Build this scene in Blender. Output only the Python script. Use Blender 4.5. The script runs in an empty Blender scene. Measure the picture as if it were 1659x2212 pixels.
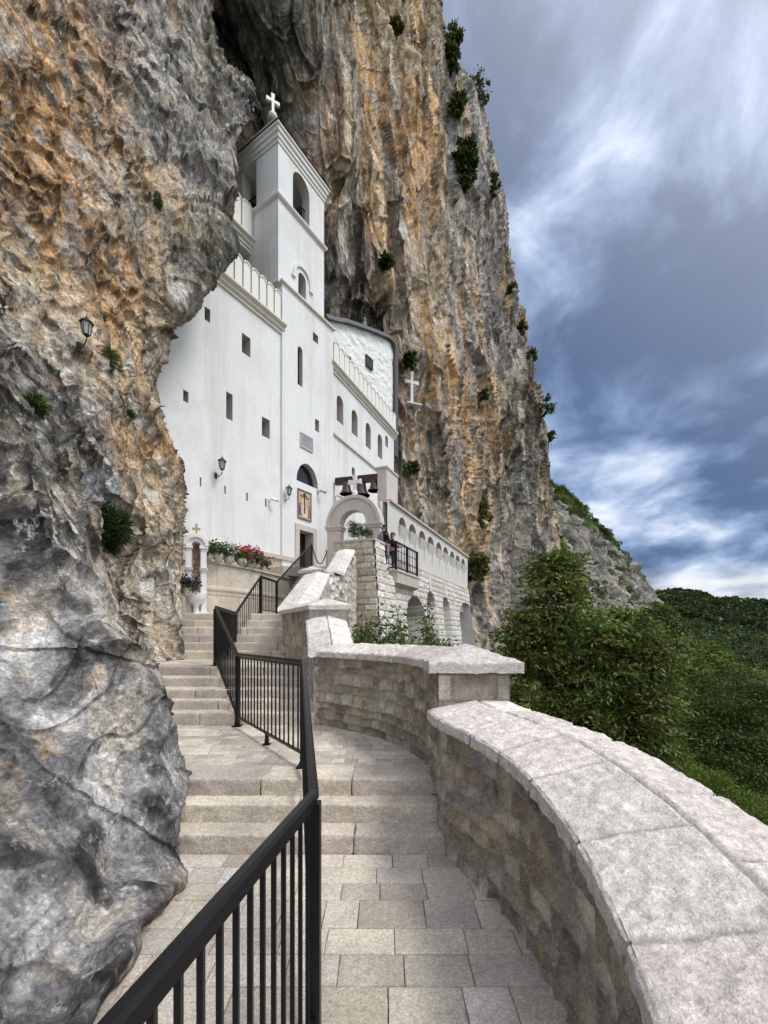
import bpy, math, random
import numpy as np
from mathutils import Vector, Matrix
random.seed(7)
rng = np.random.default_rng(11)
C = bpy.context.scene.collection
EYE = 1.6; HX = 829.5; HY = 1369.0; FO = 940.0

# ---------------------------------------------------------------- sight lines of the survey (photo reading -> metres)
def P(px, py, Y):
    return np.array([(px-HX)/FO*Y, Y, EYE-(py-HY)/FO*Y])
def G(px, py, z):
    Y = FO*(EYE-z)/(py-HY)
    return np.array([(px-HX)/FO*Y, Y, z])

# ---------------------------------------------------------------- noise
def _h(ix, iy, iz, seed):
    n = (ix.astype(np.int64)*73856093) ^ (iy.astype(np.int64)*19349663) ^ (iz.astype(np.int64)*83492791) ^ (seed*2654435761)
    n = (n ^ (n >> 13)) & 0xffffffff
    n = (n*1274126177) & 0xffffffff
    n = (n ^ (n >> 16)) & 0xffffffff
    n = (n*2246822519) & 0xffffffff
    n = (n ^ (n >> 15)) & 0xffffffff
    return n
def rnd(ix, iy, iz, seed):
    return _h(ix, iy, iz, seed).astype(np.float64)/4294967296.0
_GR = np.array([[1,1,0],[-1,1,0],[1,-1,0],[-1,-1,0],[1,0,1],[-1,0,1],[1,0,-1],[-1,0,-1],[0,1,1],[0,-1,1],[0,1,-1],[0,-1,-1],[1,1,1],[-1,-1,1],[1,-1,-1],[-1,1,-1]], float)
def perlin(p, seed=0):
    i = np.floor(p).astype(np.int64); f = p-i
    w = f*f*f*(f*(f*6-15)+10)
    out = 0
    for dx in (0, 1):
        wx = w[:, 0] if dx else 1-w[:, 0]
        for dy in (0, 1):
            wy = w[:, 1] if dy else 1-w[:, 1]
            for dz in (0, 1):
                wz = w[:, 2] if dz else 1-w[:, 2]
                g = _GR[_h(i[:, 0]+dx, i[:, 1]+dy, i[:, 2]+dz, seed) & 15]
                d = g[:, 0]*(f[:, 0]-dx)+g[:, 1]*(f[:, 1]-dy)+g[:, 2]*(f[:, 2]-dz)
                out = out+wx*wy*wz*d
    return out
def fbm(p, octv=4, seed=0, gain=.5, ridged=False):
    a = 1.; out = 0; tot = 0
    for k in range(octv):
        n = perlin(p*(2.03**k)+k*17.3, seed+k)
        if ridged: n = 1-2*np.abs(n)*1.4
        out = out+a*n; tot += a; a *= gain
    return out/tot
def facets(p, seed=0, tilt=.8):
    """each random cell of space carries its own tilted plane: broken faces of rock; also the gap to the next cell"""
    i = np.floor(p).astype(np.int64)
    best = np.full(len(p), 9e9); second = best.copy(); val = np.zeros(len(p)); cid = np.zeros(len(p))
    for dx in (-1, 0, 1):
        for dy in (-1, 0, 1):
            for dz in (-1, 0, 1):
                a, b, c = i[:, 0]+dx, i[:, 1]+dy, i[:, 2]+dz
                r1 = rnd(a, b, c, seed); r2 = rnd(a, b, c, seed+1); r3 = rnd(a, b, c, seed+2)
                q0 = p[:, 0]-(a+r1); q1 = p[:, 1]-(b+r2); q2 = p[:, 2]-(c+r3)
                d = q0*q0+q1*q1+q2*q2
                m = d < best
                second = np.where(m, best, np.minimum(second, d))
                r4 = rnd(a, b, c, seed+3)*2-1; r5 = rnd(a, b, c, seed+4)*2-1; r6 = rnd(a, b, c, seed+5)*2-1
                v = (q0*r4+q1*r5+q2*r6)*tilt+(rnd(a, b, c, seed+6)-.35)*.75
                val = np.where(m, v, val); cid = np.where(m, r1, cid); best = np.where(m, d, best)
    gap = np.sqrt(second)-np.sqrt(best)
    return val*sstep(0, .26, gap), gap, cid
def sstep(a, b, x):
    t = np.clip((x-a)/(b-a), 0, 1); return t*t*(3-2*t)
def lerp(a, b, t):
    return a+(b-a)*t
def mixc(a, b, t):
    return np.asarray(a)[None, :]*(1-t[:, None])+np.asarray(b)[None, :]*t[:, None] if np.ndim(a) == 1 and np.ndim(b) == 1 else a*(1-t[:, None])+b*t[:, None]

# ---------------------------------------------------------------- objects
def offset_of(o):
    v = np.zeros(3)
    while o is not None:
        v += np.array(o.location); o = o.parent
    return v
def thing(name, label, cat, loc=(0, 0, 0), group=None):
    o = bpy.data.objects.new(name, None); C.objects.link(o)
    o.location = tuple(float(x) for x in loc); o.empty_display_size = .2
    o['label'] = label; o['category'] = cat
    if group: o['group'] = group
    return o
def tag(o, label=None, cat=None, group=None, kind=None):
    if label: o['label'] = label
    if cat: o['category'] = cat
    if group: o['group'] = group
    if kind: o['kind'] = kind
    return o
def mesh_np(name, V, F, m, parent=None, col=None, smooth=False):
    V = np.asarray(V, float)
    if parent is not None: V = V-offset_of(parent)
    me = bpy.data.meshes.new(name)
    if isinstance(F, np.ndarray):
        k = F.shape[1]
        me.vertices.add(len(V)); me.vertices.foreach_set('co', V.astype(np.float32).ravel())
        me.loops.add(F.size); me.loops.foreach_set('vertex_index', F.astype(np.int32).ravel())
        me.polygons.add(len(F)); me.polygons.foreach_set('loop_start', np.arange(0, F.size, k, dtype=np.int32))
        me.update(calc_edges=True)
    else:
        me.from_pydata([tuple(v) for v in V], [], F)
    if col is not None:
        a = me.color_attributes.new('Col', 'FLOAT_COLOR', 'POINT')
        c = np.ones((len(V), 4), np.float32); c[:, :3] = np.clip(col, 0, 1)
        a.data.foreach_set('color', c.ravel())
    if smooth:
        me.polygons.foreach_set('use_smooth', np.ones(len(me.polygons), bool))
    me.validate(); me.update()
    if isinstance(m, (list, tuple)):
        for q in m: me.materials.append(q)
    else: me.materials.append(m)
    o = bpy.data.objects.new(name, me); C.objects.link(o)
    if parent is not None: o.parent = parent
    return o
def copy_tree(o, parent=None):
    c = o.copy(); C.objects.link(c)
    if parent is not None: c.parent = parent
    for ch in list(o.children): copy_tree(ch, c)
    return c

class Fr:
    """upright plane: origin, direction (left to right seen from outside), outward normal"""
    def __init__(s, O, d):
        d = np.array(d, float); d /= np.hypot(*d)
        s.O = np.array(O, float); s.d = d; s.n = np.array([d[1], -d[0]])
    def p(s, u, z, out=0.):
        return (s.O[0]+s.d[0]*u+s.n[0]*out, s.O[1]+s.d[1]*u+s.n[1]*out, z)
    def at(s, px, py):
        r = (px-HX)/FO
        u = (r*s.O[1]-s.O[0])/(s.d[0]-r*s.d[1])
        Y = s.O[1]+u*s.d[1]
        return u, EYE-(py-HY)/FO*Y
    def shift(s, out):
        return Fr(s.O+s.n*out, s.d)
class MB:
    def __init__(s): s.V = []; s.F = []
    def add(s, V, F):
        b = len(s.V); s.V += [tuple(v) for v in V]; s.F += [tuple(i+b for i in f) for f in F]; return s
    def hexa(s, a):   # 8 points: bottom loop 4, top loop 4
        return s.add(a, [(0, 3, 2, 1), (4, 5, 6, 7), (0, 1, 5, 4), (1, 2, 6, 5), (2, 3, 7, 6), (3, 0, 4, 7)])
    def box(s, x0, x1, y0, y1, z0, z1):
        return s.hexa([(x0, y0, z0), (x1, y0, z0), (x1, y1, z0), (x0, y1, z0), (x0, y0, z1), (x1, y0, z1), (x1, y1, z1), (x0, y1, z1)])
    def fbox(s, fr, u0, u1, z0, z1, o0, o1):
        return s.hexa([fr.p(u0, z0, o1), fr.p(u1, z0, o1), fr.p(u1, z0, o0), fr.p(u0, z0, o0), fr.p(u0, z1, o1), fr.p(u1, z1, o1), fr.p(u1, z1, o0), fr.p(u0, z1, o0)])
    def fprism(s, fr, poly, o0, o1):   # poly of (u,z) counter-clockwise seen from outside
        n = len(poly); V = [fr.p(u, z, o1) for u, z in poly]+[fr.p(u, z, o0) for u, z in poly]
        F = [tuple(range(n)), tuple(range(2*n-1, n-1, -1))]+[(i, i+n, (i+1) % n+n, (i+1) % n) for i in range(n)]
        return s.add(V, F)
    def prism(s, poly, z0, z1):        # poly of (x,y) counter-clockwise from above
        n = len(poly); V = [(x, y, z0) for x, y in poly]+[(x, y, z1) for x, y in poly]
        F = [tuple(range(n-1, -1, -1)), tuple(range(n, 2*n))]+[(i, (i+1) % n, (i+1) % n+n, i+n) for i in range(n)]
        return s.add(V, F)
    def beam(s, a, b, w, h, prof=None):
        a = Vector(a); b = Vector(b); t = (b-a).normalized(); up = Vector((0, 0, 1))
        if abs(t.z) > .95: up = Vector((0, 1, 0))
        r = t.cross(up).normalized(); u = r.cross(t).normalized()
        prof = prof or [(-.5, -.5), (.5, -.5), (.5, .5), (-.5, .5)]
        n = len(prof); V = []
        for q in (a, b):
            for x, y in prof: V.append(tuple(q+r*(x*w)+u*(y*h)))
        F = [tuple(range(n-1, -1, -1)), tuple(range(n, 2*n))]+[(i, (i+1) % n, (i+1) % n+n, i+n) for i in range(n)]
        return s.add(V, F)
    def sweep(s, pts, prof, upright=True):
        """a mitred sweep of a profile (x sideways, y up) along points"""
        pts = [Vector(p) for p in pts]; n = len(prof); m = len(pts); V = []
        for k, p in enumerate(pts):
            d1 = (pts[k]-pts[k-1]) if k else (pts[1]-pts[0]); d2 = (pts[k+1]-pts[k]) if k < m-1 else d1
            h1 = Vector((d1.x, d1.y, 0)).normalized(); h2 = Vector((d2.x, d2.y, 0)).normalized()
            t = (h1+h2).normalized(); r = Vector((t.y, -t.x, 0)); sc = 1/max(.35, r.dot(Vector((h1.y, -h1.x, 0))))
            for x, y in prof: V.append(tuple(p+r*x*sc+Vector((0, 0, y))))
        F = []
        for k in range(m-1):
            for i in range(n): F.append((k*n+i, k*n+(i+1) % n, (k+1)*n+(i+1) % n, (k+1)*n+i))
        F.append(tuple(range(n-1, -1, -1))); F.append(tuple(range((m-1)*n, m*n)))
        return s.add(V, F)
    def tube(s, pts, rad, n=8):
        pts = [Vector(p) for p in pts]; m = len(pts); V = []
        for k, p in enumerate(pts):
            t = (pts[min(k+1, m-1)]-pts[max(k-1, 0)]).normalized()
            up = Vector((0, 0, 1)) if abs(t.z) < .9 else Vector((1, 0, 0))
            r = t.cross(up).normalized(); u = r.cross(t)
            R = rad[k] if hasattr(rad, '__len__') else rad
            for i in range(n):
                a = 2*math.pi*i/n; V.append(tuple(p+r*(R*math.cos(a))+u*(R*math.sin(a))))
        F = []
        for k in range(m-1):
            for i in range(n): F.append((k*n+i, k*n+(i+1) % n, (k+1)*n+(i+1) % n, (k+1)*n+i))
        F.append(tuple(range(n-1, -1, -1))); F.append(tuple(range((m-1)*n, m*n)))
        return s.add(V, F)
    def lathe(s, prof, c=(0, 0, 0), n=16, ang=0):
        V = []; m = len(prof)
        for r, z in prof:
            for i in range(n):
                a = ang+2*math.pi*i/n; V.append((c[0]+r*math.cos(a), c[1]+r*math.sin(a), c[2]+z))
        F = []
        for k in range(m-1):
            for i in range(n): F.append((k*n+i, k*n+(i+1) % n, (k+1)*n+(i+1) % n, (k+1)*n+i))
        F.append(tuple(range(n-1, -1, -1))); F.append(tuple(range((m-1)*n, m*n)))
        return s.add(V, F)
    def ball(s, c, r, n=10, sz=1.):
        prof = [(max(1e-3, r*math.sin(math.pi*k/n)), -r*sz*math.cos(math.pi*k/n)) for k in range(n+1)]
        return s.lathe(prof, c, n=max(8, n))
    def build(s, name, m, parent=None, smooth=False, col=None):
        o = mesh_np(name, np.array(s.V), s.F, m, parent, col, smooth)
        if smooth:
            try:
                o.data.set_sharp_from_angle(angle=math.radians(38))
            except Exception: pass
        return o

def grid_faces(ns, nt, flip=False):
    i = np.arange(ns-1)[:, None]; j = np.arange(nt-1)[None, :]
    a = (i*nt+j).ravel(); b = ((i+1)*nt+j).ravel(); c = ((i+1)*nt+j+1).ravel(); d = (i*nt+j+1).ravel()
    return np.stack([a, d, c, b], 1) if flip else np.stack([a, b, c, d], 1)
def grid_normals(Pg):
    gs = np.gradient(Pg, axis=0); gt = np.gradient(Pg, axis=1)
    n = np.cross(gs, gt); n /= np.linalg.norm(n, axis=2, keepdims=True)+1e-12
    return n
def surf(name, Pg, m, parent=None, h=None, col=None, flip=False, smooth=True, cap=False):
    """grid of points (ns,nt,3) displaced along its normal by h"""
    ns, nt = Pg.shape[:2]
    if h is not None:
        n = grid_normals(Pg)*(-1 if flip else 1)
        Pg = Pg+n*h.reshape(ns, nt, 1)
    if cap:      # close both ends
        c0 = np.broadcast_to(Pg[0].mean(0), Pg[0].shape)[None]; c1 = np.broadcast_to(Pg[-1].mean(0), Pg[0].shape)[None]
        Pg = np.concatenate([c0, Pg[:1], Pg, Pg[-1:], c1]); 
        if col is not None:
            cg = np.asarray(col).reshape(ns, nt, 3); col = np.concatenate([cg[:1], cg[:1], cg, cg[-1:], cg[-1:]]).reshape(-1, 3)
        ns += 4
    return mesh_np(name, Pg.reshape(-1, 3), grid_faces(ns, nt, flip), m, parent, col, smooth)
def catmull(A, u):
    """A (n, k) control rows, u (m,) in 0..n-1"""
    n = len(A); i = np.clip(np.floor(u).astype(int), 0, n-2); f = (u-i)[:, None]
    g = lambda j: A[np.clip(j, 0, n-1)]
    p0, p1, p2, p3 = g(i-1), g(i), g(i+1), g(i+2)
    return .5*((2*p1)+(-p0+p2)*f+(2*p0-5*p1+4*p2-p3)*f*f+(-p0+3*p1-3*p2+p3)*f**3)

def bricks(s, t, rowh, bw, seed=0, jit=.35, rjit=.25):
    """coursed stones: id (0..1), distance to the joint (m), local coordinates"""
    s = np.asarray(s, float); t = np.asarray(t, float)
    z0 = np.zeros(s.shape, np.int64)
    def cell(x, other, sd, j):
        i = np.floor(x).astype(np.int64); b = lambda k: k+j*(rnd(k, other, z0, sd)-.5)
        i = np.where(x < b(i), i-1, i); i = np.where(x >= b(i+1), i+1, i)
        return i, x-b(i), b(i+1)-x
    r, d0, d1 = cell(t/rowh, z0, seed, rjit)
    wr = bw*(.75+.5*rnd(r, z0, z0, seed+5))
    x = s/wr+rnd(r, z0, z0, seed+6)*7
    c, e0, e1 = cell(x, r, seed+1, jit)
    dist = np.minimum(np.minimum(d0, d1)*rowh, np.minimum(e0, e1)*wr)
    return rnd(r, c, z0, seed+9), dist, r, c, (e0/(e0+e1)), (d0/(d0+d1))
def rubble(s, t, ch, cw, seed=0):
    """irregular fitted stones from a jittered brick lattice: id, distance to joint"""
    z0 = np.zeros(s.shape, np.int64)
    tr = t/ch; r0 = np.floor(tr).astype(np.int64)
    F1 = np.full(s.shape, 9e9); F2 = F1.copy(); cid = np.zeros(s.shape)
    for dr in (-1, 0, 1):
        r = r0+dr; off = np.where(r % 2 == 0, 0., .5); sr = s/cw+off; c0 = np.floor(sr).astype(np.int64)
        for dc in (-2, -1, 0, 1, 2):
            c = c0+dc
            x = sr-(c+.5+.75*(rnd(r, c, z0, seed)-.5)); y = tr-(r+.5+.6*(rnd(r, c, z0, seed+1)-.5))
            k = .8+.5*rnd(r, c, z0, seed+3)
            d = ((np.abs(x)*k*cw)**6+(np.abs(y)*ch)**6)**(1/6)
            m = d < F1
            F2 = np.where(m, F1, np.minimum(F2, d)); cid = np.where(m, rnd(r, c, z0, seed+7), cid); F1 = np.where(m, d, F1)
    return cid, (F2-F1)*.5

# ---------------------------------------------------------------- materials
def mat(name, color=(.5, .5, .5), rough=.8, attr=False, n1=None, n2=None, bump=None, metal=0., spec=.4, stretch=None, emis=None, dirt=None, trans=None, dirt2=None, rot=None, nr=.62, speck=None):
    """n1/n2: (scale, amount) brightness variation; bump: list of (scale, strength, distance); dirt: (colour, scale, lo, hi)"""
    m = bpy.data.materials.new(name); m.use_nodes = True
    nt = m.node_tree; N = nt.nodes; L = nt.links
    b = N['Principled BSDF']; b.inputs['Roughness'].default_value = rough; b.inputs['Metallic'].default_value = metal
    b.inputs['Specular IOR Level'].default_value = spec
    tc = N.new('ShaderNodeTexCoord'); vec = tc.outputs['Object']
    if stretch:
        mp = N.new('ShaderNodeMapping'); mp.inputs['Scale'].default_value = stretch; mp.inputs['Rotation'].default_value = rot or (0, 0, 0); L.new(vec, mp.inputs['Vector']); svec = mp.outputs['Vector']
    else: svec = vec
    if attr:
        a = N.new('ShaderNodeAttribute'); a.attribute_name = 'Col'; cur = a.outputs['Color']
    else:
        a = N.new('ShaderNodeRGB'); a.outputs[0].default_value = (*color, 1); cur = a.outputs[0]
    for k, nn in enumerate((n1, n2)):
        if not nn: continue
        nz = N.new('ShaderNodeTexNoise'); nz.inputs['Scale'].default_value = nn[0]; nz.inputs['Detail'].default_value = 8; nz.inputs['Roughness'].default_value = nr
        L.new(svec if k == 0 else vec, nz.inputs['Vector'])
        mr = N.new('ShaderNodeMapRange'); mr.inputs['From Min'].default_value = .3; mr.inputs['From Max'].default_value = .7
        mr.inputs['To Min'].default_value = 1-nn[1]; mr.inputs['To Max'].default_value = 1+nn[1]; L.new(nz.outputs['Fac'], mr.inputs['Value'])
        mm = N.new('ShaderNodeVectorMath'); mm.operation = 'SCALE'; L.new(cur, mm.inputs[0]); L.new(mr.outputs[0], mm.inputs['Scale']); cur = mm.outputs[0]
    for dirt in [q_ for q_ in (dirt, dirt2) if q_]:
        nz = N.new('ShaderNodeTexNoise'); nz.inputs['Scale'].default_value = dirt[1]; nz.inputs['Detail'].default_value = 9; nz.inputs['Roughness'].default_value = max(.65, nr)
        mp = N.new('ShaderNodeMapping'); mp.inputs['Scale'].default_value = dirt[4] if len(dirt) > 4 else (1, 1, 1); mp.inputs['Location'].default_value = (3.1, 7.7, 1.3)
        mp.inputs['Rotation'].default_value = rot or (0, 0, 0); L.new(vec, mp.inputs['Vector']); L.new(mp.outputs[0], nz.inputs['Vector'])
        mr = N.new('ShaderNodeMapRange'); mr.inputs['From Min'].default_value = dirt[2]; mr.inputs['From Max'].default_value = dirt[3]; L.new(nz.outputs['Fac'], mr.inputs['Value'])
        mx = N.new('ShaderNodeMix'); mx.data_type = 'RGBA'; mx.inputs['B'].default_value = (*dirt[0], 1)
        L.new(mr.outputs[0], mx.inputs['Factor']); L.new(cur, mx.inputs['A']); cur = mx.outputs['Result']
    for sk_ in (speck or []):
        vo = N.new('ShaderNodeTexVoronoi'); vo.inputs['Scale'].default_value = sk_[0]; vo.inputs['Randomness'].default_value = 1.; L.new(vec, vo.inputs['Vector'])
        sx = N.new('ShaderNodeSeparateColor'); L.new(vo.outputs['Color'], sx.inputs[0])
        mr = N.new('ShaderNodeMapRange'); mr.inputs['To Min'].default_value = 1-sk_[1]; mr.inputs['To Max'].default_value = 1+sk_[1]; L.new(sx.outputs[0], mr.inputs['Value'])
        mm = N.new('ShaderNodeVectorMath'); mm.operation = 'SCALE'; L.new(cur, mm.inputs[0]); L.new(mr.outputs[0], mm.inputs['Scale']); cur = mm.outputs[0]
    L.new(cur, b.inputs['Base Color'])
    prev = None
    for bs in (bump or []):
        nz = N.new('ShaderNodeTexNoise'); nz.inputs['Scale'].default_value = bs[0]; nz.inputs['Detail'].default_value = 6; nz.inputs['Roughness'].default_value = .6
        L.new(svec, nz.inputs['Vector'])
        bp = N.new('ShaderNodeBump'); bp.inputs['Strength'].default_value = bs[1]; bp.inputs['Distance'].default_value = bs[2]
        L.new(nz.outputs['Fac'], bp.inputs['Height'])
        if prev: L.new(prev, bp.inputs['Normal'])
        prev = bp.outputs['Normal']
    if prev: L.new(prev, b.inputs['Normal'])
    if trans:
        tr = N.new('ShaderNodeBsdfTranslucent'); L.new(cur, tr.inputs['Color']); ms = N.new('ShaderNodeMixShader'); ms.inputs[0].default_value = trans
        out = N['Material Output']; L.new(b.outputs[0], ms.inputs[1]); L.new(tr.outputs[0], ms.inputs[2]); L.new(ms.outputs[0], out.inputs['Surface'])
    return m
M = {}
M['plaster'] = mat('white_plaster', (.74, .755, .765), .9, n1=(.5, .04), n2=(9, .06), bump=[(30, .35, .02), (140, .3, .006)], dirt=((.58, .56, .52), 1.1, .50, .74, (1, 1, .09)), dirt2=((.60, .60, .58), .5, .5, .8))
M['pale_hewn'] = mat('pale_hewn_stone', (.64, .60, .56), .85, n1=(6, .18), n2=(40, .3), bump=[(8, .8, .05), (40, .7, .015)])
M['plaster_rough'] = mat('rough_plaster', (.76, .78, .78), .9, n1=(3, .04), bump=[(2.2, .6, .06), (9, .5, .03)])
M['trim'] = mat('cream_trim', (.66, .63, .56), .8, n1=(3, .08), bump=[(40, .2, .01)], dirt=((.30, .29, .26), 2.2, .62, .9, (1, 1, .35)))
M['merlon'] = mat('merlon_paint', (.76, .75, .71), .8, n1=(4, .06), bump=[(40, .2, .01)], dirt=((.36, .33, .25), 3.0, .62, .95, (1, 1, .3)))
M['stone'] = mat('dressed_limestone', (.50, .45, .39), .75, n1=(2.5, .12), n2=(30, .1), bump=[(60, .25, .006)])
M['pinkstone'] = mat('pink_limestone', (.56, .51, .47), .7, n1=(2.0, .08), n2=(25, .06), bump=[(60, .15, .005)])
M['reveal'] = mat('window_reveal', (.50, .45, .42), .85, n1=(6, .1))
M['masonry'] = mat('stone_masonry', attr=True, rough=.88, n1=(9, .16), n2=(55, .16), bump=[(28, .5, .03), (110, .5, .01)])
M['masonry_near'] = mat('stone_masonry_near', attr=True, rough=.88, n1=(14, .18), n2=(70, .26), bump=[(45, .8, .03), (190, .6, .006)], speck=[(70, .12), (170, .12)])
M['paver'] = mat('limestone_paver', attr=True, rough=.8, n1=(26, .16), n2=(75, .28), bump=[(60, .6, .012), (190, .6, .004)], speck=[(90, .12), (230, .12)])
M['cap'] = mat('hewn_limestone', attr=True, rough=.8, n1=(40, .14), n2=(110, .22), bump=[(70, .8, .012), (220, .7, .004)], speck=[(60, .09), (150, .12)])
M['metal'] = mat('black_metal', (.008, .008, .009), .38, n1=(8, .2), spec=.35)
M['darkmetal'] = mat('dark_metal', (.02, .018, .017), .5)
M['glass'] = mat('dark_glass', (.012, .013, .016), .12, spec=.6)
M['void'] = mat('dark_interior', (.008, .007, .006), .9)
M['wood'] = mat('dark_wood', (.055, .025, .014), .6, n1=(12, .3), stretch=(1, 1, 8))
M['bronze'] = mat('bell_bronze', (.085, .055, .05), .45, n1=(14, .35), metal=.45)
M['roof'] = mat('lead_roof', (.14, .14, .14), .6, n1=(4, .25), bump=[(8, .4, .03)])
M['gutter'] = mat('grey_flashing', (.075, .08, .085), .6, n1=(4, .2))
M['white'] = mat('white_paint', (.80, .80, .80), .55, n1=(6, .03))
M['lampglass'] = mat('frosted_glass', (.42, .42, .40), .25)
M['gold'] = mat('gilded_metal', (.45, .33, .16), .4, metal=.4, n1=(12, .2))
M['soil'] = mat('soil', (.06, .045, .03), .95, n1=(6, .3), bump=[(12, .6, .05)])
M['leaf'] = mat('leaf', attr=True, rough=.55, trans=.25, spec=.3)
M['bark'] = mat('bark', (.085, .065, .05), .9, n1=(9, .3), bump=[(20, .8, .03)])
M['petal'] = mat('petal', attr=True, rough=.6, trans=.3)
# ================================================================ CLIFFS
CLIFF = {}
def cliff_mat(name, st, bumps, k=1., rot=None):
    m = mat(name, attr=True, rough=.92, n1=(6*k, .42 if k == 1 else .28), n2=(19*k, .40 if k == 1 else .28), bump=bumps, stretch=st, spec=.25, rot=rot, nr=.74, dirt=((.56, .54, .51), 5*k, .57, .68, (1, 1, st[2])), dirt2=((.045, .043, .04), 8*k, .585, .68, (1, 1, st[2])), speck=[(58*k*(1 if k == 1 else .3), .26), (20*k*(1 if k == 1 else .3), .2)])
    return m
M['rock_left'] = cliff_mat('cliff_rock', (1, 1, .55), [(2.2, .4, .2), (8, .7, .07), (28, .7, .022)], 1., (0, .45, 0))
M['rock_right'] = cliff_mat('far_cliff_rock', (1, 1, .14), [(.9, .5, .5), (3.2, .6, .15), (11, .7, .06)], .5)

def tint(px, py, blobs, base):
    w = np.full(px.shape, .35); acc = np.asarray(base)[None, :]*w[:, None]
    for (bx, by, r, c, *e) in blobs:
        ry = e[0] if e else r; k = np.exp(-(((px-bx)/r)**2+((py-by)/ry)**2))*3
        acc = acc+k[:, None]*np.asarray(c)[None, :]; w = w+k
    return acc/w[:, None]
ORG = (.47, .275, .125); TAN = (.46, .345, .21); CRM = (.50, .44, .345); GRY = (.27, .262, .25); DRK = (.07, .065, .06); BLK = (.02, .019, .018)
LGR = (.46, .46, .45); OLV = (.14, .13, .07); PNK = (.42, .30, .22); BLU = (.30, .34, .40); CGR = (.125, .126, .135)

def build_cliff(name, cols, pys, nu, nv, bscale, blobs, base, m, amps, seed, label, cat, streak, us=None, kind=None, px_warp=34):
    K = np.array([[(np.interp(py, [b[0] for b in c], [b[1] for b in c]), np.interp(py, [b[0] for b in c], [b[2] for b in c])) for c in cols] for py in pys])  # rows, cols, (px,Y)
    ncol = len(cols)
    u = np.linspace(0, ncol-1, nu) if us is None else np.interp(np.linspace(0, 1, nu), us[0], us[1])
    v = np.linspace(0, len(pys)-1, nv)
    A = catmull(K.reshape(len(pys), -1), v).reshape(nv, ncol, 2)
    B = catmull(A.transpose(1, 0, 2).reshape(ncol, -1), u).reshape(nu, nv, 2)
    pyv = catmull(np.array(pys, float)[:, None], v)[:, 0]
    px = B[:, :, 0]; Y = np.maximum(B[:, :, 1], .3); py = np.broadcast_to(pyv[None, :], px.shape)
    Pg = np.stack([(px-HX)/FO*Y, Y, EYE-(py-HY)/FO*Y], 2)
    if bscale < 1:      # the rock goes on beside and behind the viewer
        NE = 90; t_ = ((NE-np.arange(NE))/NE)[:, None, None]; ext = Pg[:1]+t_*np.array((-1.3, -5.5, 0.))
        Pg = np.concatenate([ext, Pg]); px = np.concatenate([np.repeat(px[:1], NE, 0), px]); py = np.concatenate([np.repeat(py[:1], NE, 0), py]); nu += NE
    q = Pg.reshape(-1, 3)
    dist = np.clip(q[:, 1], 1.5, 60)
    sc = (dist/10.)**.6                      # nearer rock carries finer relief
    st = np.array(streak)
    big = fbm(q*np.array([.16, .16, .12])/bscale, 3, seed)*amps[0]
    wz = np.array([.5, .5, .5 if bscale < 1 else .12])/bscale; wq = q+np.stack([fbm(q*wz, 3, seed+31), fbm(q*wz+9, 3, seed+32), fbm(q*wz+5, 3, seed+33)], 1)*(.42 if bscale < 1 else 1.0)
    av = np.array((.38, .30, .87)) if bscale < 1 else np.array((-.13, -.05, .99)); av /= np.linalg.norm(av); bv = np.cross(av, (0, 1, 0)); bv /= np.linalg.norm(bv); cv = np.cross(bv, av); RM = np.stack([bv, cv, av], 1)
    qr = q@RM; wq = wq@RM
    f1, g1, id1 = facets(wq*st*(.34 if bscale < 1 else .26)/bscale, seed+3)
    f2, g2, id2 = facets(wq*st*1.3/bscale, seed+13)
    f3, g3, id3 = facets((qr+.12*(wq-qr))*st*3.6/bscale, seed+23)
    fine = fbm(q*np.array([3.2, 3.2, 2.0 if bscale < 1 else .6])/bscale, 4, seed+40, gain=.42, ridged=True)
    f4, g4, id4 = facets((qr+.06*(wq-qr))*st*11./bscale, seed+43)
    rib = fbm(q*np.array([.9, .9, .10])/bscale, 4, seed+60, ridged=True)
    bsc = np.clip(dist/9., .3, 1.)
    h = big*bsc+f1*amps[1]*bsc**1.5+f2*amps[2]*sc+f3*amps[3]*sc-(fine-fine.mean())*amps[4]*sc+f4*amps[3]*.32*sc-(rib-rib.mean())*amps[5]*bsc
    crack = sstep(.09, .0, g1)*amps[6]*bsc+sstep(.08, 0, g2)*amps[6]*.4*sc+sstep(.07, 0, g3)*amps[6]*.10*sc
    h = h-crack
    qc = (qr+.35*(wq-qr))/bscale
    c1 = np.abs(perlin(qc*np.array([.75, .75, .13]), seed+201)); c2 = np.abs(perlin(qc*np.array([2.3, 2.3, .5])+3.3, seed+202)); c3 = np.abs(perlin(qc*np.array([.35, .35, .9])+8, seed+203))
    gate = sstep(-.12, .15, perlin(q*.23/bscale, seed+204))
    ln1 = sstep(.035, .006, c1)*gate; ln2 = sstep(.05, .012, c2)*sstep(-.05, .2, perlin(q*.6/bscale, seed+205)); ln3 = sstep(.018, .004, c3)*sstep(.0, .2, perlin(q*.3/bscale, seed+206))
    h = h-(ln1*.16+ln3*.08)*bsc-ln2*.05*sc
    # rock colour: iron stain, lime crust, dark weathering; cracks and cave painted darker
    n0 = fbm(q*.35/bscale, 4, seed+70); n1 = fbm(q*.35/bscale+40, 4, seed+71)
    wx = px.ravel()+n0*px_warp*2.2; wy = py.ravel()+n1*px_warp*2.6
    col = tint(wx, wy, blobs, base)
    zf = .16 if bscale < 1 else .055
    vs = fbm(q*np.array([1.3, 1.3, zf])*(1 if bscale < 1 else .8)/bscale+(.25 if bscale < 1 else .5)*fbm(q*.3/bscale, 3, seed+77)[:, None], 5, seed+80)          # run-off streaks
    vs2 = fbm(q*np.array([2.4, 2.4, zf*1.2])/bscale+5.5, 4, seed+83)
    pt = fbm(q*1.6/bscale, 5, seed+90)
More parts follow.
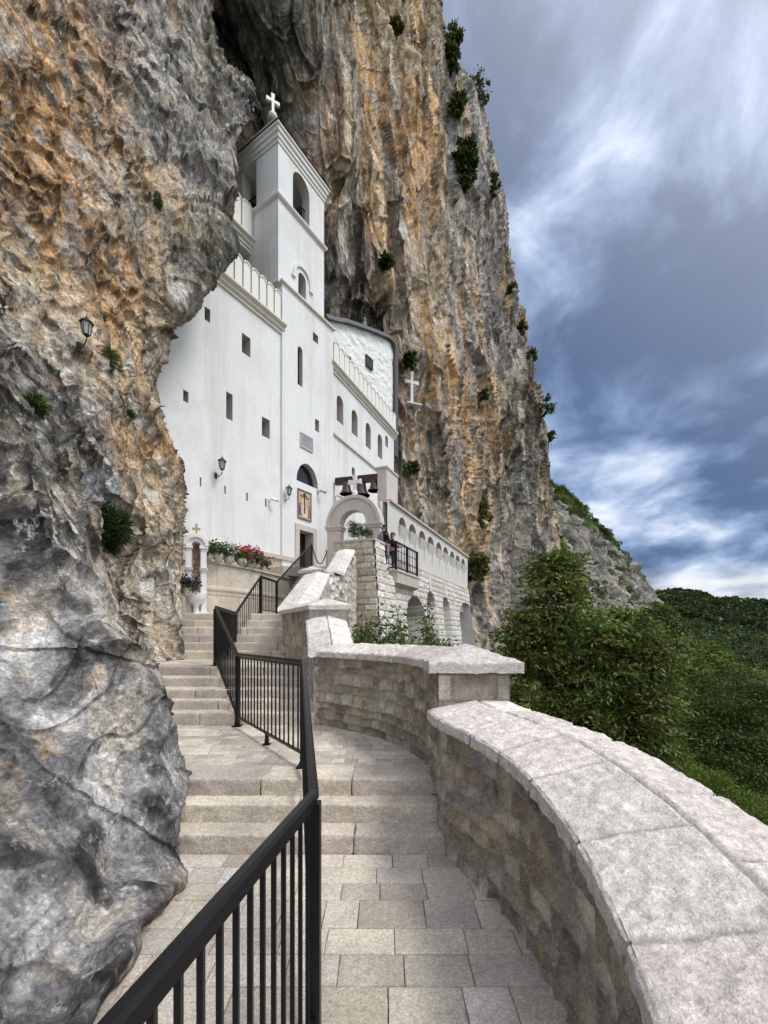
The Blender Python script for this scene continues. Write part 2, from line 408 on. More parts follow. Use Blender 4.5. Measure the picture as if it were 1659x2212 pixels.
    col = mixc(col, np.asarray(GRY), np.clip(sstep(.06, .20, vs)*(.5 if bscale < 1 else .62), 0, 1))
    col = mixc(col, np.asarray(CRM), sstep(.10, .22, vs2)*(.35 if bscale < 1 else .6))
    col = col*(1-.45*sstep(.10, .22, -vs2))[:, None]
    col = mixc(col, np.asarray(LGR), np.clip(sstep(.14, .30, pt)*.6, 0, 1))
    col = mixc(col, np.asarray(ORG), np.clip(sstep(.12, .26, -vs)*(.35 if bscale < 1 else .6), 0, 1)*sstep(.18, .3, col[:, 0]))
    dk = fbm(q*2.6/bscale+7, 5, seed+95)
    col = col*(1-(.62 if bscale < 1 else .45)*sstep(.12, .28, dk))[:, None]
    col = col*(.80+.42*id2)[:, None]*(.84+.32*id3)[:, None]*(.84+.32*id4)[:, None]
    col = col*(1-.72*np.clip(ln1+ln3*.8, 0, 1))[:, None]*(1-.5*ln2)[:, None]
    col = col*(1-.45*sstep(.07, 0, g1))[:, None]*(1-.3*sstep(.06, 0, g2))[:, None]
    o = surf(name, Pg, m, None, h=h, col=col, flip=False)
    tag(o, label, cat, kind=kind)
    n = grid_normals(Pg)
    CLIFF[name] = (Pg+n*h.reshape(nu, nv, 1), px, py, n)
    return o
def on_cliff(name, px, py):
    """point of the finished cliff seen nearest that sight line"""
    Pg, a, b, n = CLIFF[name]
    X = Pg[:, :, 0]/Pg[:, :, 1]*FO+HX; Z = HY-(Pg[:, :, 2]-EYE)/Pg[:, :, 1]*FO
    d = (X-px)**2+(Z-py)**2+np.maximum(0, Pg[:, :, 1]-Pg[:, :, 1].min())*.05
    k = np.unravel_index(np.argmin(np.where(Pg[:, :, 1] > .5, d, 9e9)), d.shape)
    return Pg[k], n[k]

pysL = [-330, -150, 0, 110, 170, 235, 300, 370, 440, 530, 600, 640, 690, 740, 800, 850, 900, 985, 1060, 1110, 1160, 1200, 1260, 1310, 1345, 1380, 1405, 1430, 1480, 1520, 1560, 1605, 1650, 1700, 1740, 1800, 1850, 1900, 1950, 2000, 2050, 2110, 2212, 2330, 2500, 2850, 3300]
nose = [(-330, 460, 20), (-150, 458, 19.5), (0, 452, 19), (60, 452, 19), (110, 475, 19), (170, 540, 19), (235, 553, 18.6), (262, 520, 16.8), (300, 506, 15.5), (440, 497, 14), (530, 480, 13.2), (600, 450, 12.8), (640, 416, 12.5), (655, 400, 12.4), (690, 368, 12.3), (800, 336, 12), (900, 338, 11.6), (985, 372, 11.2), (1060, 383, 11), (1110, 393, 10.8), (1150, 384, 10.5), (1200, 382, 10.3), (1310, 384, 10), (1370, 402, 9.7), (1415, 420, 9.5), (1440, 424, 9.4), (2500, 424, 9.4)]
grey = [(-330, 40, 10.5), (0, 20, 9.3), (530, 20, 8.1), (690, 10, 7.2), (800, 60, 6.5), (900, 115, 5.9), (1000, 165, 5.4), (1110, 188, 4.8), (1200, 205, 4.4), (1310, 236, 3.85), (1350, 262, 3.7), (1400, 304, 3.6), (1480, 350, 3.55), (1560, 373, 3.5), (1650, 388, 3.45), (1700, 399, 3.4), (1740, 399, 3.35), (1850, 391, 3.14), (1904, 401, 2.81), (1945, 376, 2.61), (1982, 316, 2.45), (2031, 315, 2.27), (2076, 290, 2.127), (2170, 222, 1.88), (2212, 193, 1.78), (2500, 30, 1.45)]
def off(c, dx, dY, lim=None):
    return [(a, b+dx, d+dY) for a, b, d in c]
colsL = [
 [(-330, -420, 6.5), (0, -420, 6.2), (600, -420, 5), (1100, -380, 2.8), (1500, -330, 2.0), (2212, -300, 1.1), (2500, -300, .95)],
 [(-330, -230, 8.6), (0, -200, 8), (600, -150, 6), (800, -100, 4.7), (1000, 0, 4.0), (1110, 30, 3.75), (1310, 60, 3.3), (1480, 80, 2.95), (1650, 90, 2.55), (1850, 90, 2.15), (2050, 60, 1.85), (2212, 0, 1.5), (2500, -120, 1.2)],
 [(-330, -80, 9.8), (0, -80, 8.6), (600, -60, 6.8), (800, -10, 5.0), (1000, 105, 4.2), (1110, 120, 3.95), (1310, 160, 3.45), (1480, 220, 3.1), (1650, 245, 2.85), (1750, 255, 2.75), (1850, 240, 2.55), (1950, 215, 2.2), (2050, 180, 1.98), (2212, 105, 1.6), (2500, -40, 1.3)],
 grey,
 [(-330, 70, 12), (0, 110, 10.4), (300, 110, 9.7), (530, 100, 9.0), (690, 90, 8.3), (800, 118, 7.7), (900, 165, 7.3), (1000, 205, 6.9), (1110, 222, 6.4), (1200, 226, 6.1), (1310, 238, 5.7), (1430, 250, 5.5), (1560, 290, 5.2), (1700, 300, 5.2), (2500, 100, 5.2)],
 [(-330, 200, 13.5), (0, 200, 11.6), (300, 200, 10.7), (530, 190, 9.8), (690, 175, 9.1), (800, 190, 8.7), (900, 235, 8.3), (1000, 262, 8.1), (1200, 268, 7.9), (1310, 262, 7.9), (1400, 265, 7.9), (1560, 280, 7.9), (2500, 220, 7.9)],
 [(-330, 320, 16.5), (0, 320, 15), (300, 310, 12.8), (440, 290, 11.8), (530, 275, 11.2), (690, 250, 10.4), (800, 245, 10), (900, 265, 9.7), (1000, 300, 9.4), (1200, 310, 8.7), (1310, 315, 8.3), (1400, 325, 8.0), (1560, 325, 8.0), (2500, 300, 8)],
 [(-330, 400, 18.5), (0, 400, 17.3), (110, 410, 16.6), (235, 430, 15.6), (300, 420, 14.4), (440, 400, 13.1), (530, 380, 12.4), (640, 330, 11.6), (690, 305, 11.3), (800, 290, 11), (900, 300, 10.8), (1000, 345, 10.4), (1110, 355, 9.9), (1200, 355, 9.4), (1310, 355, 9.0), (1400, 375, 8.7), (2500, 375, 8.7)],
 nose,
 [(a, b-22, d+1.0) for a, b, d in nose],
 [(a, b-90, d+3.2) for a, b, d in nose],
 [(a, b-260, d+7) for a, b, d in nose],
]
blobsL = [(60, 120, 130, ORG), (190, 200, 90, ORG), (150, 400, 110, ORG, 130), (40, 300, 80, ORG), (250, 560, 60, ORG, 80), (90, 560, 60, TAN), (110, 700, 70, CRM), (170, 800, 70, CRM),
 (310, 60, 90, GRY), (330, 180, 90, LGR), (380, 250, 80, GRY), (460, 120, 60, OLV), (440, 330, 70, GRY, 110), (500, 250, 50, DRK), (480, 440, 40, GRY), (470, 520, 40, OLV, 60), (440, 590, 50, DRK, 50), (330, 360, 60, TAN), (270, 430, 60, CRM), (330, 480, 70, TAN),
 (220, 680, 60, ORG, 70), (320, 620, 60, CRM), (380, 640, 40, GRY), (300, 760, 60, TAN), (250, 860, 40, DRK, 30), (310, 860, 60, TAN), (340, 960, 60, ORG, 50), (300, 920, 50, ORG, 40), (350, 1060, 60, TAN), (290, 1060, 50, CRM), (330, 1180, 70, TAN), (350, 1290, 110, CRM), (380, 1400, 80, CRM), (290, 1240, 60, CRM), (300, 1350, 70, CRM), (360, 1130, 60, CRM), (225, 1030, 16, BLU, 40), (228, 960, 30, GRY),
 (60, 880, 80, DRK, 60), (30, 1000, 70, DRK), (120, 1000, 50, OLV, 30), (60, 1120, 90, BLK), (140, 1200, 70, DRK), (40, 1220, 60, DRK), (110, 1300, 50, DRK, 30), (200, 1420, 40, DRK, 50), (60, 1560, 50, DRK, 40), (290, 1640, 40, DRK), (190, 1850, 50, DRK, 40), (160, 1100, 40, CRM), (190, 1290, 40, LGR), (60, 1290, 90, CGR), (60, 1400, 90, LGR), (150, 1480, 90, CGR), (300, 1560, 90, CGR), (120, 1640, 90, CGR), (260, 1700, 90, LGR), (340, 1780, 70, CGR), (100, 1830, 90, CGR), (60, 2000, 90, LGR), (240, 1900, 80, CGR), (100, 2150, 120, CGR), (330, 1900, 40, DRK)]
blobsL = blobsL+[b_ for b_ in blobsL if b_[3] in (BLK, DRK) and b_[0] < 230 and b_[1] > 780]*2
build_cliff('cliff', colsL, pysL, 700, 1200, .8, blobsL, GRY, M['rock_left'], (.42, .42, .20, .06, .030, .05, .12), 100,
  'towering overhanging rock face beside the stairs, orange and grey streaked above, grey at its foot', 'cliff', (1, 1, .6), kind='structure',
  us=([0, .06, .36, .54, .87, .95, 1], [0, 1, 3.0, 4.6, 8.0, 9.2, 11]))

pysR = [-420, -200, -80, 0, 75, 150, 220, 330, 450, 600, 690, 800, 900, 1000, 1100, 1200, 1300, 1420, 1600]
sil = [(-420, 900, 44), (-200, 928, 47), (0, 953, 50), (75, 957, 51), (110, 978, 51.5), (150, 983, 52), (220, 1030, 53), (330, 1058, 54), (450, 1083, 55), (600, 1100, 56), (690, 1119, 57), (800, 1148, 58), (860, 1162, 59), (950, 1181, 60), (1040, 1190, 61), (1200, 1205, 63), (1600, 1230, 66)]
colsR = [
 [(-420, 360, 27), (0, 380, 28), (1600, 380, 28)],
 [(-420, 450, 24), (0, 455, 26.5), (110, 480, 27), (300, 520, 26.5), (1600, 520, 27)],
 [(-420, 545, 20), (0, 545, 24), (150, 560, 26), (300, 580, 26), (1600, 580, 27)],
 [(-420, 600, 18), (0, 610, 21.5), (110, 625, 22.5), (235, 640, 23.2), (400, 660, 24), (900, 660, 27), (1600, 660, 28)],
 [(-420, 700, 21), (0, 700, 23), (150, 705, 23.3), (300, 715, 23.6), (400, 712, 24.6), (470, 718, 26), (600, 722, 26), (690, 725, 27.4), (900, 720, 30), (1600, 740, 30)],
 [(-420, 775, 26), (0, 780, 27), (200, 778, 26.2), (400, 775, 25.9), (460, 770, 27), (600, 782, 28.4), (690, 790, 31.5), (900, 800, 32.5), (1100, 810, 32.5), (1600, 820, 32)],
 [(-420, 830, 31), (0, 832, 32), (300, 845, 31), (600, 855, 31.6), (750, 862, 33), (860, 868, 32.6), (940, 875, 32.2), (1100, 880, 32), (1600, 900, 34)],
 [(-420, 870, 36), (0, 885, 38), (300, 908, 38), (600, 935, 38), (800, 950, 38), (880, 955, 38.5), (1100, 985, 41), (1600, 1010, 43)],
 [(-420, 893, 41), (0, 925, 45), (300, 985, 46), (600, 1030, 48), (900, 1080, 51), (1100, 1105, 54), (1600, 1130, 56)],
 sil,
 [(a, b-14, d+5) for a, b, d in sil],
 [(a, b-60, d+16) for a, b, d in sil],
 [(a, b-200, d+40) for a, b, d in sil],
]
blobsR = [(500, 60, 50, BLK, 70), (620, 60, 90, DRK, 80), (580, 150, 60, DRK), (600, 230, 40, DRK), (700, 110, 60, DRK, 60), (760, 40, 60, TAN), (660, 240, 50, PNK, 40), (720, 330, 70, PNK, 80), (780, 420, 60, TAN), (830, 250, 60, ORG, 120), (860, 430, 60, ORG, 100), (740, 520, 50, DRK, 60), (760, 620, 70, DRK, 70), (720, 680, 50, BLK, 40), (820, 690, 30, DRK, 60), (850, 590, 40, TAN, 60), (880, 720, 35, ORG, 90), (920, 620, 40, TAN, 90), (900, 40, 40, TAN, 60), (930, 150, 30, TAN, 90),
 (970, 300, 25, GRY, 150), (1010, 300, 40, LGR, 90), (1040, 450, 50, GRY, 120), (990, 560, 30, GRY, 90), (1080, 600, 35, GRY, 100), (960, 800, 25, ORG, 100), (1010, 760, 30, GRY, 90), (1090, 760, 40, GRY, 100), (1050, 860, 30, TAN, 90), (1130, 900, 30, DRK, 60), (880, 890, 25, PNK, 30), (900, 960, 30, ORG, 60), (860, 1010, 30, GRY, 60), (950, 950, 18, DRK, 90), (985, 1000, 18, LGR, 90), (1020, 960, 18, ORG, 90), (1060, 1000, 20, GRY, 80), (1085, 950, 20, ORG, 80), (1150, 1000, 30, DRK, 70), (930, 1100, 30, CRM, 60), (1000, 1130, 30, TAN, 60), (1080, 1180, 40, CRM, 60), (1150, 1150, 30, GRY, 80), (1050, 1290, 50, GRY, 60)]
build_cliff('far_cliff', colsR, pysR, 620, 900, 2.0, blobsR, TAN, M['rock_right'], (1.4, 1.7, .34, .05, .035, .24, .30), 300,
  'tall sunlit orange and grey cliff rising behind the white church to the right', 'cliff', (1, 1, .34), kind='structure',
  us=([0, .04, .12, .93, .97, 1], [0, 1, 2, 9.2, 10, 12]), px_warp=22)
# ================================================================ CHURCH
FAC = Fr((-3.49, 19.0), (.525, .851))
TERR = 4.15
def wall_holes(name, fr, u0, u1, z0, z1, holes, m, parent, thick=.0, reveal=None, nu=1):
    """flat wall with real openings; holes: dict(u0,u1,z0,z1,arch,depth,pane)"""
    V = []; F = []; idx = {}
    def vid(u, z, o=0.):
        k = (round(u, 4), round(z, 4), round(o, 4))
        if k not in idx: idx[k] = len(V); V.append(fr.p(u, z, o))
        return idx[k]
    us = sorted({u0, u1, *[h['u0'] for h in holes], *[h['u1'] for h in holes]})
    zs = sorted({z0, z1, *[h['z0'] for h in holes], *[h['z1'] for h in holes]})
    us = [u for u in us if u0 <= u <= u1]; zs = [z for z in zs if z0 <= z <= z1]
    for a, b in zip(us[:-1], us[1:]):
        for c, d in zip(zs[:-1], zs[1:]):
            um, zm = (a+b)/2, (c+d)/2
            if any(h['u0'] < um < h['u1'] and h['z0'] < zm < h['z1'] for h in holes): continue
            F.append((vid(a, c), vid(b, c), vid(b, d), vid(a, d)))
    RVS = []
    for h in holes:
        RV = MB(); RVS.append(RV)
        a, b, c, d = h['u0'], h['u1'], h['z0'], h['z1']; r = (b-a)/2; um = (a+b)/2
        if h.get('arch'):
            rz = min(r, d-c) if not h.get('flat') else d-c
            zc = d-rz; n = 12
            arc = [(um+r*math.cos(math.pi*k/n), zc+rz*math.sin(math.pi*k/n)) for k in range(n+1)]
            for k in range(n):
                p, q = arc[k], arc[k+1]
                if (p[0]+q[0])/2 > um-1e-6:
                    V_ = [fr.p(p[0], p[1]), fr.p(b, p[1]), fr.p(b, q[1]), fr.p(q[0], q[1])]
                    base = len(V); V += V_; F.append((base, base+1, base+2, base+3))
                else:
                    V_ = [fr.p(a, p[1]), fr.p(p[0], p[1]), fr.p(q[0], q[1]), fr.p(a, q[1])]
                    base = len(V); V += V_; F.append((base, base+1, base+2, base+3))
            loop = arc+([(a, c), (b, c)] if zc > c+1e-4 else [])
        else:
            loop = [(b, c), (b, d), (a, d), (a, c)]
        dp = h.setdefault('depth', .62); h['loop'] = loop
        n = len(loop)
        for k in range(n):
            p, q = loop[k], loop[(k+1) % n]
            RV.add([fr.p(p[0], p[1], 0), fr.p(q[0], q[1], 0), fr.p(q[0], q[1], -dp), fr.p(p[0], p[1], -dp)], [(0, 3, 2, 1)])
    o = mesh_np(name, np.array(V), F, m, parent)
    for RV in RVS: RV.build('reveal', reveal or M['reveal'], o)
    return o
def panes(fr, holes, parent, m=None, name='window'):
    for h in holes:
        if h.get('pane') is False: continue
        b = MB(); lp = h['loop']; dp = h.get('depth', .62)
        lp2 = lp
        V = [fr.p(u, z, -dp+.02) for u, z in lp2]; b.add(V, [tuple(range(len(V)))])
        w = b.build(h.get('name', name), h.get('pane') or m or M['glass'], parent)
        if h.get('bars'):
            bb = MB(); a, c = h['u0'], h['u1']
            for k in range(1, h['bars']+1):
                u = a+(c-a)*k/(h['bars']+1); bb.fbox(fr, u-.012, u+.012, h['z0'], h['z1']-.05, -dp+.03, -dp+.06)
            nz = max(1, int((h['z1']-h['z0'])/.35))
            for k in range(1, nz+1):
                z = h['z0']+(h['z1']-h['z0'])*k/(nz+1); bb.fbox(fr, a+.02, c-.02, z-.012, z+.012, -dp+.03, -dp+.055)
            bb.build('window_bars', M['darkmetal'], w)
def hole(fr, xl, yt, xr, yb, **k):
    """opening read from its left-top and right-bottom corners"""
    ua, za = fr.at(xl, yt); ub, zb = fr.at(xr, yb)
    if k.get('z'): za, zb = k.pop('z')
    return dict(u0=ua, u1=ub, z0=zb, z1=za, **k)

church = thing('monastery_church', 'tall whitewashed church built into the cliff, with small deep windows and a square bell tower', 'church', (-3.5, 19, 0))
# --- main front
fu0 = -9.5; fuT = FAC.at(606, 700)[0]; fuR = FAC.at(716, 712)[0]
ZC = 13.85
fh = [hole(FAC, 442, 661, 454, 698), hole(FAC, 522.5, 718, 541, 773, depth=.55), hole(FAC, 395.7, 841, 407, 871), hole(FAC, 488.6, 845, 502.4, 910),
      hole(FAC, 565.7, 899, 582.7, 949), hole(FAC, 431.6, 1030.6, 435, 1051.6, depth=.12), hole(FAC, 484.6, 1049, 488, 1067.5, depth=.12), hole(FAC, 532, 1064, 535.4, 1083, depth=.12), hole(FAC, 572.6, 1077, 576, 1095, depth=.12)]
for h in fh:
    h['pane'] = M['glass'] if h.get('depth', .62) > .2 else M['reveal']
wl = wall_holes('facade_wall', FAC, fu0, fuT, 3.2, ZC+.1, fh, M['plaster'], church)
panes(FAC, fh, church)
TW = FAC.shift(.10)
th = [hole(TW, 676, 716, 687.6, 745), hole(TW, 643, 745, 653.5, 837, arch=True, depth=.22, bars=1), hole(TW, 680.6, 904, 689.4, 935), ]
ul, zl = TW.at(640.5, 1037); ur, zr = TW.at(687, 1052); r = (ur-ul)/2
th.append(dict(u0=ul, u1=ur, z0=TW.at(640.5, 1037)[1], z1=TW.at(661, 1001)[1], arch=True, flat=True, depth=.28, name='lunette_window'))
ud0, zd1 = TW.at(645.4, 1144); ud1, _ = TW.at(675.0, 1152)
th.append(dict(u0=ud0, u1=ud1, z0=TERR, z1=zd1, depth=.45, pane=M['void'], name='doorway'))
for h in th[:4]: h['pane'] = M['glass']
ZS = TW.at(716, 712)[1]          # string under the shaft
tw = wall_holes('tower_base_wall', TW, fuT, fuR, 3.2, ZS, th, M['plaster'], church)
panes(TW, th, church)
b = MB(); b.fbox(TW, fuT-.001, fuT, 3.2, ZS, -.3, 0); b.build('tower_base_edge', M['plaster'], church)
# right side of tower base above the wing and left side above the front block
SD = Fr(TW.p(fuR, 0)[:2], -TW.n)         # faces right
b = MB(); b.add([SD.p(0, 3.2), SD.p(4, 3.2), SD.p(4, ZS), SD.p(0, ZS)], [(0, 1, 2, 3)])
LW = Fr(np.array(TW.p(fuT, 0)[:2])-TW.n*3.6, TW.n)   # left side face, u runs to the front corner at 3.6
b.add([LW.p(0, 12), LW.p(3.6, 12), LW.p(3.6, ZS), LW.p(0, ZS)], [(0, 1, 2, 3)])
b.build('tower_side_wall', M['plaster'], church)
# door surround
fo = MB(); wf = .24
fo.fbox(TW, ud0-wf, ud0, TERR, zd1+wf, -.02, .06); fo.fbox(TW, ud1, ud1+wf, TERR, zd1+wf, -.02, .06); fo.fbox(TW, ud0, ud1, zd1, zd1+wf, -.02, .06)
fo.build('door_frame', M['pinkstone'], church)
# --- tower shaft
tow = Fr(FAC.O+FAC.n*.05, FAC.d)
tl = tow.at(601, 450)[0]; tr = tow.at(700, 560)[0]
ZT = tow.at(601, 300)[1]; ZM = tow.at(601.5, 421)[1]
print('tower', tl, tr, ZS, ZM, ZT)
Wt = tr-tl
thh = [hole(tow, 644.5, 583, 661, 655, arch=True, depth=.4, pane=M['glass'], bars=0), hole(tow, 632.6, 356, 668.6, 470, arch=True, depth=.45, pane=False)]
ZBF = tow.at(650, 462)[1]
thh[1]['z0'] = ZM+.18
wall_holes('tower_shaft_wall', tow, tl, tr, ZS, ZT+.2, thh, M['plaster'], church)
panes(tow, thh, church)
TL = Fr(np.array(tow.p(tl, 0)[:2])-tow.n*Wt, tow.n)    # left face: u=0 far, u=Wt at the corner
a0, _ = TL.at(524, 400); a1, _ = TL.at(554, 400); zt_ = TL.at(539, 334)[1]
lh = [dict(u0=a0, u1=a1, z0=ZM+.18, z1=zt_, arch=True, depth=.45, pane=False)]
wall_holes('tower_shaft_wall', TL, 0, Wt, ZS, ZT+.2, lh, M['plaster'], church)
TR = Fr(np.array(tow.p(tr, 0)[:2]), -tow.n)
b = MB(); b.add([TR.p(0, ZS-3), TR.p(Wt, ZS-3), TR.p(Wt, ZT+.2), TR.p(0, ZT+.2)], [(0, 1, 2, 3)])
TB = Fr(np.array(TR.p(Wt, 0)[:2]), -tow.d); b.add([TB.p(0, ZS-3), TB.p(Wt, ZS-3), TB.p(Wt, ZT+.2), TB.p(0, ZT+.2)], [(0, 1, 2, 3)])
b.build('tower_shaft_wall', M['plaster'], church)
b = MB()
for u0_, u1_, o0_, o1_ in ((tl+.45, tr-.45, -.47, -.45), (tl+.45, tr-.45, -Wt+.3, -Wt+.32)):
    pass
# belfry room: floor, inner faces
b.fbox(tow, tl+.05, tr-.05, ZM-.1, ZM+.1, -Wt+.05, -.05)
b.fbox(tow, tr-.45, tr-.44, ZM+.1, ZT, -Wt+.05, -.46); b.fbox(tow, tl+.45, tr-.45, ZM+.1, ZT, -Wt+.1, -Wt+.12)
b.build('belfry_room', M['void'], church)
def ring(name, fr_c, u0, u1, depth, z0, prof, m, parent):
    """moulding round the tower: prof list of (out, z)"""
    pts = []
    for k, (o, z) in enumerate(prof):
        pts.append([fr_c.p(u0-o, z0+z, o), fr_c.p(u1+o, z0+z, o), fr_c.p(u1+o, z0+z, -depth-o), fr_c.p(u0-o, z0+z, -depth-o)])
    V = [p for r in pts for p in r]; F = []
    for k in range(len(prof)-1):
        for i in range(4): F.append((k*4+i, k*4+(i+1) % 4, (k+1)*4+(i+1) % 4, (k+1)*4+i))
    F.append((3, 2, 1, 0)); k = len(prof)-1; F.append((k*4, k*4+1, k*4+2, k*4+3))
    return mesh_np(name, np.array(V), F, m, parent)
M['white_trim'] = mat('white_trim', (.70, .70, .67), .8, n1=(3, .06), bump=[(40, .2, .01)], dirt=((.42, .41, .38), 2.2, .66, .9, (1, 1, .3)))
ring('tower_cornice', tow, tl, tr, Wt, ZT-.25, [(0, .12), (.04, .12), (.04, .24), (.09, .28), (.09, .42), (.15, .47), (.15, .60), (.21, .65), (.21, .72), (.0, .74)], M['white_trim'], church)
ring('tower_string_course', tow, tl, tr, Wt, ZM-.12, [(0, 0), (.10, .05), (.13, .11), (.11, .17), (0, .28)], M['white_trim'], church)
ring('tower_string_course', TW, fuT, fuR, 3.6, ZS, [(0, 0), (.10, .04), (.10, .12), (-.02, .20)], M['trim'], church)
# roof pyramid and cross
ap = tow.p((tl+tr)/2-.25, 24.62, -Wt/2-.1)
cn = [tow.p(tl-.24, ZT+.5, .24), tow.p(tr+.24, ZT+.5, .24), tow.p(tr+.24, ZT+.5, -Wt-.24), tow.p(tl-.24, ZT+.5, -Wt-.24)]
mesh_np('tower_roof', np.array(cn+[ap]), [(0, 1, 4), (1, 2, 4), (2, 3, 4), (3, 0, 4)], M['roof'], church)
cb = MB(); cb.ball((ap[0], ap[1], ap[2]+.08), .20, 12, .8)
def cross_pts(b, fr, uc, z0, h, w, t, fl=.0, barz=.62, bw=None):
    bw = bw or h*.6; a = w/2; e = a*(1+fl)
    zc = z0+h*barz
    b.fprism(fr, [(uc-a, z0), (uc+a, z0), (uc+a, zc-a), (uc+a, zc+a), (uc+e, z0+h), (uc-e, z0+h), (uc-a, zc+a), (uc-a, zc-a)], -t/2, t/2)
    b.fprism(fr, [(uc+a, zc-a), (uc+bw/2, zc-e), (uc+bw/2, zc+e), (uc+a, zc+a)], -t/2, t/2)
    b.fprism(fr, [(uc-bw/2, zc-e), (uc-a, zc-a), (uc-a, zc+a), (uc-bw/2, zc+e)], -t/2, t/2)
cf = Fr((ap[0], ap[1]), (.86, .5))
cross_pts(cb, cf, 0, ap[2]+.22, .86, .11, .11, .5, .62, .60)
cb.build('roof_cross', M['white'], church)
# hood over shaft window
h = thh[0]; um = (h['u0']+h['u1'])/2; rr = (h['u1']-h['u0'])/2; zc = h['z1']-rr
b = MB()
def archband(b, fr, um, zc, r0, r1, o0, o1, legs=0., n=16, a0=0, a1=math.pi):
    for k in range(n):
        p, q = a0+(a1-a0)*k/n, a0+(a1-a0)*(k+1)/n
        b.fprism(fr, [(um+r0*math.cos(p), zc+r0*math.sin(p)), (um+r1*math.cos(p), zc+r1*math.sin(p)), (um+r1*math.cos(q), zc+r1*math.sin(q)), (um+r0*math.cos(q), zc+r0*math.sin(q))], o0, o1)
    if legs:
        b.fprism(fr, [(um-r1, zc-legs), (um-r0, zc-legs), (um-r0, zc), (um-r1, zc)], o0, o1)
        b.fprism(fr, [(um+r0, zc-legs), (um+r1, zc-legs), (um+r1, zc), (um+r0, zc)], o0, o1)
archband(b, tow, um, zc, rr+.20, rr+.33, 0, .07, .18)
b.fbox(tow, um-rr-.42, um-rr-.2, zc-.26, zc-.18, 0, .08); b.fbox(tow, um+rr+.2, um+rr+.42, zc-.26, zc-.18, 0, .08)
b.build('window_hood', M['plaster'], church)
# belfry guard rails
for fr_, hh in ((tow, thh[1]), (TL, lh[0])):
    b = MB()
    for z in (hh['z0']+.05, hh['z0']+.85): b.fbox(fr_, hh['u0'], hh['u1'], z-.02, z+.02, -.30, -.26)
    for k in range(9):
        u = hh['u0']+(hh['u1']-hh['u0'])*(k+.5)/9; b.fbox(fr_, u-.01, u+.01, hh['z0']+.05, hh['z0']+.85, -.29, -.27)
    b.build('belfry_railing', M['metal'], church)

# --- battlements
MER = {}
def merlon_mesh(w, hgt, t, key):
    fr = Fr((0, 0), (1, 0)); b = MB(); r = w/2; n = 8
    pl = [(-r, 0), (r, 0), (r, hgt-r*.75)]+[(r*math.cos(math.pi*k/n), hgt-r*.75+r*.75*math.sin(math.pi*k/n)) for k in range(1, n)]+[(-r, hgt-r*.75)]
    b.fprism(fr, pl, -t, 0)
    # raised rim
    r2 = r-.035
    for k in range(n):
        p, q = math.pi*k/n, math.pi*(k+1)/n
        f = lambda rr, a: (rr*math.cos(a), hgt-r*.75+rr*.75*math.sin(a))
        b.fprism(fr, [f(r2, p), f(r+.02, p), f(r+.02, q), f(r2, q)], -t-.02, .03)
    return b
def battlement(fr, u0, u1, z, n, hgt, parent, gap=.05, t=.25, skip=()):
    w = (u1-u0)/n; first = None
    for k in range(n):
        u = u0+w*(k+.5); p = fr.p(u, z, 0)
        if first is None:
            o = merlon_mesh(w-gap, hgt, t, 0).build('merlon', M['merlon'], None); first = o
        else:
            o = first.copy(); C.objects.link(o)
        o.parent = parent; o.location = tuple(np.array(p)-offset_of(parent))
        o.rotation_euler = (0, 0, math.atan2(fr.d[1], fr.d[0]))
def cornice(fr, u0, u1, z0, prof, m, parent, name='cornice'):
    b = MB(); n = len(prof)
    V = [fr.p(u0, z0+z, o) for o, z in prof]+[fr.p(u1, z0+z, o) for o, z in prof]
    F = [tuple(range(n-1, -1, -1)), tuple(range(n, 2*n))]+[(i, i+n, (i+1) % n+n, (i+1) % n) for i in range(n)]
    F = [tuple(reversed(f)) for f in F]
    return b.add(V, F).build(name, m, parent)
CP = [(-.02, 0), (.06, 0), (.06, .1), (.14, .15), (.14, .24), (.26, .32), (.26, .40), (-.02, .42)]
cornice(FAC, fu0, fuT+.12, ZC, CP, M['trim'], church)
bu0 = FAC.at(440, 580)[0]; bu1 = FAC.at(603, 690)[0]
battlement(FAC.shift(.12), bu0, bu1, ZC+.42, 9, 1.15, church, gap=.07)
# roof terrace of the front block
b = MB(); b.fbox(FAC, fu0, fuT, ZC+.2, ZC+.3, -3.6, -.02); b.build('flat_roof', M['roof'], church)
# upper terrace left of the tower
UP = Fr(np.array(TL.p(Wt-1.57, 0)[:2])-FAC.d*6, FAC.d)
uz = UP.at(545, 545)[1]
b = MB(); b.fbox(UP, 1, 6, uz-.12, uz+.25, -2.0, .0); b.build('upper_terrace', M['plaster'], church)
cornice(UP, 1, 6.0, uz, CP, M['trim'], church)
battlement(UP.shift(.12), 1.2, 5.98, uz+.42, 8, 1.35, church, gap=.07)
# stone wall under the upper terrace
s = np.linspace(0, 5.2, 200); t = np.linspace(ZC+.3, uz-.1, 160); S, T = np.meshgrid(s, t, indexing='ij')
idn, d = rubble(S.ravel(), T.ravel(), .28, .4, 5)
BK = UP.shift(-.7); Pg = np.stack([BK.O[0]+BK.d[0]*S, BK.O[1]+BK.d[1]*S, T], 2)
hh = sstep(0, .04, d)*.04+idn*.02
surf('rubble_infill', Pg, M['masonry'], church, h=hh, col=mixc(np.array((.34, .25, .16)), np.array((.48, .40, .30)), idn)*(.6+.4*sstep(0, .03, d))[:, None])

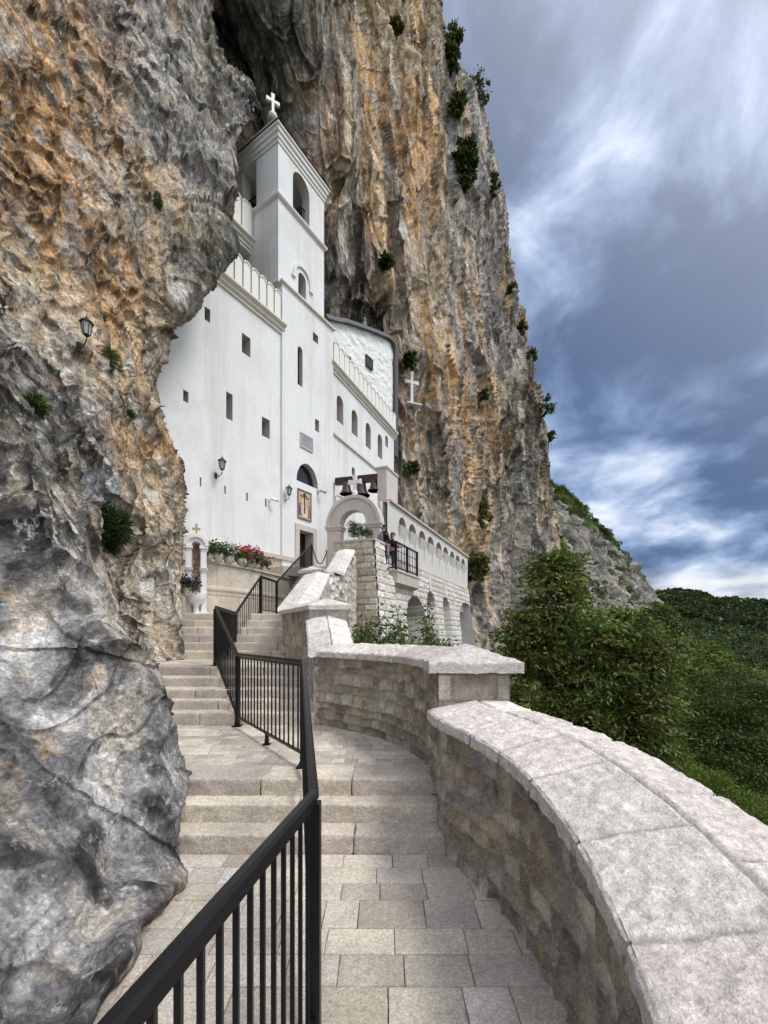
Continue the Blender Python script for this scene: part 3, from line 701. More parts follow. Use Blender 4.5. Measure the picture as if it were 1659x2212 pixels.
# --- right wing
WING = Fr(TW.p(fuR-.02, 0, -.16)[:2], (.399, .917))
wuR = WING.at(851, 960)[0]; ZW = WING.at(718, 804)[1]
print('wing', wuR, ZW)
wh = [hole(WING, 727.5, 848.7, 741.6, 920, arch=True), hole(WING, 759.6, 880, 772.6, 946, arch=True), hole(WING, 790, 909, 801, 973, arch=True), hole(WING, 816, 934, 825.6, 994, arch=True),
      hole(WING, 760, 1008, 766.6, 1030), hole(WING, 787, 1094, 794, 1120, depth=.2)]
for h in wh[:4]:
    h['depth'] = .55; h['pane'] = M['glass']
ou, oz = WING.at(835.3, 953.5); orr = .22
wh.append(dict(u0=ou-orr, u1=ou+orr, z0=oz-.35, z1=oz+.35, arch=True, depth=.3, name='oculus', pane=M['reveal']))
# small doorway with dark picture seen through the gate arch
dw = hole(WING, 793, 1118, 812, 1158); dw['z0'] = TERR; dw['depth'] = .2; dw['pane'] = M['wood']; dw['name'] = 'side_door'
wh = [h for h in wh if not (h['z0'] < 7.8 and h is not dw)]+[dw]
wall_holes('wing_wall', WING, 0, wuR, 3.0, ZW, wh, M['plaster'], church)
panes(WING, wh, church)
b = MB(); E = Fr(WING.p(wuR, 0)[:2], -WING.n); b.add([E.p(0, 0), E.p(4, 0), E.p(4, ZW), E.p(0, ZW)], [(0, 1, 2, 3)]); b.build('wing_end_wall', M['plaster'], church)
b = MB(); fa = .2
for f in ((dw['u0']-fa, dw['u0'], TERR, dw['z1']+fa), (dw['u1'], dw['u1']+fa, TERR, dw['z1']+fa), (dw['u0'], dw['u1'], dw['z1'], dw['z1']+fa)): b.fbox(WING, f[0], f[1], f[2], f[3], -.02, .07)
b.build('door_frame', M['pinkstone'], church)
cornice(WING, -.1, wuR+.18, ZW, CP, M['trim'], church)
battlement(WING.shift(.12), .15, wuR+.05, ZW+.42, 15, 1.1, church)
b = MB(); b.fbox(WING, 0, wuR, ZW+.15, ZW+.25, -4, -.02); b.build('flat_roof', M['roof'], church)
us, zs = WING.at(720, 936); ue, ze = WING.at(817, 1006)
b = MB(); b.fbox(WING, 0, wuR, zs-.06, zs+.06, 0, .09); b.build('string_course', M['trim'], church)
# beyond the wing: sloping buttress edge
us2, zs2 = WING.at(853, 1030)
b = MB(); b.fbox(WING, wuR-.9, wuR+.9, 3, 8.4, -1.2, .5); b.build('end_buttress', M['plaster'], church)

# --- plinth under the front
b = MB(); zp = 4.78
b.fbox(FAC, fu0, FAC.at(633, 1200)[0], zp-.16, zp, 0, .16); b.build('plinth_band', M['stone'], church)
def panelled(name, fr, u0, u1, z0, z1, bw, rh, parent, m=None, tone=((.50, .44, .36), (.56, .50, .44)), out=0., seed=3, res=.03, groove=.012, flip=False, jit=.2):
    s = np.arange(u0, u1+res, res); t = np.arange(z0, z1+res, res); t[-1] = z1; s[-1] = u1
    S, T = np.meshgrid(s, t, indexing='ij')
    idn, d, *_ = bricks(S.ravel(), T.ravel()-z0, rh, bw, seed, jit, 0)
    h = -groove*(1-sstep(.004, .02, d))
    Pg = np.stack([fr.O[0]+fr.d[0]*S+fr.n[0]*out, fr.O[1]+fr.d[1]*S+fr.n[1]*out, T], 2)
    col = mixc(np.array(tone[0]), np.array(tone[1]), idn)*(.5+.5*sstep(.0, .018, d))[:, None]
    return surf(name, Pg, m or M['masonry'], parent, h=h, col=col)
panelled('plinth_facing', FAC, -8, FAC.at(634, 1200)[0], 2.0, zp-.15, .95, 1.2, church, out=.07)

# --- rough chapel wall in the hollow right of the tower
chap = thing('chapel', 'rough whitewashed wall filling the cliff hollow beside the tower, capped by a grey curved flashing', 'chapel', (0, 27, 14))
A = P(700, 700, 23.0); Bp = P(849, 800, 29.2)
CH = Fr((A[0], A[1]), (Bp[0]-A[0], Bp[1]-A[1])); LC = math.hypot(Bp[0]-A[0], Bp[1]-A[1])
topx = [700, 722, 744, 780, 808, 835, 843, 848]; topy = [690, 697, 700, 712, 722, 733, 740, 752]
s = np.linspace(0, LC, 240); ux = np.array([CH.at(p, q)[0] for p, q in zip(topx, topy)]); uzv = np.array([CH.at(p, q)[1] for p, q in zip(topx, topy)])
ztop = np.interp(s, ux, uzv); tt = np.linspace(0, 1, 240)
S = np.repeat(s[:, None], 240, 1); T = 13.0+(ztop[:, None]-13.0)*tt[None, :]
q = np.stack([S.ravel(), T.ravel()*1.6, np.zeros(S.size)], 1)
h = fbm(q*1.3, 4, 77)*.08+fbm(q*4, 3, 78)*.035
Pg = np.stack([CH.O[0]+CH.d[0]*S, CH.O[1]+CH.d[1]*S, T], 2)
cw = surf('rough_wall', Pg, M['plaster_rough'], chap, h=h, col=None)
b = MB()
for k in range(len(topx)-1):
    u0, z0, u1, z1 = ux[k], uzv[k], ux[k+1], uzv[k+1]
    b.hexa([CH.p(u0, z0, .25), CH.p(u1, z1, .25), CH.p(u1, z1, -1.2), CH.p(u0, z0, -1.2), CH.p(u0, z0+.26, .16), CH.p(u1, z1+.26, .16), CH.p(u1, z1+.4, -1.2), CH.p(u0, z0+.4, -1.2)])
b.hexa([CH.p(LC-.05, 13.5, .2), CH.p(LC+.35, 13.5, .2), CH.p(LC+.35, 13.5, -1), CH.p(LC-.05, 13.5, -1), CH.p(LC-.05, uzv[-1]+.3, .2), CH.p(LC+.35, uzv[-1]+.3, .2), CH.p(LC+.35, uzv[-1]+.3, -1), CH.p(LC-.05, uzv[-1]+.3, -1)])
b.build('roof_flashing', M['gutter'], chap)
for xl, yt, xr, yb in ((789.6, 775, 801.6, 793), (749.6, 779, 754, 789)):
    u0, z1 = CH.at(xl, yt); u1, z0 = CH.at(xr, yb)
    z0, z1 = (z0+z1)/2-.27, (z0+z1)/2+.27; b = MB(); b.fbox(CH, u0, u1, z0, z1, .0, .09); w = b.build('window', M['glass'], chap)
    b = MB(); f = .05
    b.fbox(CH, u0-f, u0, z0-f, z1+f, 0, .12); b.fbox(CH, u1, u1+f, z0-f, z1+f, 0, .12); b.fbox(CH, u0, u1, z0-f, z0, 0, .12); b.fbox(CH, u0, u1, z1, z1+f, 0, .12)
    b.fbox(CH, (u0+u1)/2-.02, (u0+u1)/2+.02, z0, z1, .08, .11); b.build('window_frame', M['wood'], w)

# ================================================================ TERRACE WITH ARCADE WALL
dW = np.array([.399, .917]); nW = np.array([.917, -.399])
cA = -7.05
A0 = np.array([0., 0.]); r0 = (860-HX)/FO; Y0 = cA/(r0*.917-.399); A0 = np.array([r0*Y0, Y0])
ARC = Fr(A0, dW)
aR, zTop = ARC.at(1010, 1207); _, zTopL = ARC.at(860, 1093)
zT = (zTop+zTopL)/2; z1s = ARC.at(900, 1166)[1]; z2s = ARC.at(896, 1227)[1]
print('arcade', A0, aR, zTop, zTopL, z1s, z2s)
terr = thing('terrace_wall', 'long pale stone terrace wall with a row of small niches above tall blind arches, below the church wing', 'terrace wall', (A0[0], A0[1], 0))
nic = []
px_n = [(931, 1208)]
cr = [(935, 990, 770, 862), (1008, 1062, 825, 908), (1080, 1130, 870, 952), (1142, 1190, 915, 992), (1205, 1247, 955, 1024), (1256, 1292, 990, 1058), (1305, 1338, 1022, 1087), (1346, 1376, 1052, 1112), (1386, 1414, 1080, 1137)]
for xa, xb, ya, yb in cr:
    pxa = (1050+xa*.5425)/1.8083; pxb = (1050+xb*.5425)/1.8083; pya = (1600+ya*.5425)/1.8083; pyb = (1600+yb*.5425)/1.8083
    ua = ARC.at(pxa, pyb)[0]; ub = ARC.at(pxb, pyb)[0]; um = (ua+ub)/2; zt2 = ARC.at((pxa+pxb)/2, pya)[1]; zb2 = ARC.at(pxb, pyb)[1]
    nic.append(dict(u0=ua, u1=ub, z0=zb2, z1=zt2, arch=True, depth=.28, pane=M['pinkstone'], name='niche'))
zb = float(np.mean([n['z0'] for n in nic])); zt3 = float(np.mean([n['z1'] for n in nic]))
for n in nic: n['z0'] = zb; n['z1'] = zt3
slot = []
for k in range(9):
    u = lerp(nic[0]['u0'], nic[-1]['u1'], (k+.5)/9); slot.append(dict(u0=u-.035, u1=u+.035, z0=z2s+.55, z1=z2s+1.15, depth=.1, pane=M['reveal'], name='slot'))
M['panel'] = mat('smooth_limestone', (.60, .58, .56), .8, n1=(2, .08), n2=(30, .05), bump=[(50, .2, .01)], dirt=((.34, .35, .34), 1.2, .6, .9, (1, 1, .3)))
wall_holes('parapet', ARC, -1.2, aR, z2s, zT, nic+slot, M['panel'], terr)
panes(ARC, nic+slot, terr)
for n in nic:
    b = MB(); a, c = n['u0'], n['u1']
    b.hexa([ARC.p(a+.1, zb-.5, .0), ARC.p(c-.1, zb-.5, .0), ARC.p(c-.1, zb-.5, -.1), ARC.p(a+.1, zb-.5, -.1), ARC.p(a-.06, zb, .14), ARC.p(c+.06, zb, .14), ARC.p(c+.06, zb, -.27), ARC.p(a-.06, zb, -.27)])
    b.build('niche_sill', M['panel'], terr)
b = MB(); b.fbox(ARC, -1.0, aR+.12, zT, zT+.09, -.45, .10); b.fbox(ARC, -1.0, aR+.08, z1s-.05, z1s+.03, 0, .07) if False else None
b.fbox(ARC, -1.2, aR+.05, z2s-.04, z2s+.05, 0, .07); b.build('coping', M['stone'], terr)
b = MB(); b.fbox(ARC, -1.2, aR, TERR-1, zT, -.45, -.30); b.build('parapet_inner_face', M['plaster'], terr)
b = MB(); EE = Fr(ARC.p(aR, 0)[:2], -nW); b.add([EE.p(-1., z2s-7), EE.p(6, z2s-7), EE.p(6, zT), EE.p(0, zT), EE.p(0, z2s)], [(0, 1, 2, 3, 4)]); b.build('end_wall', M['panel'], terr)
# lower wall in squared stone with four deep arches (battered end)
ah = []
for xl, xr, yt in ((876, 917, 1288), (922.8, 941, 1278), (957, 972, 1291), (992, 1023, 1303)):
    AS = ARC.shift(.22); ua = AS.at(xl, yt)[0]; ub = AS.at(xr, yt)[0]; zt4 = AS.at((xl+xr)/2, yt)[1]
    ah.append((ua, ub, zt4))
print('arches', ah)
uS = -2.0; uE = aR+.1
s = np.arange(uS, uE, .035); t = np.arange(-1.5, z2s-.03, .035); S, T = np.meshgrid(s, t, indexing='ij')
sf, tf = S.ravel(), T.ravel()
idn, d, rr_, cc_, lx, ly = bricks(sf, tf, .30, .52, 21, .5, .35)
q = np.stack([sf, tf, tf*0], 1)
h = sstep(0, .05, d)*(.05+.05*fbm(q*5, 3, 6))+idn*.02+fbm(q*12, 2, 8)*.012
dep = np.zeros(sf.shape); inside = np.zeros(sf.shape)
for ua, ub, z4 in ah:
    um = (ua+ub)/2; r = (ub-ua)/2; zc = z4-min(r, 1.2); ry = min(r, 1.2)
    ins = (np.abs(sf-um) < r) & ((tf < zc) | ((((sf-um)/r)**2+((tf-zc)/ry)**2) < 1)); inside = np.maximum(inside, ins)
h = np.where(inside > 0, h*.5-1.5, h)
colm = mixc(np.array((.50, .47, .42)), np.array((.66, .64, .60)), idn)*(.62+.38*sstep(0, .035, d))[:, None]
colm = np.where((inside > 0)[:, None], np.array((.33, .34, .29))[None, :]*(.7+.6*idn)[:, None], colm)  # grey-green stone, painted darker inside the arches to stand in for shade
Pg = np.stack([ARC.O[0]+ARC.d[0]*S, ARC.O[1]+ARC.d[1]*S, T], 2)
bat = np.clip(z2s-T, 0, 9)*.10
Pg[:, :, 0] += nW[0]*bat; Pg[:, :, 1] += nW[1]*bat
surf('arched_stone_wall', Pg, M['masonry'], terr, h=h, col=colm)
b = MB()
for ua, ub, z4 in ah[1:]:
    u = (ua+ub)/2
    if u < uE: b.hexa([ARC.p(u-.12, z4+.02, .20), ARC.p(u+.12, z4+.02, .20), ARC.p(u+.12, z4+.02, -.1), ARC.p(u-.12, z4+.02, -.1), ARC.p(u-.12, z2s-.05, .10), ARC.p(u+.12, z2s-.05, .10), ARC.p(u+.12, z2s-.05, -.1), ARC.p(u-.12, z2s-.05, -.1)])
b.build('pilaster', M['panel'], terr)
# terrace floor
tf = MB(); g = lambda u, o: tuple(ARC.p(u, 0, o)[:2])
tf.prism([tuple(ARC.p(-2.9, 0, -.02)[:2]), tuple(ARC.p(aR-.1, 0, -.45)[:2]), tuple(WING.p(aR, 0, -1)[:2]), tuple(WING.p(0, 0, -.2)[:2]), tuple(TW.p(fuT-1.0, 0, -.2)[:2]), tuple(TW.p(fuT-1.0, 0, 1.05)[:2]), (-2.95, 16.8), (-1.85, 16.8), (-1.7, 17.4)], TERR-.35, TERR)
o = tf.build('terrace_floor', M['stone'], None); tag(o, kind='structure')
# ================================================================ PATH, STEPS
def rough_block(b, V0, V1, cuts, r, amp, seed, org=(0, 0), ang=0.):
    """hewn block with rounded arrises; b collects vertices, faces and colours"""
    L_ = [V1[k]-V0[k] for k in range(3)]
    ax = []
    for k in range(3):
        n = max(1, int(L_[k]/cuts)); inner = np.linspace(V0[k]+r, V1[k]-r, n+1)
        ax.append(np.unique(np.concatenate([[V0[k], V0[k]+r*.35], inner, [V1[k]-r*.35, V1[k]]])))
    Vs = []; Fs = []; base = 0
    for k in range(3):
        i, j = [(1, 2), (2, 0), (0, 1)][k]
        for side in (0, 1):
            A, B = np.meshgrid(ax[i], ax[j], indexing='ij'); q = np.zeros(A.shape+(3,)); q[..., i] = A; q[..., j] = B; q[..., k] = V1[k] if side else V0[k]
            f = grid_faces(A.shape[0], A.shape[1], flip=not side); Vs.append(q.reshape(-1, 3)); Fs.append(f+base); base += A.size
    V = np.concatenate(Vs); F = np.concatenate(Fs)
    lo = np.array(V0)+r; hi = np.array(V1)-r; c = np.clip(V, lo, hi); d = V-c; ln = np.linalg.norm(d, axis=1, keepdims=True)
    nrm = d/np.maximum(ln, 1e-9); V = c+nrm*np.minimum(ln, r)
    w = V+seed*3.7
    V = V+nrm*((fbm(w*9, 4, seed)*amp*2.2+fbm(w*28, 3, seed+5)*amp)*np.where(nrm[:, 2] > .8, .25, 1.))[:, None]
    ca, sa = math.cos(ang), math.sin(ang)
    x = org[0]+V[:, 0]*ca-V[:, 1]*sa; y = org[1]+V[:, 0]*sa+V[:, 1]*ca
    V = np.stack([x, y, V[:, 2]], 1)
    b.append((V, F, seed))
def flush(name, blocks, m, parent, tones):
    Vs = []; Fs = []; Cs = []; base = 0
    for V, F, sd in blocks:
        r = random.Random(sd*77+5); t = np.array(tones[0])*(1-(k := r.random()))+np.array(tones[1])*k; t = t*(.78+.38*r.random())*np.array((1, .985+.03*r.random(), .95+.1*r.random()))
        n = fbm(V*4+sd, 3, 9); Cs.append(t[None, :]*(1+.35*n)[:, None]); Vs.append(V); Fs.append(F+base); base += len(V)
    return mesh_np(name, np.concatenate(Vs), np.concatenate(Fs), m, parent, np.concatenate(Cs), True)
ST = ((.53, .475, .40), (.64, .585, .515)); STL = ((.50, .44, .37), (.55, .50, .43))
def flight(label, steps, widths_seed, res=.03, tone=ST, r=.018, amp=.006, group=None, joints=None):
    """steps: (xl, xr, yfront, ydepth, zbottom, ztop)"""
    s0 = steps[0]
    t = thing('stone_steps', label, 'steps', ((s0[0]+s0[1])/2, s0[2], s0[4]), group)
    for k, (xl, xr, yf, dp, z0, z1) in enumerate(steps):
        rr = random.Random(widths_seed*31+k)
        js = joints[k] if joints and joints[k] is not None else None
        if js is None:
            js = []; x = xl+rr.uniform(.5, 1.0)
            while x < xr-.35: js.append(x); x += rr.uniform(.7, 1.25)
        xs = [xl]+js+[xr]; bl = []
        for i in range(len(xs)-1): rough_block(bl, (xs[i]+.003, yf, z0-.02), (xs[i+1]-.003, yf+dp+.04, z1), res, r, amp, widths_seed*100+k*7+i)
        flush('step', bl, M['paver'], t, tone)
    return t
xj = lambda px, Y: (px-HX)/FO*Y
flight('three broad pale steps at the start of the stair, closest to the viewer', [(-1.75, .62, 3.16, .25, -.02, .138), (-1.8, .60, 3.365, .22, .118, .278), (-1.9, .58, 3.55, .36, .258, .414)], 3, .018,
       joints=[[xj(764, 3.16)], [xj(640, 3.36)], [xj(563, 3.55), xj(760, 3.55)]], r=.014, amp=.007)
s2 = [(-4.2, -.9, 5.69, .26, .40, .565), (-4.2, -.93, 5.93, .23, .56, .692), (-4.3, -.97, 6.14, .33, .69, .816), (-4.4, -1.0, 6.46, .37, .81, .947), (-4.5, -1.05, 6.82, .45, .94, 1.085)]
flight('five steps in the middle of the stair, between the rounded rock and the curved parapet', s2, 5, .04)
s3 = [(-4.9, -1.5-.12*k, 8.85+.27*k, .31, 1.07+.165*k, 1.085+.165*(k+1)) for k in range(6)]
flight('six wide steps below the white shrine', s3, 6, .05)
# landings and walk: paved sheets
def pavers(name, rows, xl, xr, z, seed, w0=.24, w1=.5, gap=.0035, res=.03, tone=ST, amp=.0015):
    rr = random.Random(seed); bl = []; k = 0
    for i in range(len(rows)-1):
        y0, y1 = rows[i], rows[i+1]; a = xl(y0) if callable(xl) else xl; e = xr(y0) if callable(xr) else xr
        x = a-rr.uniform(0, .25)
        while x < e:
            w = rr.choice([rr.uniform(w0, w0*1.35), rr.uniform(w0*1.3, w1), rr.uniform(w0*1.1, w1)]); dz = rr.uniform(-.0015, .0015)
            rough_block(bl, (x+gap/2, y0+gap/2, z-.05), (x+w-gap/2, y1-gap/2, z+dz), res, .006, amp, seed*1000+k); k += 1; x += w
    o = flush(name, bl, M['paver'], None, tone); tag(o, kind='structure'); return o
rows = [3.16, 2.984, 2.79, 2.616, 2.365, 2.173, 1.975, 1.76, 1.56, 1.33, 1.12, .88, .66, .42, .2, -.05, -.3]
pavers('paved_path', rows[::-1], lambda y: -1.75, lambda y: .95, 0., 41, .19, .40, res=.035)
ry = list(np.arange(3.9, 5.71, .13)); ry[-1] = 5.69
pavers('landing_paving', ry, lambda y: -2.1-(y-3.9)*.9, lambda y: .45-.6*max(0, y-4.2), .414-.004, 42, .12, .26, res=.06)
ry = list(np.linspace(7.1, 8.86, 10)); pavers('landing_paving', ry, -4.9, lambda y: -1.0-(y-7)*.5, 1.085-.004, 43, .2, .4, res=.08)
ry = list(np.linspace(10.4, 13.2, 12)); pavers('upper_landing_paving', ry, -6.4, -1.9, 2.075, 44, .3, .5, res=.1)
b = MB(); b.box(-2.2, 1.2, -3.5, 3.5, -.6, -.045); b.build('path_bed', M['soil']); tag(bpy.context.scene.collection.objects['path_bed'], kind='structure')
b = MB(); b.box(-2.3, .6, 3.2, 3.6, -.6, .1); b.prism([(-2.3, 3.6), (.55, 3.6), (.5, 3.9), (.3, 4.4), (-.1, 4.95), (-.95, 5.75), (-4.4, 5.75), (-4.4, 4.9)], -.6, .40)
b.prism([(-4.6, 5.76), (-.95, 5.76), (-1.1, 6.9), (-4.6, 6.9)], -.6, .52); b.prism([(-4.6, 6.9), (-1.1, 6.9), (-1.9, 8.9), (-5.2, 8.9)], -.6, .95); b.prism([(-5.2, 8.95), (-1.6, 8.95), (-2.1, 10.35), (-6.5, 10.35)], -.6, 1.05); b.prism([(-5.5, 10.4), (-2.1, 10.4), (-2.1, 13.3), (-7.5, 13.3), (-6.5, 10.4)], 1.2, 2.03)
o = b.build('stair_bed', M['stone']); tag(o, kind='structure')
# upper flight up to the door
fl4 = []; ang4 = math.atan2(-(-2.30+2.35), 4.9)
n4 = 13
p0 = np.array((-2.42, 11.95)); p1 = np.array((-2.32, 16.75)); hw = .55
t4 = thing('stone_steps', 'narrow upper flight of steps climbing to the dark church door', 'steps', (p0[0], p0[1], 2.075))
for k in range(n4):
    y = p0[1]+(p1[1]-p0[1])*k/n4; x = p0[0]+(p1[0]-p0[0])*k/n4; dz = (TERR-2.075)/n4
    bl = []; rough_block(bl, (x-.62, y, 2.075+dz*k-.02), (x+.66, y+(p1[1]-p0[1])/n4+.04, 2.075+dz*(k+1)), .09, .02, .003, 900+k); flush('step', bl, M['paver'], t4, ST)
b = MB(); SF = Fr((-3.04, 17.2), (0, -1))
b.fprism(Fr((-3.05, 17.0), (.0, -1.)), [(0, 2.0), (5.15, 2.0), (5.05, 2.1), (.3, TERR-.02), (0, TERR-.02)][::1], -.1, 0) if False else None
b.add([(-3.05, 11.9, 2.0), (-3.05, 17.3, 2.0), (-3.05, 17.3, TERR-.02), (-3.05, 16.8, TERR-.02), (-3.05, 11.95, 2.1), (-1.75, 11.9, 2.0), (-1.75, 17.3, 2.0), (-1.75, 17.3, TERR-.02), (-1.75, 16.8, TERR-.02), (-1.75, 11.95, 2.1)],
      [(0, 4, 3, 2, 1), (5, 6, 7, 8, 9), (0, 5, 9, 4), (4, 9, 8, 3), (3, 8, 7, 2)])
b.build('side_wall', M['stone'], t4)

# ================================================================ PARAPETS
PAL = [np.array((.50, .435, .34)), np.array((.58, .52, .42)), np.array((.41, .355, .28)), np.array((.55, .51, .44)), np.array((.47, .385, .275))]
def resample(pts, step):
    pts = np.array(pts, float); n = len(pts)
    u = np.linspace(0, n-1, 400); q = catmull(pts, u)
    L2 = np.concatenate([[0], np.cumsum(np.linalg.norm(np.diff(q[:, :2], axis=0), axis=1))])
    s = np.arange(0, L2[-1], step); s = np.append(s, L2[-1])
    return s, np.stack([np.interp(s, L2, q[:, k]) for k in range(q.shape[1])], 1)
def stone_face(name, pts, parent, m, ch=.2, cw=.3, res=.015, seed=1, pal=None, side=1, amp=.03, joint=.016, mort=(.30, .265, .215), coursed=False, rough=1., straight=False, jd=.5):
    """pts: (x, y, z0, z1) along the wall; visible face on the left (side=1) of the walking direction"""
    s, q = resample(pts, res)
    if straight:
        A = np.array(pts, float); L2 = np.concatenate([[0], np.cumsum(np.linalg.norm(np.diff(A[:, :2], axis=0), axis=1))]); s = np.append(np.arange(0, L2[-1], res), L2[-1]); q = np.stack([np.interp(s, L2, A[:, k]) for k in range(4)], 1)
    zmin, zmax = q[:, 2].min(), q[:, 3].max(); nt = max(3, int((zmax-zmin)/res)+1)
    tt = np.linspace(0, 1, nt); S = np.repeat(s[:, None], nt, 1); T = q[:, 2:3]+(q[:, 3:4]-q[:, 2:3])*tt[None, :]
    Pg = np.stack([np.repeat(q[:, 0:1], nt, 1), np.repeat(q[:, 1:2], nt, 1), T], 2)
    sf, tf = S.ravel(), T.ravel(); z = np.zeros(sf.shape)
    w3 = np.stack([sf, tf, z+seed], 1)
    if coursed: idn, d, _r, _c, lx, ly = bricks(sf+fbm(w3*5, 3, 3)*coursed, tf+fbm(w3*4, 3, 4)*coursed, ch, cw, seed, .6, .5)
    else: idn, d = rubble(sf+fbm(w3*6, 3, 3)*.03, tf+fbm(w3*6, 3, 4)*.03, ch, cw, seed)
    body = sstep(0, joint*2.2, d)
    h = body*amp*(.55+.9*((idn*7.3) % 1))+body*rough*(fbm(w3*7, 4, 6)*.035+fbm(w3*24, 3, 7)*.010)+(1-body)*fbm(w3*20, 2, 8)*.006
    ff, gg, ii = facets(w3*np.array([11, 8, 1]), seed+3); h = h+body*ff*.010*rough
    if coursed: h = h+body*rough*((lx-.5)*(((idn*31.7) % 1)-.5)+(ly-.5)*(((idn*57.1) % 1)-.35))*.055
    P_ = pal or PAL; k = (idn*997).astype(int) % len(P_); col = np.stack(P_)[k]*(.66+.62*((idn*13.7) % 1))[:, None]*(.9+.2*ii)[:, None]*(.55+.45*sstep(0, joint*1.6, d))[:, None]
    n = fbm(w3*3.5, 4, 11); n2 = fbm(w3*np.array([14, 5, 1]), 4, 12)
    col = col*(1+.3*n+.3*n2)[:, None]; col = mixc(col, np.array(PAL[4])*.8 if pal is None else np.array(P_[0]), np.clip(sstep(.15, .4, n2)*.5, 0, 1))
    col = mixc(np.array(mort)[None, :]*np.ones((len(sf), 1)), col, sstep(0, joint, d)*1.)
    return surf(name, Pg, m, parent, h=h, col=col, flip=(side < 0))
def coping(name, pts, prof, parent, m=None, res=.02, seed=5, slab=.45, amp=.012, tone=((.58, .525, .48), (.70, .65, .605)), groove=.016, rightside=1, ends=True, split=None, face_amp=.012, straight=False):
    """pts (x,y,z,w) along the inner edge; prof: list of (offset fraction of w, dz); offsets go to the right of the walking direction"""
    s, q = resample(pts, res)
    if straight:
        A = np.array(pts, float); L2 = np.concatenate([[0], np.cumsum(np.linalg.norm(np.diff(A[:, :2], axis=0), axis=1))]); s = np.append(np.arange(0, L2[-1], res), L2[-1]); q = np.stack([np.interp(s, L2, A[:, k]) for k in range(4)], 1)
    d = np.gradient(q[:, :2], axis=0); d /= np.linalg.norm(d, axis=1, keepdims=True)
    for _ in range(3): d = (d+np.roll(d, 1, 0)*(np.arange(len(d)) > 0)[:, None]+np.roll(d, -1, 0)*(np.arange(len(d)) < len(d)-1)[:, None]); d /= np.linalg.norm(d, axis=1, keepdims=True)
    nr = np.stack([d[:, 1], -d[:, 0]], 1)*rightside
    pr = np.array(prof, float); seg = np.concatenate([[0], np.cumsum(np.hypot(np.diff(pr[:, 0])*q[:, 3].mean(), np.diff(pr[:, 1])))])
    t = np.unique(np.concatenate([np.arange(0, seg[-1], res), seg, seg[1:-1]+.006, seg[1:-1]-.006])); t = t[(t >= 0) & (t <= seg[-1])]
    o = np.interp(t, seg, pr[:, 0]); dz = np.interp(t, seg, pr[:, 1])
    W = q[:, 3:4]
    Pg = np.stack([q[:, 0:1]+nr[:, 0:1]*o[None, :]*W, q[:, 1:2]+nr[:, 1:2]*o[None, :]*W, q[:, 2:3]+dz[None, :]+0*W], 2)
    S, T = np.meshgrid(s, t, indexing='ij'); sf, tf = S.ravel(), T.ravel(); w3 = np.stack([sf, tf, tf*0+seed], 1)
    ridge = seg[split] if split else 1e9
    rowid = (tf > ridge).astype(np.int64); z0 = np.zeros(sf.shape, np.int64)
    wb = slab; x = (sf+fbm(w3*2.2, 2, 3)*.03)/wb+rowid*.43; i = np.floor(x).astype(np.int64); b_ = lambda k: k+.45*(rnd(k, rowid, z0, seed)-.5)
    i = np.where(x < b_(i), i-1, i); i = np.where(x >= b_(i+1), i+1, i); dj = np.minimum(x-b_(i), b_(i+1)-x)*wb
    if split: dj = np.minimum(dj, np.abs(tf-ridge-fbm(w3*3, 2, 9)*.012))
    idn = rnd(i, rowid, z0, seed+4)
    body = sstep(0, .016, dj)
    ff, gg, ii = facets((w3+.02*fbm(w3*12, 2, 5)[:, None])*np.array([26, 26, 1])*min(1., .012/res*1.2), seed+6)
    h = body*(fbm(w3*4.5, 3, seed)*amp*.9+fbm(w3*16, 4, seed+1)*amp*1.2+ff*amp*.55)-(1-sstep(.004, .018, dj))*groove
    col = mixc(np.array(tone[0]), np.array(tone[1]), idn)*(1+.18*fbm(w3*6, 4, 21)+.34*fbm(w3*22, 4, 22))[:, None]*(.87+.26*ii)[:, None]*(.9+.2*((idn*7.7) % 1))[:, None]
    col = mixc(np.array((.30, .275, .25))[None, :]*np.ones((len(sf), 1)), col, .15+.85*sstep(.002, .014, dj))
    ob = surf(name, Pg, m or M['cap'], parent, h=h, col=col, flip=(rightside > 0), cap=True)
    return ob
def close_end(parent, name, poly, m, z=None):
    b = MB(); b.add(poly, [tuple(range(len(poly)))]); return b.build(name, m, parent)

# --- W1: curved near parapet  (walking from far to near: interior on the right hand -> outer side left)
w1 = thing('curved_parapet', 'curving stone parapet in the right foreground, brown fieldstone below a wide rough pale coping', 'wall', (.7, 2, 0))
base1 = [(.36, 3.75), (.40, 3.45), (.43, 3.16), (.60, 2.70), (.715, 2.27), (.745, 1.85), (.735, 1.5), (.68, 1.15), (.60, .85), (.48, .5), (.30, .1), (.05, -.4), (-.2, -1.)]
zin = [.99, .99, .985, .96, .93, .885, .84, .795, .765, .72, .66, .6, .5]
stone_face('fieldstone_face', [(x, y, -.06, z-.05) for (x, y), z in zip(base1, zin)], w1, M['masonry_near'], ch=.125, cw=.19, res=.010, seed=3, side=-1, amp=.03, joint=.010, coursed=.065, mort=(.40, .36, .30))
inn = [(x-.055, y-.01, z, .68) for (x, y), z in zip(base1, zin)]
inn = inn[1:]
coping('coping', inn[::-1], [(.09, -.075), (0, -.065), (.0, 0), (.02, .012), (.56, .085), (.60, .085), (.98, .07), (1.0, .05), (1.0, -.06), (.9, -.07)], w1, res=.012, seed=8, slab=.40, amp=.010, rightside=1, split=5)
outer = []
q = np.array(base1, float); dd = np.gradient(q, axis=0); dd /= np.linalg.norm(dd, axis=1, keepdims=True)
ob = q+np.stack([-dd[:, 1], dd[:, 0]], 1)*.55
stone_face('outer_face', [(x, y, -2.5, z-.04) for (x, y), z in zip(ob, zin)], w1, M['masonry'], ch=.2, cw=.3, res=.04, seed=4, side=1)
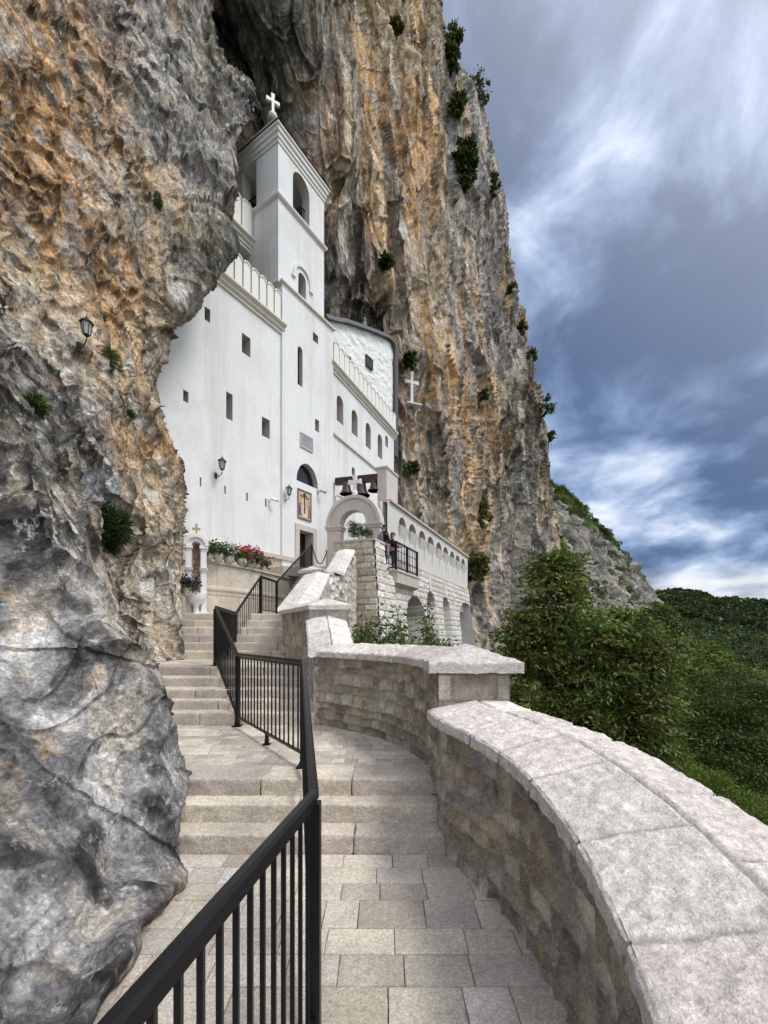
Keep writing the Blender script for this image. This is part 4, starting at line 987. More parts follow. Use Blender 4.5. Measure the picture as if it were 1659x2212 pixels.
# --- W2: landing parapet with end pier
w2 = thing('landing_parapet', 'level stone parapet along the landing, ending in a square pier with pitched pale cap', 'wall', (0, 4.7, .4))
b2 = [(-.95, 5.78), (-.66, 5.53), (-.35, 5.24), (-.084, 4.95), (.14, 4.62), (.29, 4.25), (.396, 3.85), (.42, 3.47)]
stone_face('fieldstone_face', [(x, y, .0, 1.30) for x, y in b2], w2, M['masonry_near'], ch=.12, cw=.18, res=.012, seed=13, side=-1, amp=.028, joint=.010, coursed=.06, mort=(.42, .38, .32))
b2c = [(x-.05, y-.04) for x, y in b2[:-1]]+[(.385, 3.60)]
coping('coping', [(x, y, 1.36, .64) for x, y in b2c][::-1], [(.09, -.07), (0, -.06), (0, 0), (.02, .015), (.5, .115), (.52, .115), (.98, .03), (1, .015), (1, -.05), (.9, -.06)], w2, res=.016, seed=18, slab=.55, amp=.012, rightside=1)
# pier
PN = [np.array((.50, .43, .34)), np.array((.56, .50, .42)), np.array((.46, .40, .32))]
stone_face('pier_face', [(.435, 3.46, .55, 1.31), (1.0, 3.46, .55, 1.31)], w2, M['masonry_near'], ch=.26, cw=.34, res=.012, seed=31, side=-1, pal=PN, coursed=.01, amp=.008, joint=.008, rough=.35, straight=True)
stone_face('pier_face', [(1.0, 3.46, .0, 1.31), (1.0, 4.1, .0, 1.31)], w2, M['masonry_near'], ch=.26, cw=.34, res=.03, seed=32, side=-1, pal=PN, coursed=.01, amp=.008, joint=.008, rough=.35, straight=True)
capx0, capx1, capy0, capy1 = .38, 1.07, 3.38, 4.15
s = np.linspace(0, 1, 70); S, T = np.meshgrid(s, s, indexing='ij')
def pyramid_cap(name, x0, x1, y0, y1, zb, zt, zpk, parent, ang=0., org=None, seed=1, n=70, amp=.012, tone=((.52, .48, .45), (.62, .58, .55)), ridge=None):
    """hewn capping stone: vertical rim then four slopes to a peak or a ridge"""
    g = np.unique(np.concatenate([np.linspace(-.06, 1.06, n), [0, .0001, .9999, 1.]])); A, B = np.meshgrid(g, g, indexing='ij')
    a, b_ = np.clip(A, 0, 1), np.clip(B, 0, 1); e = np.minimum(np.minimum(a, 1-a)*(x1-x0), np.minimum(b_, 1-b_)*(y1-y0)); mx = min(x1-x0, y1-y0)/2
    over = np.maximum(np.abs(A-.5)-.5, np.abs(B-.5)-.5)
    z = np.where(over > 0, zt-(zt-zb)*np.clip(over/.06, 0, 1), zt+(zpk-zt)*np.clip(e/mx, 0, 1))
    x = x0+a*(x1-x0); y = y0+b_*(y1-y0)
    w3 = np.stack([x.ravel(), y.ravel(), z.ravel()+seed], 1)
    hh = fbm(w3*6, 4, seed)*amp*2+fbm(w3*24, 3, seed+1)*amp
    col = mixc(np.array(tone[0]), np.array(tone[1]), np.clip(.5+fbm(w3*2, 2, seed+3), 0, 1))*(1+.3*fbm(w3*9, 4, 21)+.4*fbm(w3*26, 4, 22))[:, None]
    if org is not None:
        ca, sa = math.cos(ang), math.sin(ang); x, y = org[0]+x*ca-y*sa, org[1]+x*sa+y*ca
    z = z+hh.reshape(z.shape); k = np.clip(over/.06, 0, 1)
    return surf(name, np.stack([x, y, z], 2), M['cap'], parent, col=col)
pyramid_cap('pier_cap', capx0-.03, capx1+.02, capy0, capy1+.1, 1.29, 1.375, 1.515, w2, seed=4)

# --- ramped stair parapet (upper part): piers and sloping copings
sp = thing('stair_parapet', 'stepped stone parapet climbing beside the stair in short ramps with hewn white copings', 'wall', (-1.5, 8, 1))
WHT = ((.60, .57, .54), (.70, .67, .64))
WR = [np.array((.60, .57, .52)), np.array((.68, .65, .61)), np.array((.54, .49, .42)), np.array((.62, .58, .50))]
TN = [np.array((.42, .34, .24)), np.array((.50, .43, .33)), np.array((.36, .29, .20)), np.array((.47, .41, .33))]
def ramp_cap(name, a, b_, w, parent, seed, crest=.1, tk=.07, res=.03):
    """sloping hewn coping from a to b (x,y,z inner edge), width to the right of the direction"""
    n = 6; pts = [tuple(lerp(np.array(a), np.array(b_), k/n))+(w,) for k in range(n+1)]
    return coping(name, pts, [(.08, -tk-.01), (0, -tk), (0, 0), (.03, .012), (.5, crest), (.53, crest), (.97, .03), (1, .0), (1, -tk), (.92, -tk-.01)], parent, res=res, seed=seed, slab=.5, amp=.014, tone=WHT, straight=True, split=4)
def body(name, poly, z0, z1, parent, ch=.22, cw=.33, res=.035, seed=1, pal=WR, faces=None, amp=.035):
    """masonry faces round a footprint; z1 per corner"""
    n = len(poly)
    for k in range(n):
        if faces is not None and k not in faces: continue
        p, q_ = poly[k], poly[(k+1) % n]; za = z1[k]; zb_ = z1[(k+1) % n]
        stone_face(name, [(p[0], p[1], z0, za), (q_[0], q_[1], z0, zb_)], parent, M['masonry'], ch=ch, cw=cw, res=res, seed=seed+k, pal=pal[k] if isinstance(pal[0], list) else pal, side=-1, amp=amp, joint=.02, mort=(.46, .43, .38), straight=True, rough=1.1)
# block C : end of W2 rising to pier A
pA = [(-1.155, 6.70), (-.53, 6.70), (-1.25, 8.4), (-1.956, 8.3)]
ramp_cap('ramp_coping', (-.98, 5.62, 1.37), (-1.19, 6.62, 1.80), .62, sp, 51, crest=.09, res=.02)
TNL = [TN, TN, TN, TN]
body('ramp_wall', [(-.93, 5.72), (-.40, 5.72), (-.55, 6.72), (-1.155, 6.72)], .3, [1.32, 1.32, 1.76, 1.76], sp, seed=61, pal=[WR, WR, WR, PAL])
body('pier_wall', pA, .4, [1.98]*4, sp, seed=71, pal=[WR, WR, WR, TN], ch=.2, cw=.3)
def quad_cap(name, poly, z0, z1, zr, parent, ex=.07, inset=.22):
    P4 = [np.array(v, float) for v in poly]; c = sum(P4)/4; E = []
    for v in P4: d = v-c; E.append(v+d/np.linalg.norm(d)*ex*1.3)
    a = (E[0]+E[1])/2; e = (E[2]+E[3])/2; L_ = np.linalg.norm(e-a); ra = a+(e-a)*min(.45, inset/L_); rb = e-(e-a)*min(.45, inset/L_)
    V = []; n = 9      # subdivided slopes with a little hewn unevenness
    base = [(*v, z0) for v in E]+[(*v, z1) for v in E]+[(*ra, zr), (*rb, zr)]
    bm_ = bmesh.new(); vs = [bm_.verts.new(v) for v in base]
    for f in [(3, 2, 1, 0), (0, 1, 5, 4), (1, 2, 6, 5), (2, 3, 7, 6), (3, 0, 4, 7), (4, 5, 8), (5, 6, 9, 8), (6, 7, 9), (7, 4, 8, 9)]: bm_.faces.new([vs[i] for i in f])
    bmesh.ops.subdivide_edges(bm_, edges=bm_.edges[:], cuts=10, use_grid_fill=True)
    bmesh.ops.triangulate(bm_, faces=bm_.faces[:])
    co_ = np.array([v.co[:] for v in bm_.verts]); nn = fbm(co_*7, 4, 3)*.02+fbm(co_*24, 3, 4)*.01; up = (co_[:, 2] > z0+.01)
    for v, d in zip(bm_.verts, nn*up): v.co.z += float(d)
    me = bpy.data.meshes.new(name); off_ = offset_of(parent)
    for v in bm_.verts: v.co = Vector(v.co)-Vector(off_)
    bm_.to_mesh(me); bm_.free(); me.materials.append(M['pale_hewn']); o = bpy.data.objects.new(name, me); C.objects.link(o); o.parent = parent; return o
import bmesh
quad_cap('pier_coping', pA, 1.97, 2.035, 2.16, sp)
# ramp B to pier B
ramp_cap('ramp_coping', (-2.06, 8.42, 2.10), (-2.20, 12.0, 3.22), .70, sp, 52, crest=.10)
body('ramp_wall', [(-1.96, 8.4), (-1.35, 8.4), (-1.55, 12.4), (-2.15, 12.4)], .4, [2.02, 2.02, 3.2, 3.2], sp, seed=91, pal=WR)
zB = 3.40
pB = [tuple(P(648, 1245, 12.95)[:2]), tuple(P(698, 1245, 12.6)[:2]), tuple(P(724, 1270, 14.0)[:2]), tuple(P(664, 1235, 14.2)[:2])]
body('pier_wall', pB, .4, [zB]*4, sp, seed=101, pal=[WR, WR, WR, TN])
quad_cap('pier_coping', pB, zB-.01, zB+.07, zB+.2, sp)
# ramp D up to the gate
ramp_cap('ramp_coping', tuple(P(700, 1238, 13.7)), tuple(P(729, 1190, 16.2)), .66, sp, 53, crest=.07)
body('ramp_wall', [tuple(P(702, 1232, 13.75)[:2]), tuple(P(740, 1232, 13.9)[:2]), tuple(P(768, 1200, 16.2)[:2]), tuple(P(731, 1165, 16.3)[:2])], .2, [3.42, 3.42, 4.55, 4.6], sp, seed=121, pal=WR)
stone_face('rubble_face', [(P(699, 1300, 12.7)[0], 12.7, -1.2, 3.38), (P(742, 1300, 14.0)[0], 14.0, -1.2, 3.5), (P(769, 1300, 16.2)[0], 16.2, -1.2, 4.5), (P(772, 1300, 17.2)[0], 17.2, -1.2, 4.5)], sp, M['masonry'], ch=.24, cw=.36, res=.035, seed=131, pal=WR, side=-1, amp=.06, joint=.03, mort=(.46, .42, .36), rough=2.0)

# --- planter tower beside the stair head
pt = thing('planter_buttress', 'tall battered stone buttress with a planter top, between the stair and the small balcony', 'buttress', (-.6, 16.8, 0))
cor = np.array((-.39, 16.4)); dl = np.array((-.917, .399)); dr = np.array((.399, .917)); zpt = 5.12
Ll, Lr = 1.72, 1.7
def bface(c0, c1, z0, z1, bat, outn, name, seed, pal, coursed=True):
    L_ = math.hypot(*(np.array(c1)-np.array(c0))); s = np.linspace(0, L_, int(L_/.03)+2); t = np.linspace(z0, z1, int((z1-z0)/.03)); S, T = np.meshgrid(s, t, indexing='ij')
    dirv = (np.array(c1)-np.array(c0))/L_; k = np.clip(z1-T, 0, 99)
    X_ = c0[0]+dirv[0]*S+outn[0]*k*bat; Y_ = c0[1]+dirv[1]*S+outn[1]*k*bat
    return X_, Y_, S, T
def battered(name, c0, c1, z0, z1, v0, v1, seed, pal):
    """face between two corner lines that lean outwards by v per metre of depth"""
    L_ = math.hypot(*(np.array(c1)-np.array(c0))); a = np.linspace(0, 1, int(L_/.028)+2); t = np.linspace(z0, z1, int((z1-z0)/.028)); A_, T = np.meshgrid(a, t, indexing='ij'); k = z1-T
    X_ = c0[0]+(c1[0]-c0[0])*A_+(v0[0]*(1-A_)+v1[0]*A_)*k; Y_ = c0[1]+(c1[1]-c0[1])*A_+(v0[1]*(1-A_)+v1[1]*A_)*k
    sf = (A_*L_).ravel(); tf = T.ravel(); idn, d, *_ = bricks(sf, tf, .27, .5, seed, .5, .3); w3 = np.stack([sf, tf, tf*0+seed], 1)
    h = sstep(0, .04, d)*(.03+.05*fbm(w3*5, 3, 6)+idn*.03)+fbm(w3*16, 3, 7)*.012
    kk = (idn*997).astype(int) % len(pal); col = np.stack(pal)[kk]*(.85+.3*((idn*13) % 1))[:, None]*(.65+.35*sstep(0, .03, d))[:, None]*(1+.35*fbm(w3*7, 3, 5))[:, None]
    return surf(name, np.stack([X_, Y_, T], 2), M['masonry'], pt, h=h, col=col)
cl = cor+dl*Ll; cr2 = cor+dr*Lr; vb = .055
TN2 = [np.array((.55, .47, .36)), np.array((.60, .53, .43)), np.array((.48, .41, .32)), np.array((.62, .56, .48))]
WR2 = [np.array((.66, .63, .58)), np.array((.72, .69, .65)), np.array((.60, .56, .50))]
vc = (-dr+np.array((.917, -.399)))*vb
battered('left_face', cl, cor, -1.5, zpt, -dr*vb*.2, (np.array((.917, -.399))*1.6-dr*.6)*vb, 141, TN2)
battered('right_face', cor, cor+dr*.93, TERR-.2, zpt, (np.array((.917, -.399))*1.6-dr*.6)*vb, np.array((.917, -.399))*vb*1.6, 143, WR2)
battered('right_face', cor+((np.array((.917, -.399))*1.6-dr*.6)*vb)*(zpt-TERR+.2), cr2+np.array((.917, -.399))*vb*1.6*(zpt-TERR+.2), -1.5, TERR-.2, (np.array((.917, -.399))*1.6-dr*.6)*vb, np.array((.917, -.399))*vb*1.6, 142, WR2)
b = MB(); ov = .07
c0, c1, c2, c3 = cl+dl*.0-dr*ov, cor-dl*ov-dr*ov, cor+dr*.95-dl*ov, cl+dr*.95
b.prism([tuple(c0), tuple(c1), tuple(c2), tuple(c3)], zpt, zpt+.09); b.build('planter_slab', M['stone'], pt)
b = MB(); b.prism([tuple(cl+dr*.1), tuple(cor+dr*.05), tuple(cor+dr*.9), tuple(cl+dr*.9)], 3.9, zpt-.01); b.build('planter_core', M['stone'], pt)

# ================================================================ RAILINGS
HP = [(-.5, -.5), (.5, -.5), (.5, .1), (.36, .38), (.3, .5), (-.3, .5), (-.36, .38), (-.5, .1)]
def hand_prof(w, h): return [(x*w, y*h) for x, y in HP]
def railing(label, pts, spacing, post_at, hand=(.037, .031), bot_gap=.12, group=None, bars_w=.014, max_bars=100, last_down=True):
    """pts: (x, y, zfoot, ztop)"""
    t = thing('metal_railing', label, 'railing', (pts[0][0], pts[0][1], pts[0][2]), group)
    b = MB(); b.sweep([(x, y, z1-.017) for x, y, z0, z1 in pts], hand_prof(*hand)); b.build('handrail', M['metal'], t, smooth=False)
    b = MB(); b.sweep([(x, y, z1-.055) for x, y, z0, z1 in pts], [(-.011, -.010), (.011, -.010), (.011, .015), (-.011, .015)]); b.build('under_rail', M['metal'], t)
    for k in range(len(pts)-1):
        b = MB(); a, c = pts[k], pts[k+1]; b.beam((a[0], a[1], a[2]+bot_gap), (c[0], c[1], c[2]+bot_gap), .03, .02); b.build('bottom_rail', M['metal'], t)
    for k in post_at:
        if isinstance(k, tuple):
            i, f = k; a, c = np.array(pts[i]), np.array(pts[i+1]); x, y, z0, z1 = a+(c-a)*f; z1 = z0+.13; w = .035
        else: x, y, z0, z1 = pts[k]; w = .05; z1 -= .05
        b = MB(); b.box(x-w/2, x+w/2, y-w/2, y+w/2, z0, z1); b.box(x-w*.62, x+w*.62, y-w*.62, y+w*.62, z0+.03, z0+.055); b.box(x-w*1.1, x+w*1.1, y-w*1.1, y+w*1.1, z0, z0+.012)
        b.build('post', M['metal'], t)
    n = 0; extra = MB()
    bars = []
    for k in range(len(pts)-1):
        a, c = np.array(pts[k]), np.array(pts[k+1]); L_ = math.hypot(*(c-a)[:2]); m_ = max(2, int(round(L_/spacing[k] if isinstance(spacing, (list, tuple)) else L_/spacing)))
        for i in range(1, m_): bars.append(a+(c-a)*i/m_)
    for i, (x, y, z0, z1) in enumerate(bars):
        tgt = MB() if i < max_bars else extra; w = bars_w/2
        tgt.box(x-w, x+w, y-w, y+w, z0+bot_gap, z1-.06)
        if i < max_bars: tgt.build('baluster', M['metal'], t)
    if extra.V: o = extra.build('balusters', M['metal'], t); o['kind'] = 'stuff'
    return t
R0 = [(-.62, -.5, -.0, 1.0), (-.27, 1.68, 0., 1.0), (-.718, 3.87, .414, 1.37), (-1.886, 5.6, .414, 1.357), (-2.71, 7.0, 1.085, 2.05)]
# order from far to near so that the bars nearest in view keep their own objects
railing('long black railing from the foreground handrail up the stair to the second landing', R0, [.077, .1, .115, .11], [0, 1, 2, 3, 4, (2, .46)])
R1 = [(-2.71, 7.04, 1.085, 2.05), (-3.2, 9.4, 1.3, 2.07), (-3.06, 10.8, 2.075, 3.05), (-2.93, 11.9, 2.075, 3.05), (-2.78, 16.75, TERR, TERR+.95)]
railing('upper black railing bending past the flower shelf and rising to the church door', R1, [.11, .11, .10, .11], [0, 1, 2, 3, 4, (0, .5), (1, .55), (3, .5)], hand=(.042, .034), max_bars=95)
# ================================================================ FITTINGS ON THE FRONT
def lantern(label, pos, nrm, s=1., up=.0, group='black wall lanterns'):
    """wall lantern: pos = lamp centre on the wall plane, nrm = wall normal (2D)"""
    t = thing('wall_lantern', label, 'lantern', (0, 0, 0), group)
    o = .34*s
    b = MB(); b.lathe([(.055*s, -.03), (.065*s, 0), (.05*s, .03)], (0, 0, 0), 10)   # wall rose (turned below)
    me = MB(); me.box(-.02*s, .02*s, -.05*s, .05*s, -.42*s, -.22*s); me.build('back_plate', M['darkmetal'], t)
    a = MB(); a.tube([(.02*s, 0, -.33*s), (.14*s, 0, -.38*s), (.26*s, 0, -.34*s), (o, 0, -.26*s), (o, 0, -.18*s)], .014*s, 6); a.tube([(.03*s, 0, -.26*s), (.10*s, 0, -.29*s), (.17*s, 0, -.37*s)], .009*s, 6); a.build('bracket', M['darkmetal'], t)
    c = MB(); c.lathe([(.03*s, -.20*s), (.06*s, -.17*s), (.075*s, -.15*s)], (o, 0, 0), 6)
    for k in range(6):
        an = math.pi*k/3; c.beam((o+.075*s*math.cos(an), .075*s*math.sin(an), -.15*s), (o+.12*s*math.cos(an), .12*s*math.sin(an), .12*s), .014*s, .014*s)
    c.build('lamp_frame', M['darkmetal'], t)
    g = MB(); g.lathe([(.066*s, -.148*s), (.110*s, .118*s)], (o, 0, 0), 6); g.build('lamp_glass', M['lampglass'], t)
    r = MB(); r.lathe([(.155*s, .115*s), (.15*s, .135*s), (.07*s, .20*s), (.03*s, .225*s), (.035*s, .245*s), (.008*s, .27*s), (.006*s, .33*s)], (o, 0, 0), 6); r.build('lamp_roof', M['darkmetal'], t)
    t.location = tuple(float(x) for x in pos); t.rotation_euler = (0, 0, math.atan2(nrm[1], nrm[0]))
    return t
def on(fr, px, py, out=0.): u, z = fr.at(px, py); return fr.p(u, z, out)
lantern('black lantern high on the left of the white front, above the small slits', on(FAC, 466, 1008), FAC.n, 1.0)
lantern('black lantern on the white front just left of the mosaic above the door', on(FAC, 612, 1064), FAC.n, .95)
p = UP.p(UP.at(545, 590)[0], 0, .35)
lantern('small black lantern peeping over the battlements beside the tower', tuple(P(543, 588, 17.6)), TL.n, .9)
# lantern on the rock
cp, cn_ = on_cliff('cliff', 178, 738)
lantern('black lantern on a scrolled bracket fixed to the rock face at left', (cp[0]-.02, cp[1]-.05, cp[2]+.12), (.85, -.5), .85)
lantern('black lantern under the bells, behind the gate arch', on(WING, 757, 1062), WING.n, .9)

def camera_box(label, fr, px, py, s=1., white=True):
    t = thing('security_camera', label, 'security camera', (0, 0, 0), 'small cameras on the front')
    m = M['white'] if white else M['stone']
    b = MB(); b.box(0, .04*s, -.05*s, .05*s, -.06*s, .06*s); b.build('mount', m, t)
    b = MB(); b.tube([(.03*s, 0, 0), (.16*s, 0, .02*s)], .02*s, 8); b.build('arm', m, t)
    b = MB(); b.tube([(.14*s, -.02*s, .02*s), (.24*s, .16*s, -.02*s)], [.05*s, .06*s], 10); c = b.build('housing', m, t)
    b = MB(); b.tube([(.24*s, .16*s, -.02*s), (.255*s, .185*s, -.025*s)], [.052*s, .05*s], 10); b.build('lens', M['void'], c)
    u, z = fr.at(px, py); t.location = fr.p(u, z, .0); t.rotation_euler = (0, 0, math.atan2(fr.n[1], fr.n[0]))
camera_box('white security camera on the front wall, left of the lantern by the mosaic', FAC, 581, 1080, 1.1)
camera_box('grey security camera under the right end of the half-round window', TW, 686, 1062, 1.2, False)
camera_box('white security camera on the wing wall behind the left shoulder of the gate arch', WING, 724, 1072, 1.0)

# plaque
u0, z1 = TW.at(647.6, 932.5); u1, z0 = TW.at(675, 979)
pl = thing('inscribed_plaque', 'grey inscribed stone plaque high above the half-round window', 'plaque', TW.p((u0+u1)/2, z0, 0))
M['plaque'] = mat('grey_marble', (.42, .43, .47), .5, n1=(9, .15))
b = MB(); b.fbox(TW, u0+.04, u1-.04, z0+.04, z1-.04, 0, .03); b.build('slab', M['plaque'], pl)
b = MB(); b.fbox(TW, u0, u0+.04, z0, z1, 0, .05); b.fbox(TW, u1-.04, u1, z0, z1, 0, .05); b.fbox(TW, u0+.04, u1-.04, z0, z0+.04, 0, .05); b.fbox(TW, u0+.04, u1-.04, z1-.04, z1, 0, .05); b.build('border', M['reveal'], pl)
b = MB(); rr = random.Random(4); zz = z1-.12
M['ink'] = mat('engraved_letters', (.16, .16, .19), .8)
while zz > z0+.1:
    x = u0+.09
    while x < u1-.1:
        w_ = rr.uniform(.02, .09); b.fbox(TW, x, min(x+w_, u1-.08), zz-.018, zz+.018, .03, .034); x += w_+rr.uniform(.015, .03)
    zz -= .075
b.build('inscription', M['ink'], pl)

# mosaic over the door: gold ground, a tall cross between robed figures
u0, z1 = TW.at(642, 1054); u1, z0 = TW.at(671.5, 1127.8); W_ = u1-u0; H_ = z1-z0
mo = thing('mosaic_panel', 'coloured mosaic with a tall cross between robed figures, set over the church door', 'mosaic', TW.p((u0+u1)/2, z0, 0))
b = MB(); fb = .05
b.fbox(TW, u0, u0+fb, z0, z1, 0, .05); b.fbox(TW, u1-fb, u1, z0, z1, 0, .05); b.fbox(TW, u0+fb, u1-fb, z0, z0+fb, 0, .05); b.fbox(TW, u0+fb, u1-fb, z1-fb, z1, 0, .05); b.build('border', mat('mosaic_border', (.22, .16, .17), .7, n1=(60, .4)), mo)
b = MB(); b.fbox(TW, u0+fb, u1-fb, z0+fb, z1-fb, 0, .02); b.build('ground', mat('mosaic_ground', (.50, .40, .27), .6, n1=(14, .4), n2=(60, .4)), mo)
def fig(cx, zb, h_, w_, colr, nm, head=(.16, .08, .04)):
    b = MB(); U = lambda f: u0+W_*f; 
    b.fprism(TW, [(U(cx-w_/2), z0+H_*zb), (U(cx+w_/2), z0+H_*zb), (U(cx+w_*.42), z0+H_*(zb+h_*.62)), (U(cx+w_*.2), z0+H_*(zb+h_*.8)), (U(cx-w_*.2), z0+H_*(zb+h_*.8)), (U(cx-w_*.42), z0+H_*(zb+h_*.62))], .02, .026)
    f = b.build(nm, mat('mosaic_'+nm, colr, .6, n1=(18, .5), n2=(70, .4)), mo)
    b = MB(); r = W_*w_*.26; n = 10; c = (U(cx), z0+H_*(zb+h_*.9)); b.fprism(TW, [(c[0]+r*math.cos(2*math.pi*k/n), c[1]+r*math.sin(2*math.pi*k/n)) for k in range(n)], .026, .03); b.build('head', mat('mosaic_head', head, .6), f)
fig(.15, .12, .42, .2, (.16, .05, .10), 'robed_figure'); fig(.85, .10, .45, .2, (.36, .13, .06), 'robed_figure')
fig(.22, .48, .34, .22, (.50, .36, .18), 'robed_figure'); fig(.78, .46, .34, .22, (.46, .32, .2), 'robed_figure')
fig(.36, .2, .62, .2, (.58, .53, .45), 'robed_figure'); fig(.64, .2, .62, .2, (.56, .50, .42), 'robed_figure')
b = MB(); b.fbox(TW, u0+W_*.47, u0+W_*.53, z0+H_*.18, z0+H_*.92, .031, .036); b.fbox(TW, u0+W_*.34, u0+W_*.66, z0+H_*.80, z0+H_*.825, .037, .04); b.fbox(TW, u0+W_*.40, u0+W_*.60, z0+H_*.86, z0+H_*.88, .037, .04); b.build('cross', M['void'], mo)
b = MB(); b.fbox(TW, u0+W_*.3, u0+W_*.7, z0+H_*.06, z0+H_*.2, .041, .045); b.build('pedestal', mat('mosaic_white', (.6, .58, .52), .6, n1=(30, .4)), mo)

# ================================================================ BELLS, PILLAR, GATE
c0 = P(835, 1300, 19.5)[:2]; rr_ = (816-HX)/FO
bp = thing('bell_pillar', 'square dressed-stone pillar carrying the dark bell beam above the terrace', 'pillar', (c0[0], c0[1], TERR))
zpl = EYE+(HY-1010)*19.5/FO
L1, L2_ = .45, 1.35
poly = [tuple(c0), tuple(c0+dW*L2_), tuple(c0+dW*L2_-nW*L1), tuple(c0-nW*L1)]
b = MB(); nb = 6; zc = TERR
for k in range(nb):
    z1_ = TERR+(zpl-TERR)*(k+1)/nb; b.prism(poly, zc, z1_-.008); q = [tuple(np.array(v)*.996+np.array(np.mean(poly, 0))*.004) for v in poly]; b.prism(q, z1_-.008, z1_) if k < nb-1 else None; zc = z1_
b.build('shaft', M['pinkstone'], bp)
ex = .05; pc = [tuple(np.array(c0)+nW*ex-dW*ex), tuple(c0+dW*(L2_+ex)+nW*ex), tuple(c0+dW*(L2_+ex)-nW*(L1+ex)), tuple(c0-dW*ex-nW*(L1+ex))]
b = MB(); b.prism(pc, zpl, zpl+.08); b.build('capital', M['pinkstone'], bp)
bm = tag(MB().build('x', M['wood']) if False else None) if False else None
pB0 = P(726, 1041, 20.9); pB1 = P(817, 1032, 19.75)
b = MB(); b.beam(tuple(pB0), tuple(pB1), .22, .32); beam = b.build('bell_beam', M['wood']); tag(beam, 'dark brown wooden beam with three bells, between church wall and pillar', 'beam')
def bell(label, px, py, s, frac):
    c = lerp(np.array(pB0), np.array(pB1), frac); zb = EYE-(py-HY)/FO*c[1]
    x = (px-HX)/FO*c[1]
    t = thing('bell', label, 'bell', (x, c[1], zb), 'bronze bells on the beam')
    b = MB(); prof = [(.40, 0), (.395, .05), (.345, .12), (.27, .28), (.235, .48), (.215, .60), (.17, .70), (.06, .745), (.04, .78)]
    b.lathe([(r*s, z*s) for r, z in prof], (x, c[1], zb), 20); o = b.build('bell_body', M['bronze'], t, smooth=True)
    b = MB(); b.lathe([(.415*s, .0), (.43*s, .03*s), (.41*s, .06*s)], (x, c[1], zb), 20); b.build('lip', M['bronze'], t, smooth=True)
    b = MB(); b.tube([(x, c[1], zb+.76*s), (x, c[1], zb+.95*s)], .04*s, 8); b.box(x-.12*s, x+.12*s, c[1]-.14, c[1]+.14, zb+.90*s, zb+.96*s); b.build('hanger', M['darkmetal'], t)
    b = MB(); b.tube([(x, c[1], zb+.3*s), (x, c[1], zb-.06*s)], .02*s, 6); b.ball((x, c[1], zb-.06*s), .05*s, 6); b.build('clapper', M['darkmetal'], t)
bell('bronze bell at the left, partly behind the white gate cross', 748.5, 1068, .78, .30)
bell('largest bronze bell, just right of the white gate cross', 780.5, 1071.5, .95, .60)
bell('smallest bronze bell, hanging next to the pillar', 808.5, 1061, .72, .88)

# gate arch
gl = np.array((-2.44, 18.28)); gr = np.array((-.12, 17.45)); GA = Fr(gl, gr-gl); Lg = math.hypot(*(gr-gl))
um = Lg*.5; zi = EYE-(1139-HY)/FO*18.2; ro = Lg/2-.06; ri = .60; tk = .42
ga = thing('gate_arch', 'pinkish stone gateway arch with moulded bands and a white cross on top', 'arch', (gl[0], gl[1], TERR))
for a, c in ((um-ro, um-ri), (um+ri, um+ro)):
    b = MB(); b.fbox(GA, a, c, TERR-.6, zi-.14, -tk, 0); b.build('pier', M['pinkstone'], ga)
    b = MB(); b.fbox(GA, a-.05, c+.05, zi-.14, zi-.04, -tk-.05, .05); b.fbox(GA, a-.09, c+.09, zi-.04, zi+.03, -tk-.09, .09); b.build('impost', M['pinkstone'], ga)
b = MB(); archband(b, GA, um, zi+.03, ri, ro, -tk, 0, n=24); b.build('arch_ring', M['pinkstone'], ga)
b = MB(); archband(b, GA, um, zi+.03, ro-.10, ro+.04, -tk-.05, .06, n=24); b.build('arch_moulding', M['pinkstone'], ga)
b = MB(); archband(b, GA, um, zi+.03, ri+.0, ri+.09, 0, .03, n=24); b.build('arch_moulding', M['pinkstone'], ga)
b = MB(); zc = zi+.03+ro+.04; ctr = GA.p(um, 0, -tk/2); b.lathe([(.16, -.02), (.16, .05), (.10, .08)], (ctr[0], ctr[1], zc), 12); b.ball((ctr[0], ctr[1], zc+.16), .115, 12)
cross_pts(b, Fr((ctr[0], ctr[1]), GA.d), 0, zc+.24, .62, .12, .10, .6, .60, .56); b.build('cross', M['white'], ga)
# lobes of the cross
# gate leaf edge, rope barrier
gp = P(683, 1200, 15.9)
q0 = np.array((-2.78, 16.75, TERR+.88)); q1 = np.array(P(706, 1180, 17.6)); q1[2] = TERR+.78
rp = thing('rope_barrier', 'dark red rope slung from the railing end to a gilded post by the gate', 'rope barrier', (q1[0], q1[1], TERR))
b = MB(); pts = [tuple(lerp(q0, q1, k/12)-np.array((0, 0, .62*math.sin(math.pi*k/12)))) for k in range(13)]; b.tube(pts, .022, 6); b.build('rope', mat('rope', (.05, .02, .018), .8), rp)
b = MB(); b.lathe([(.12, 0), (.11, .03), (.03, .06), (.025, .75), (.05, .77), (.05, .83), (.02, .88)], (q1[0], q1[1], TERR), 12); b.build('barrier_post', M['gold'], rp)

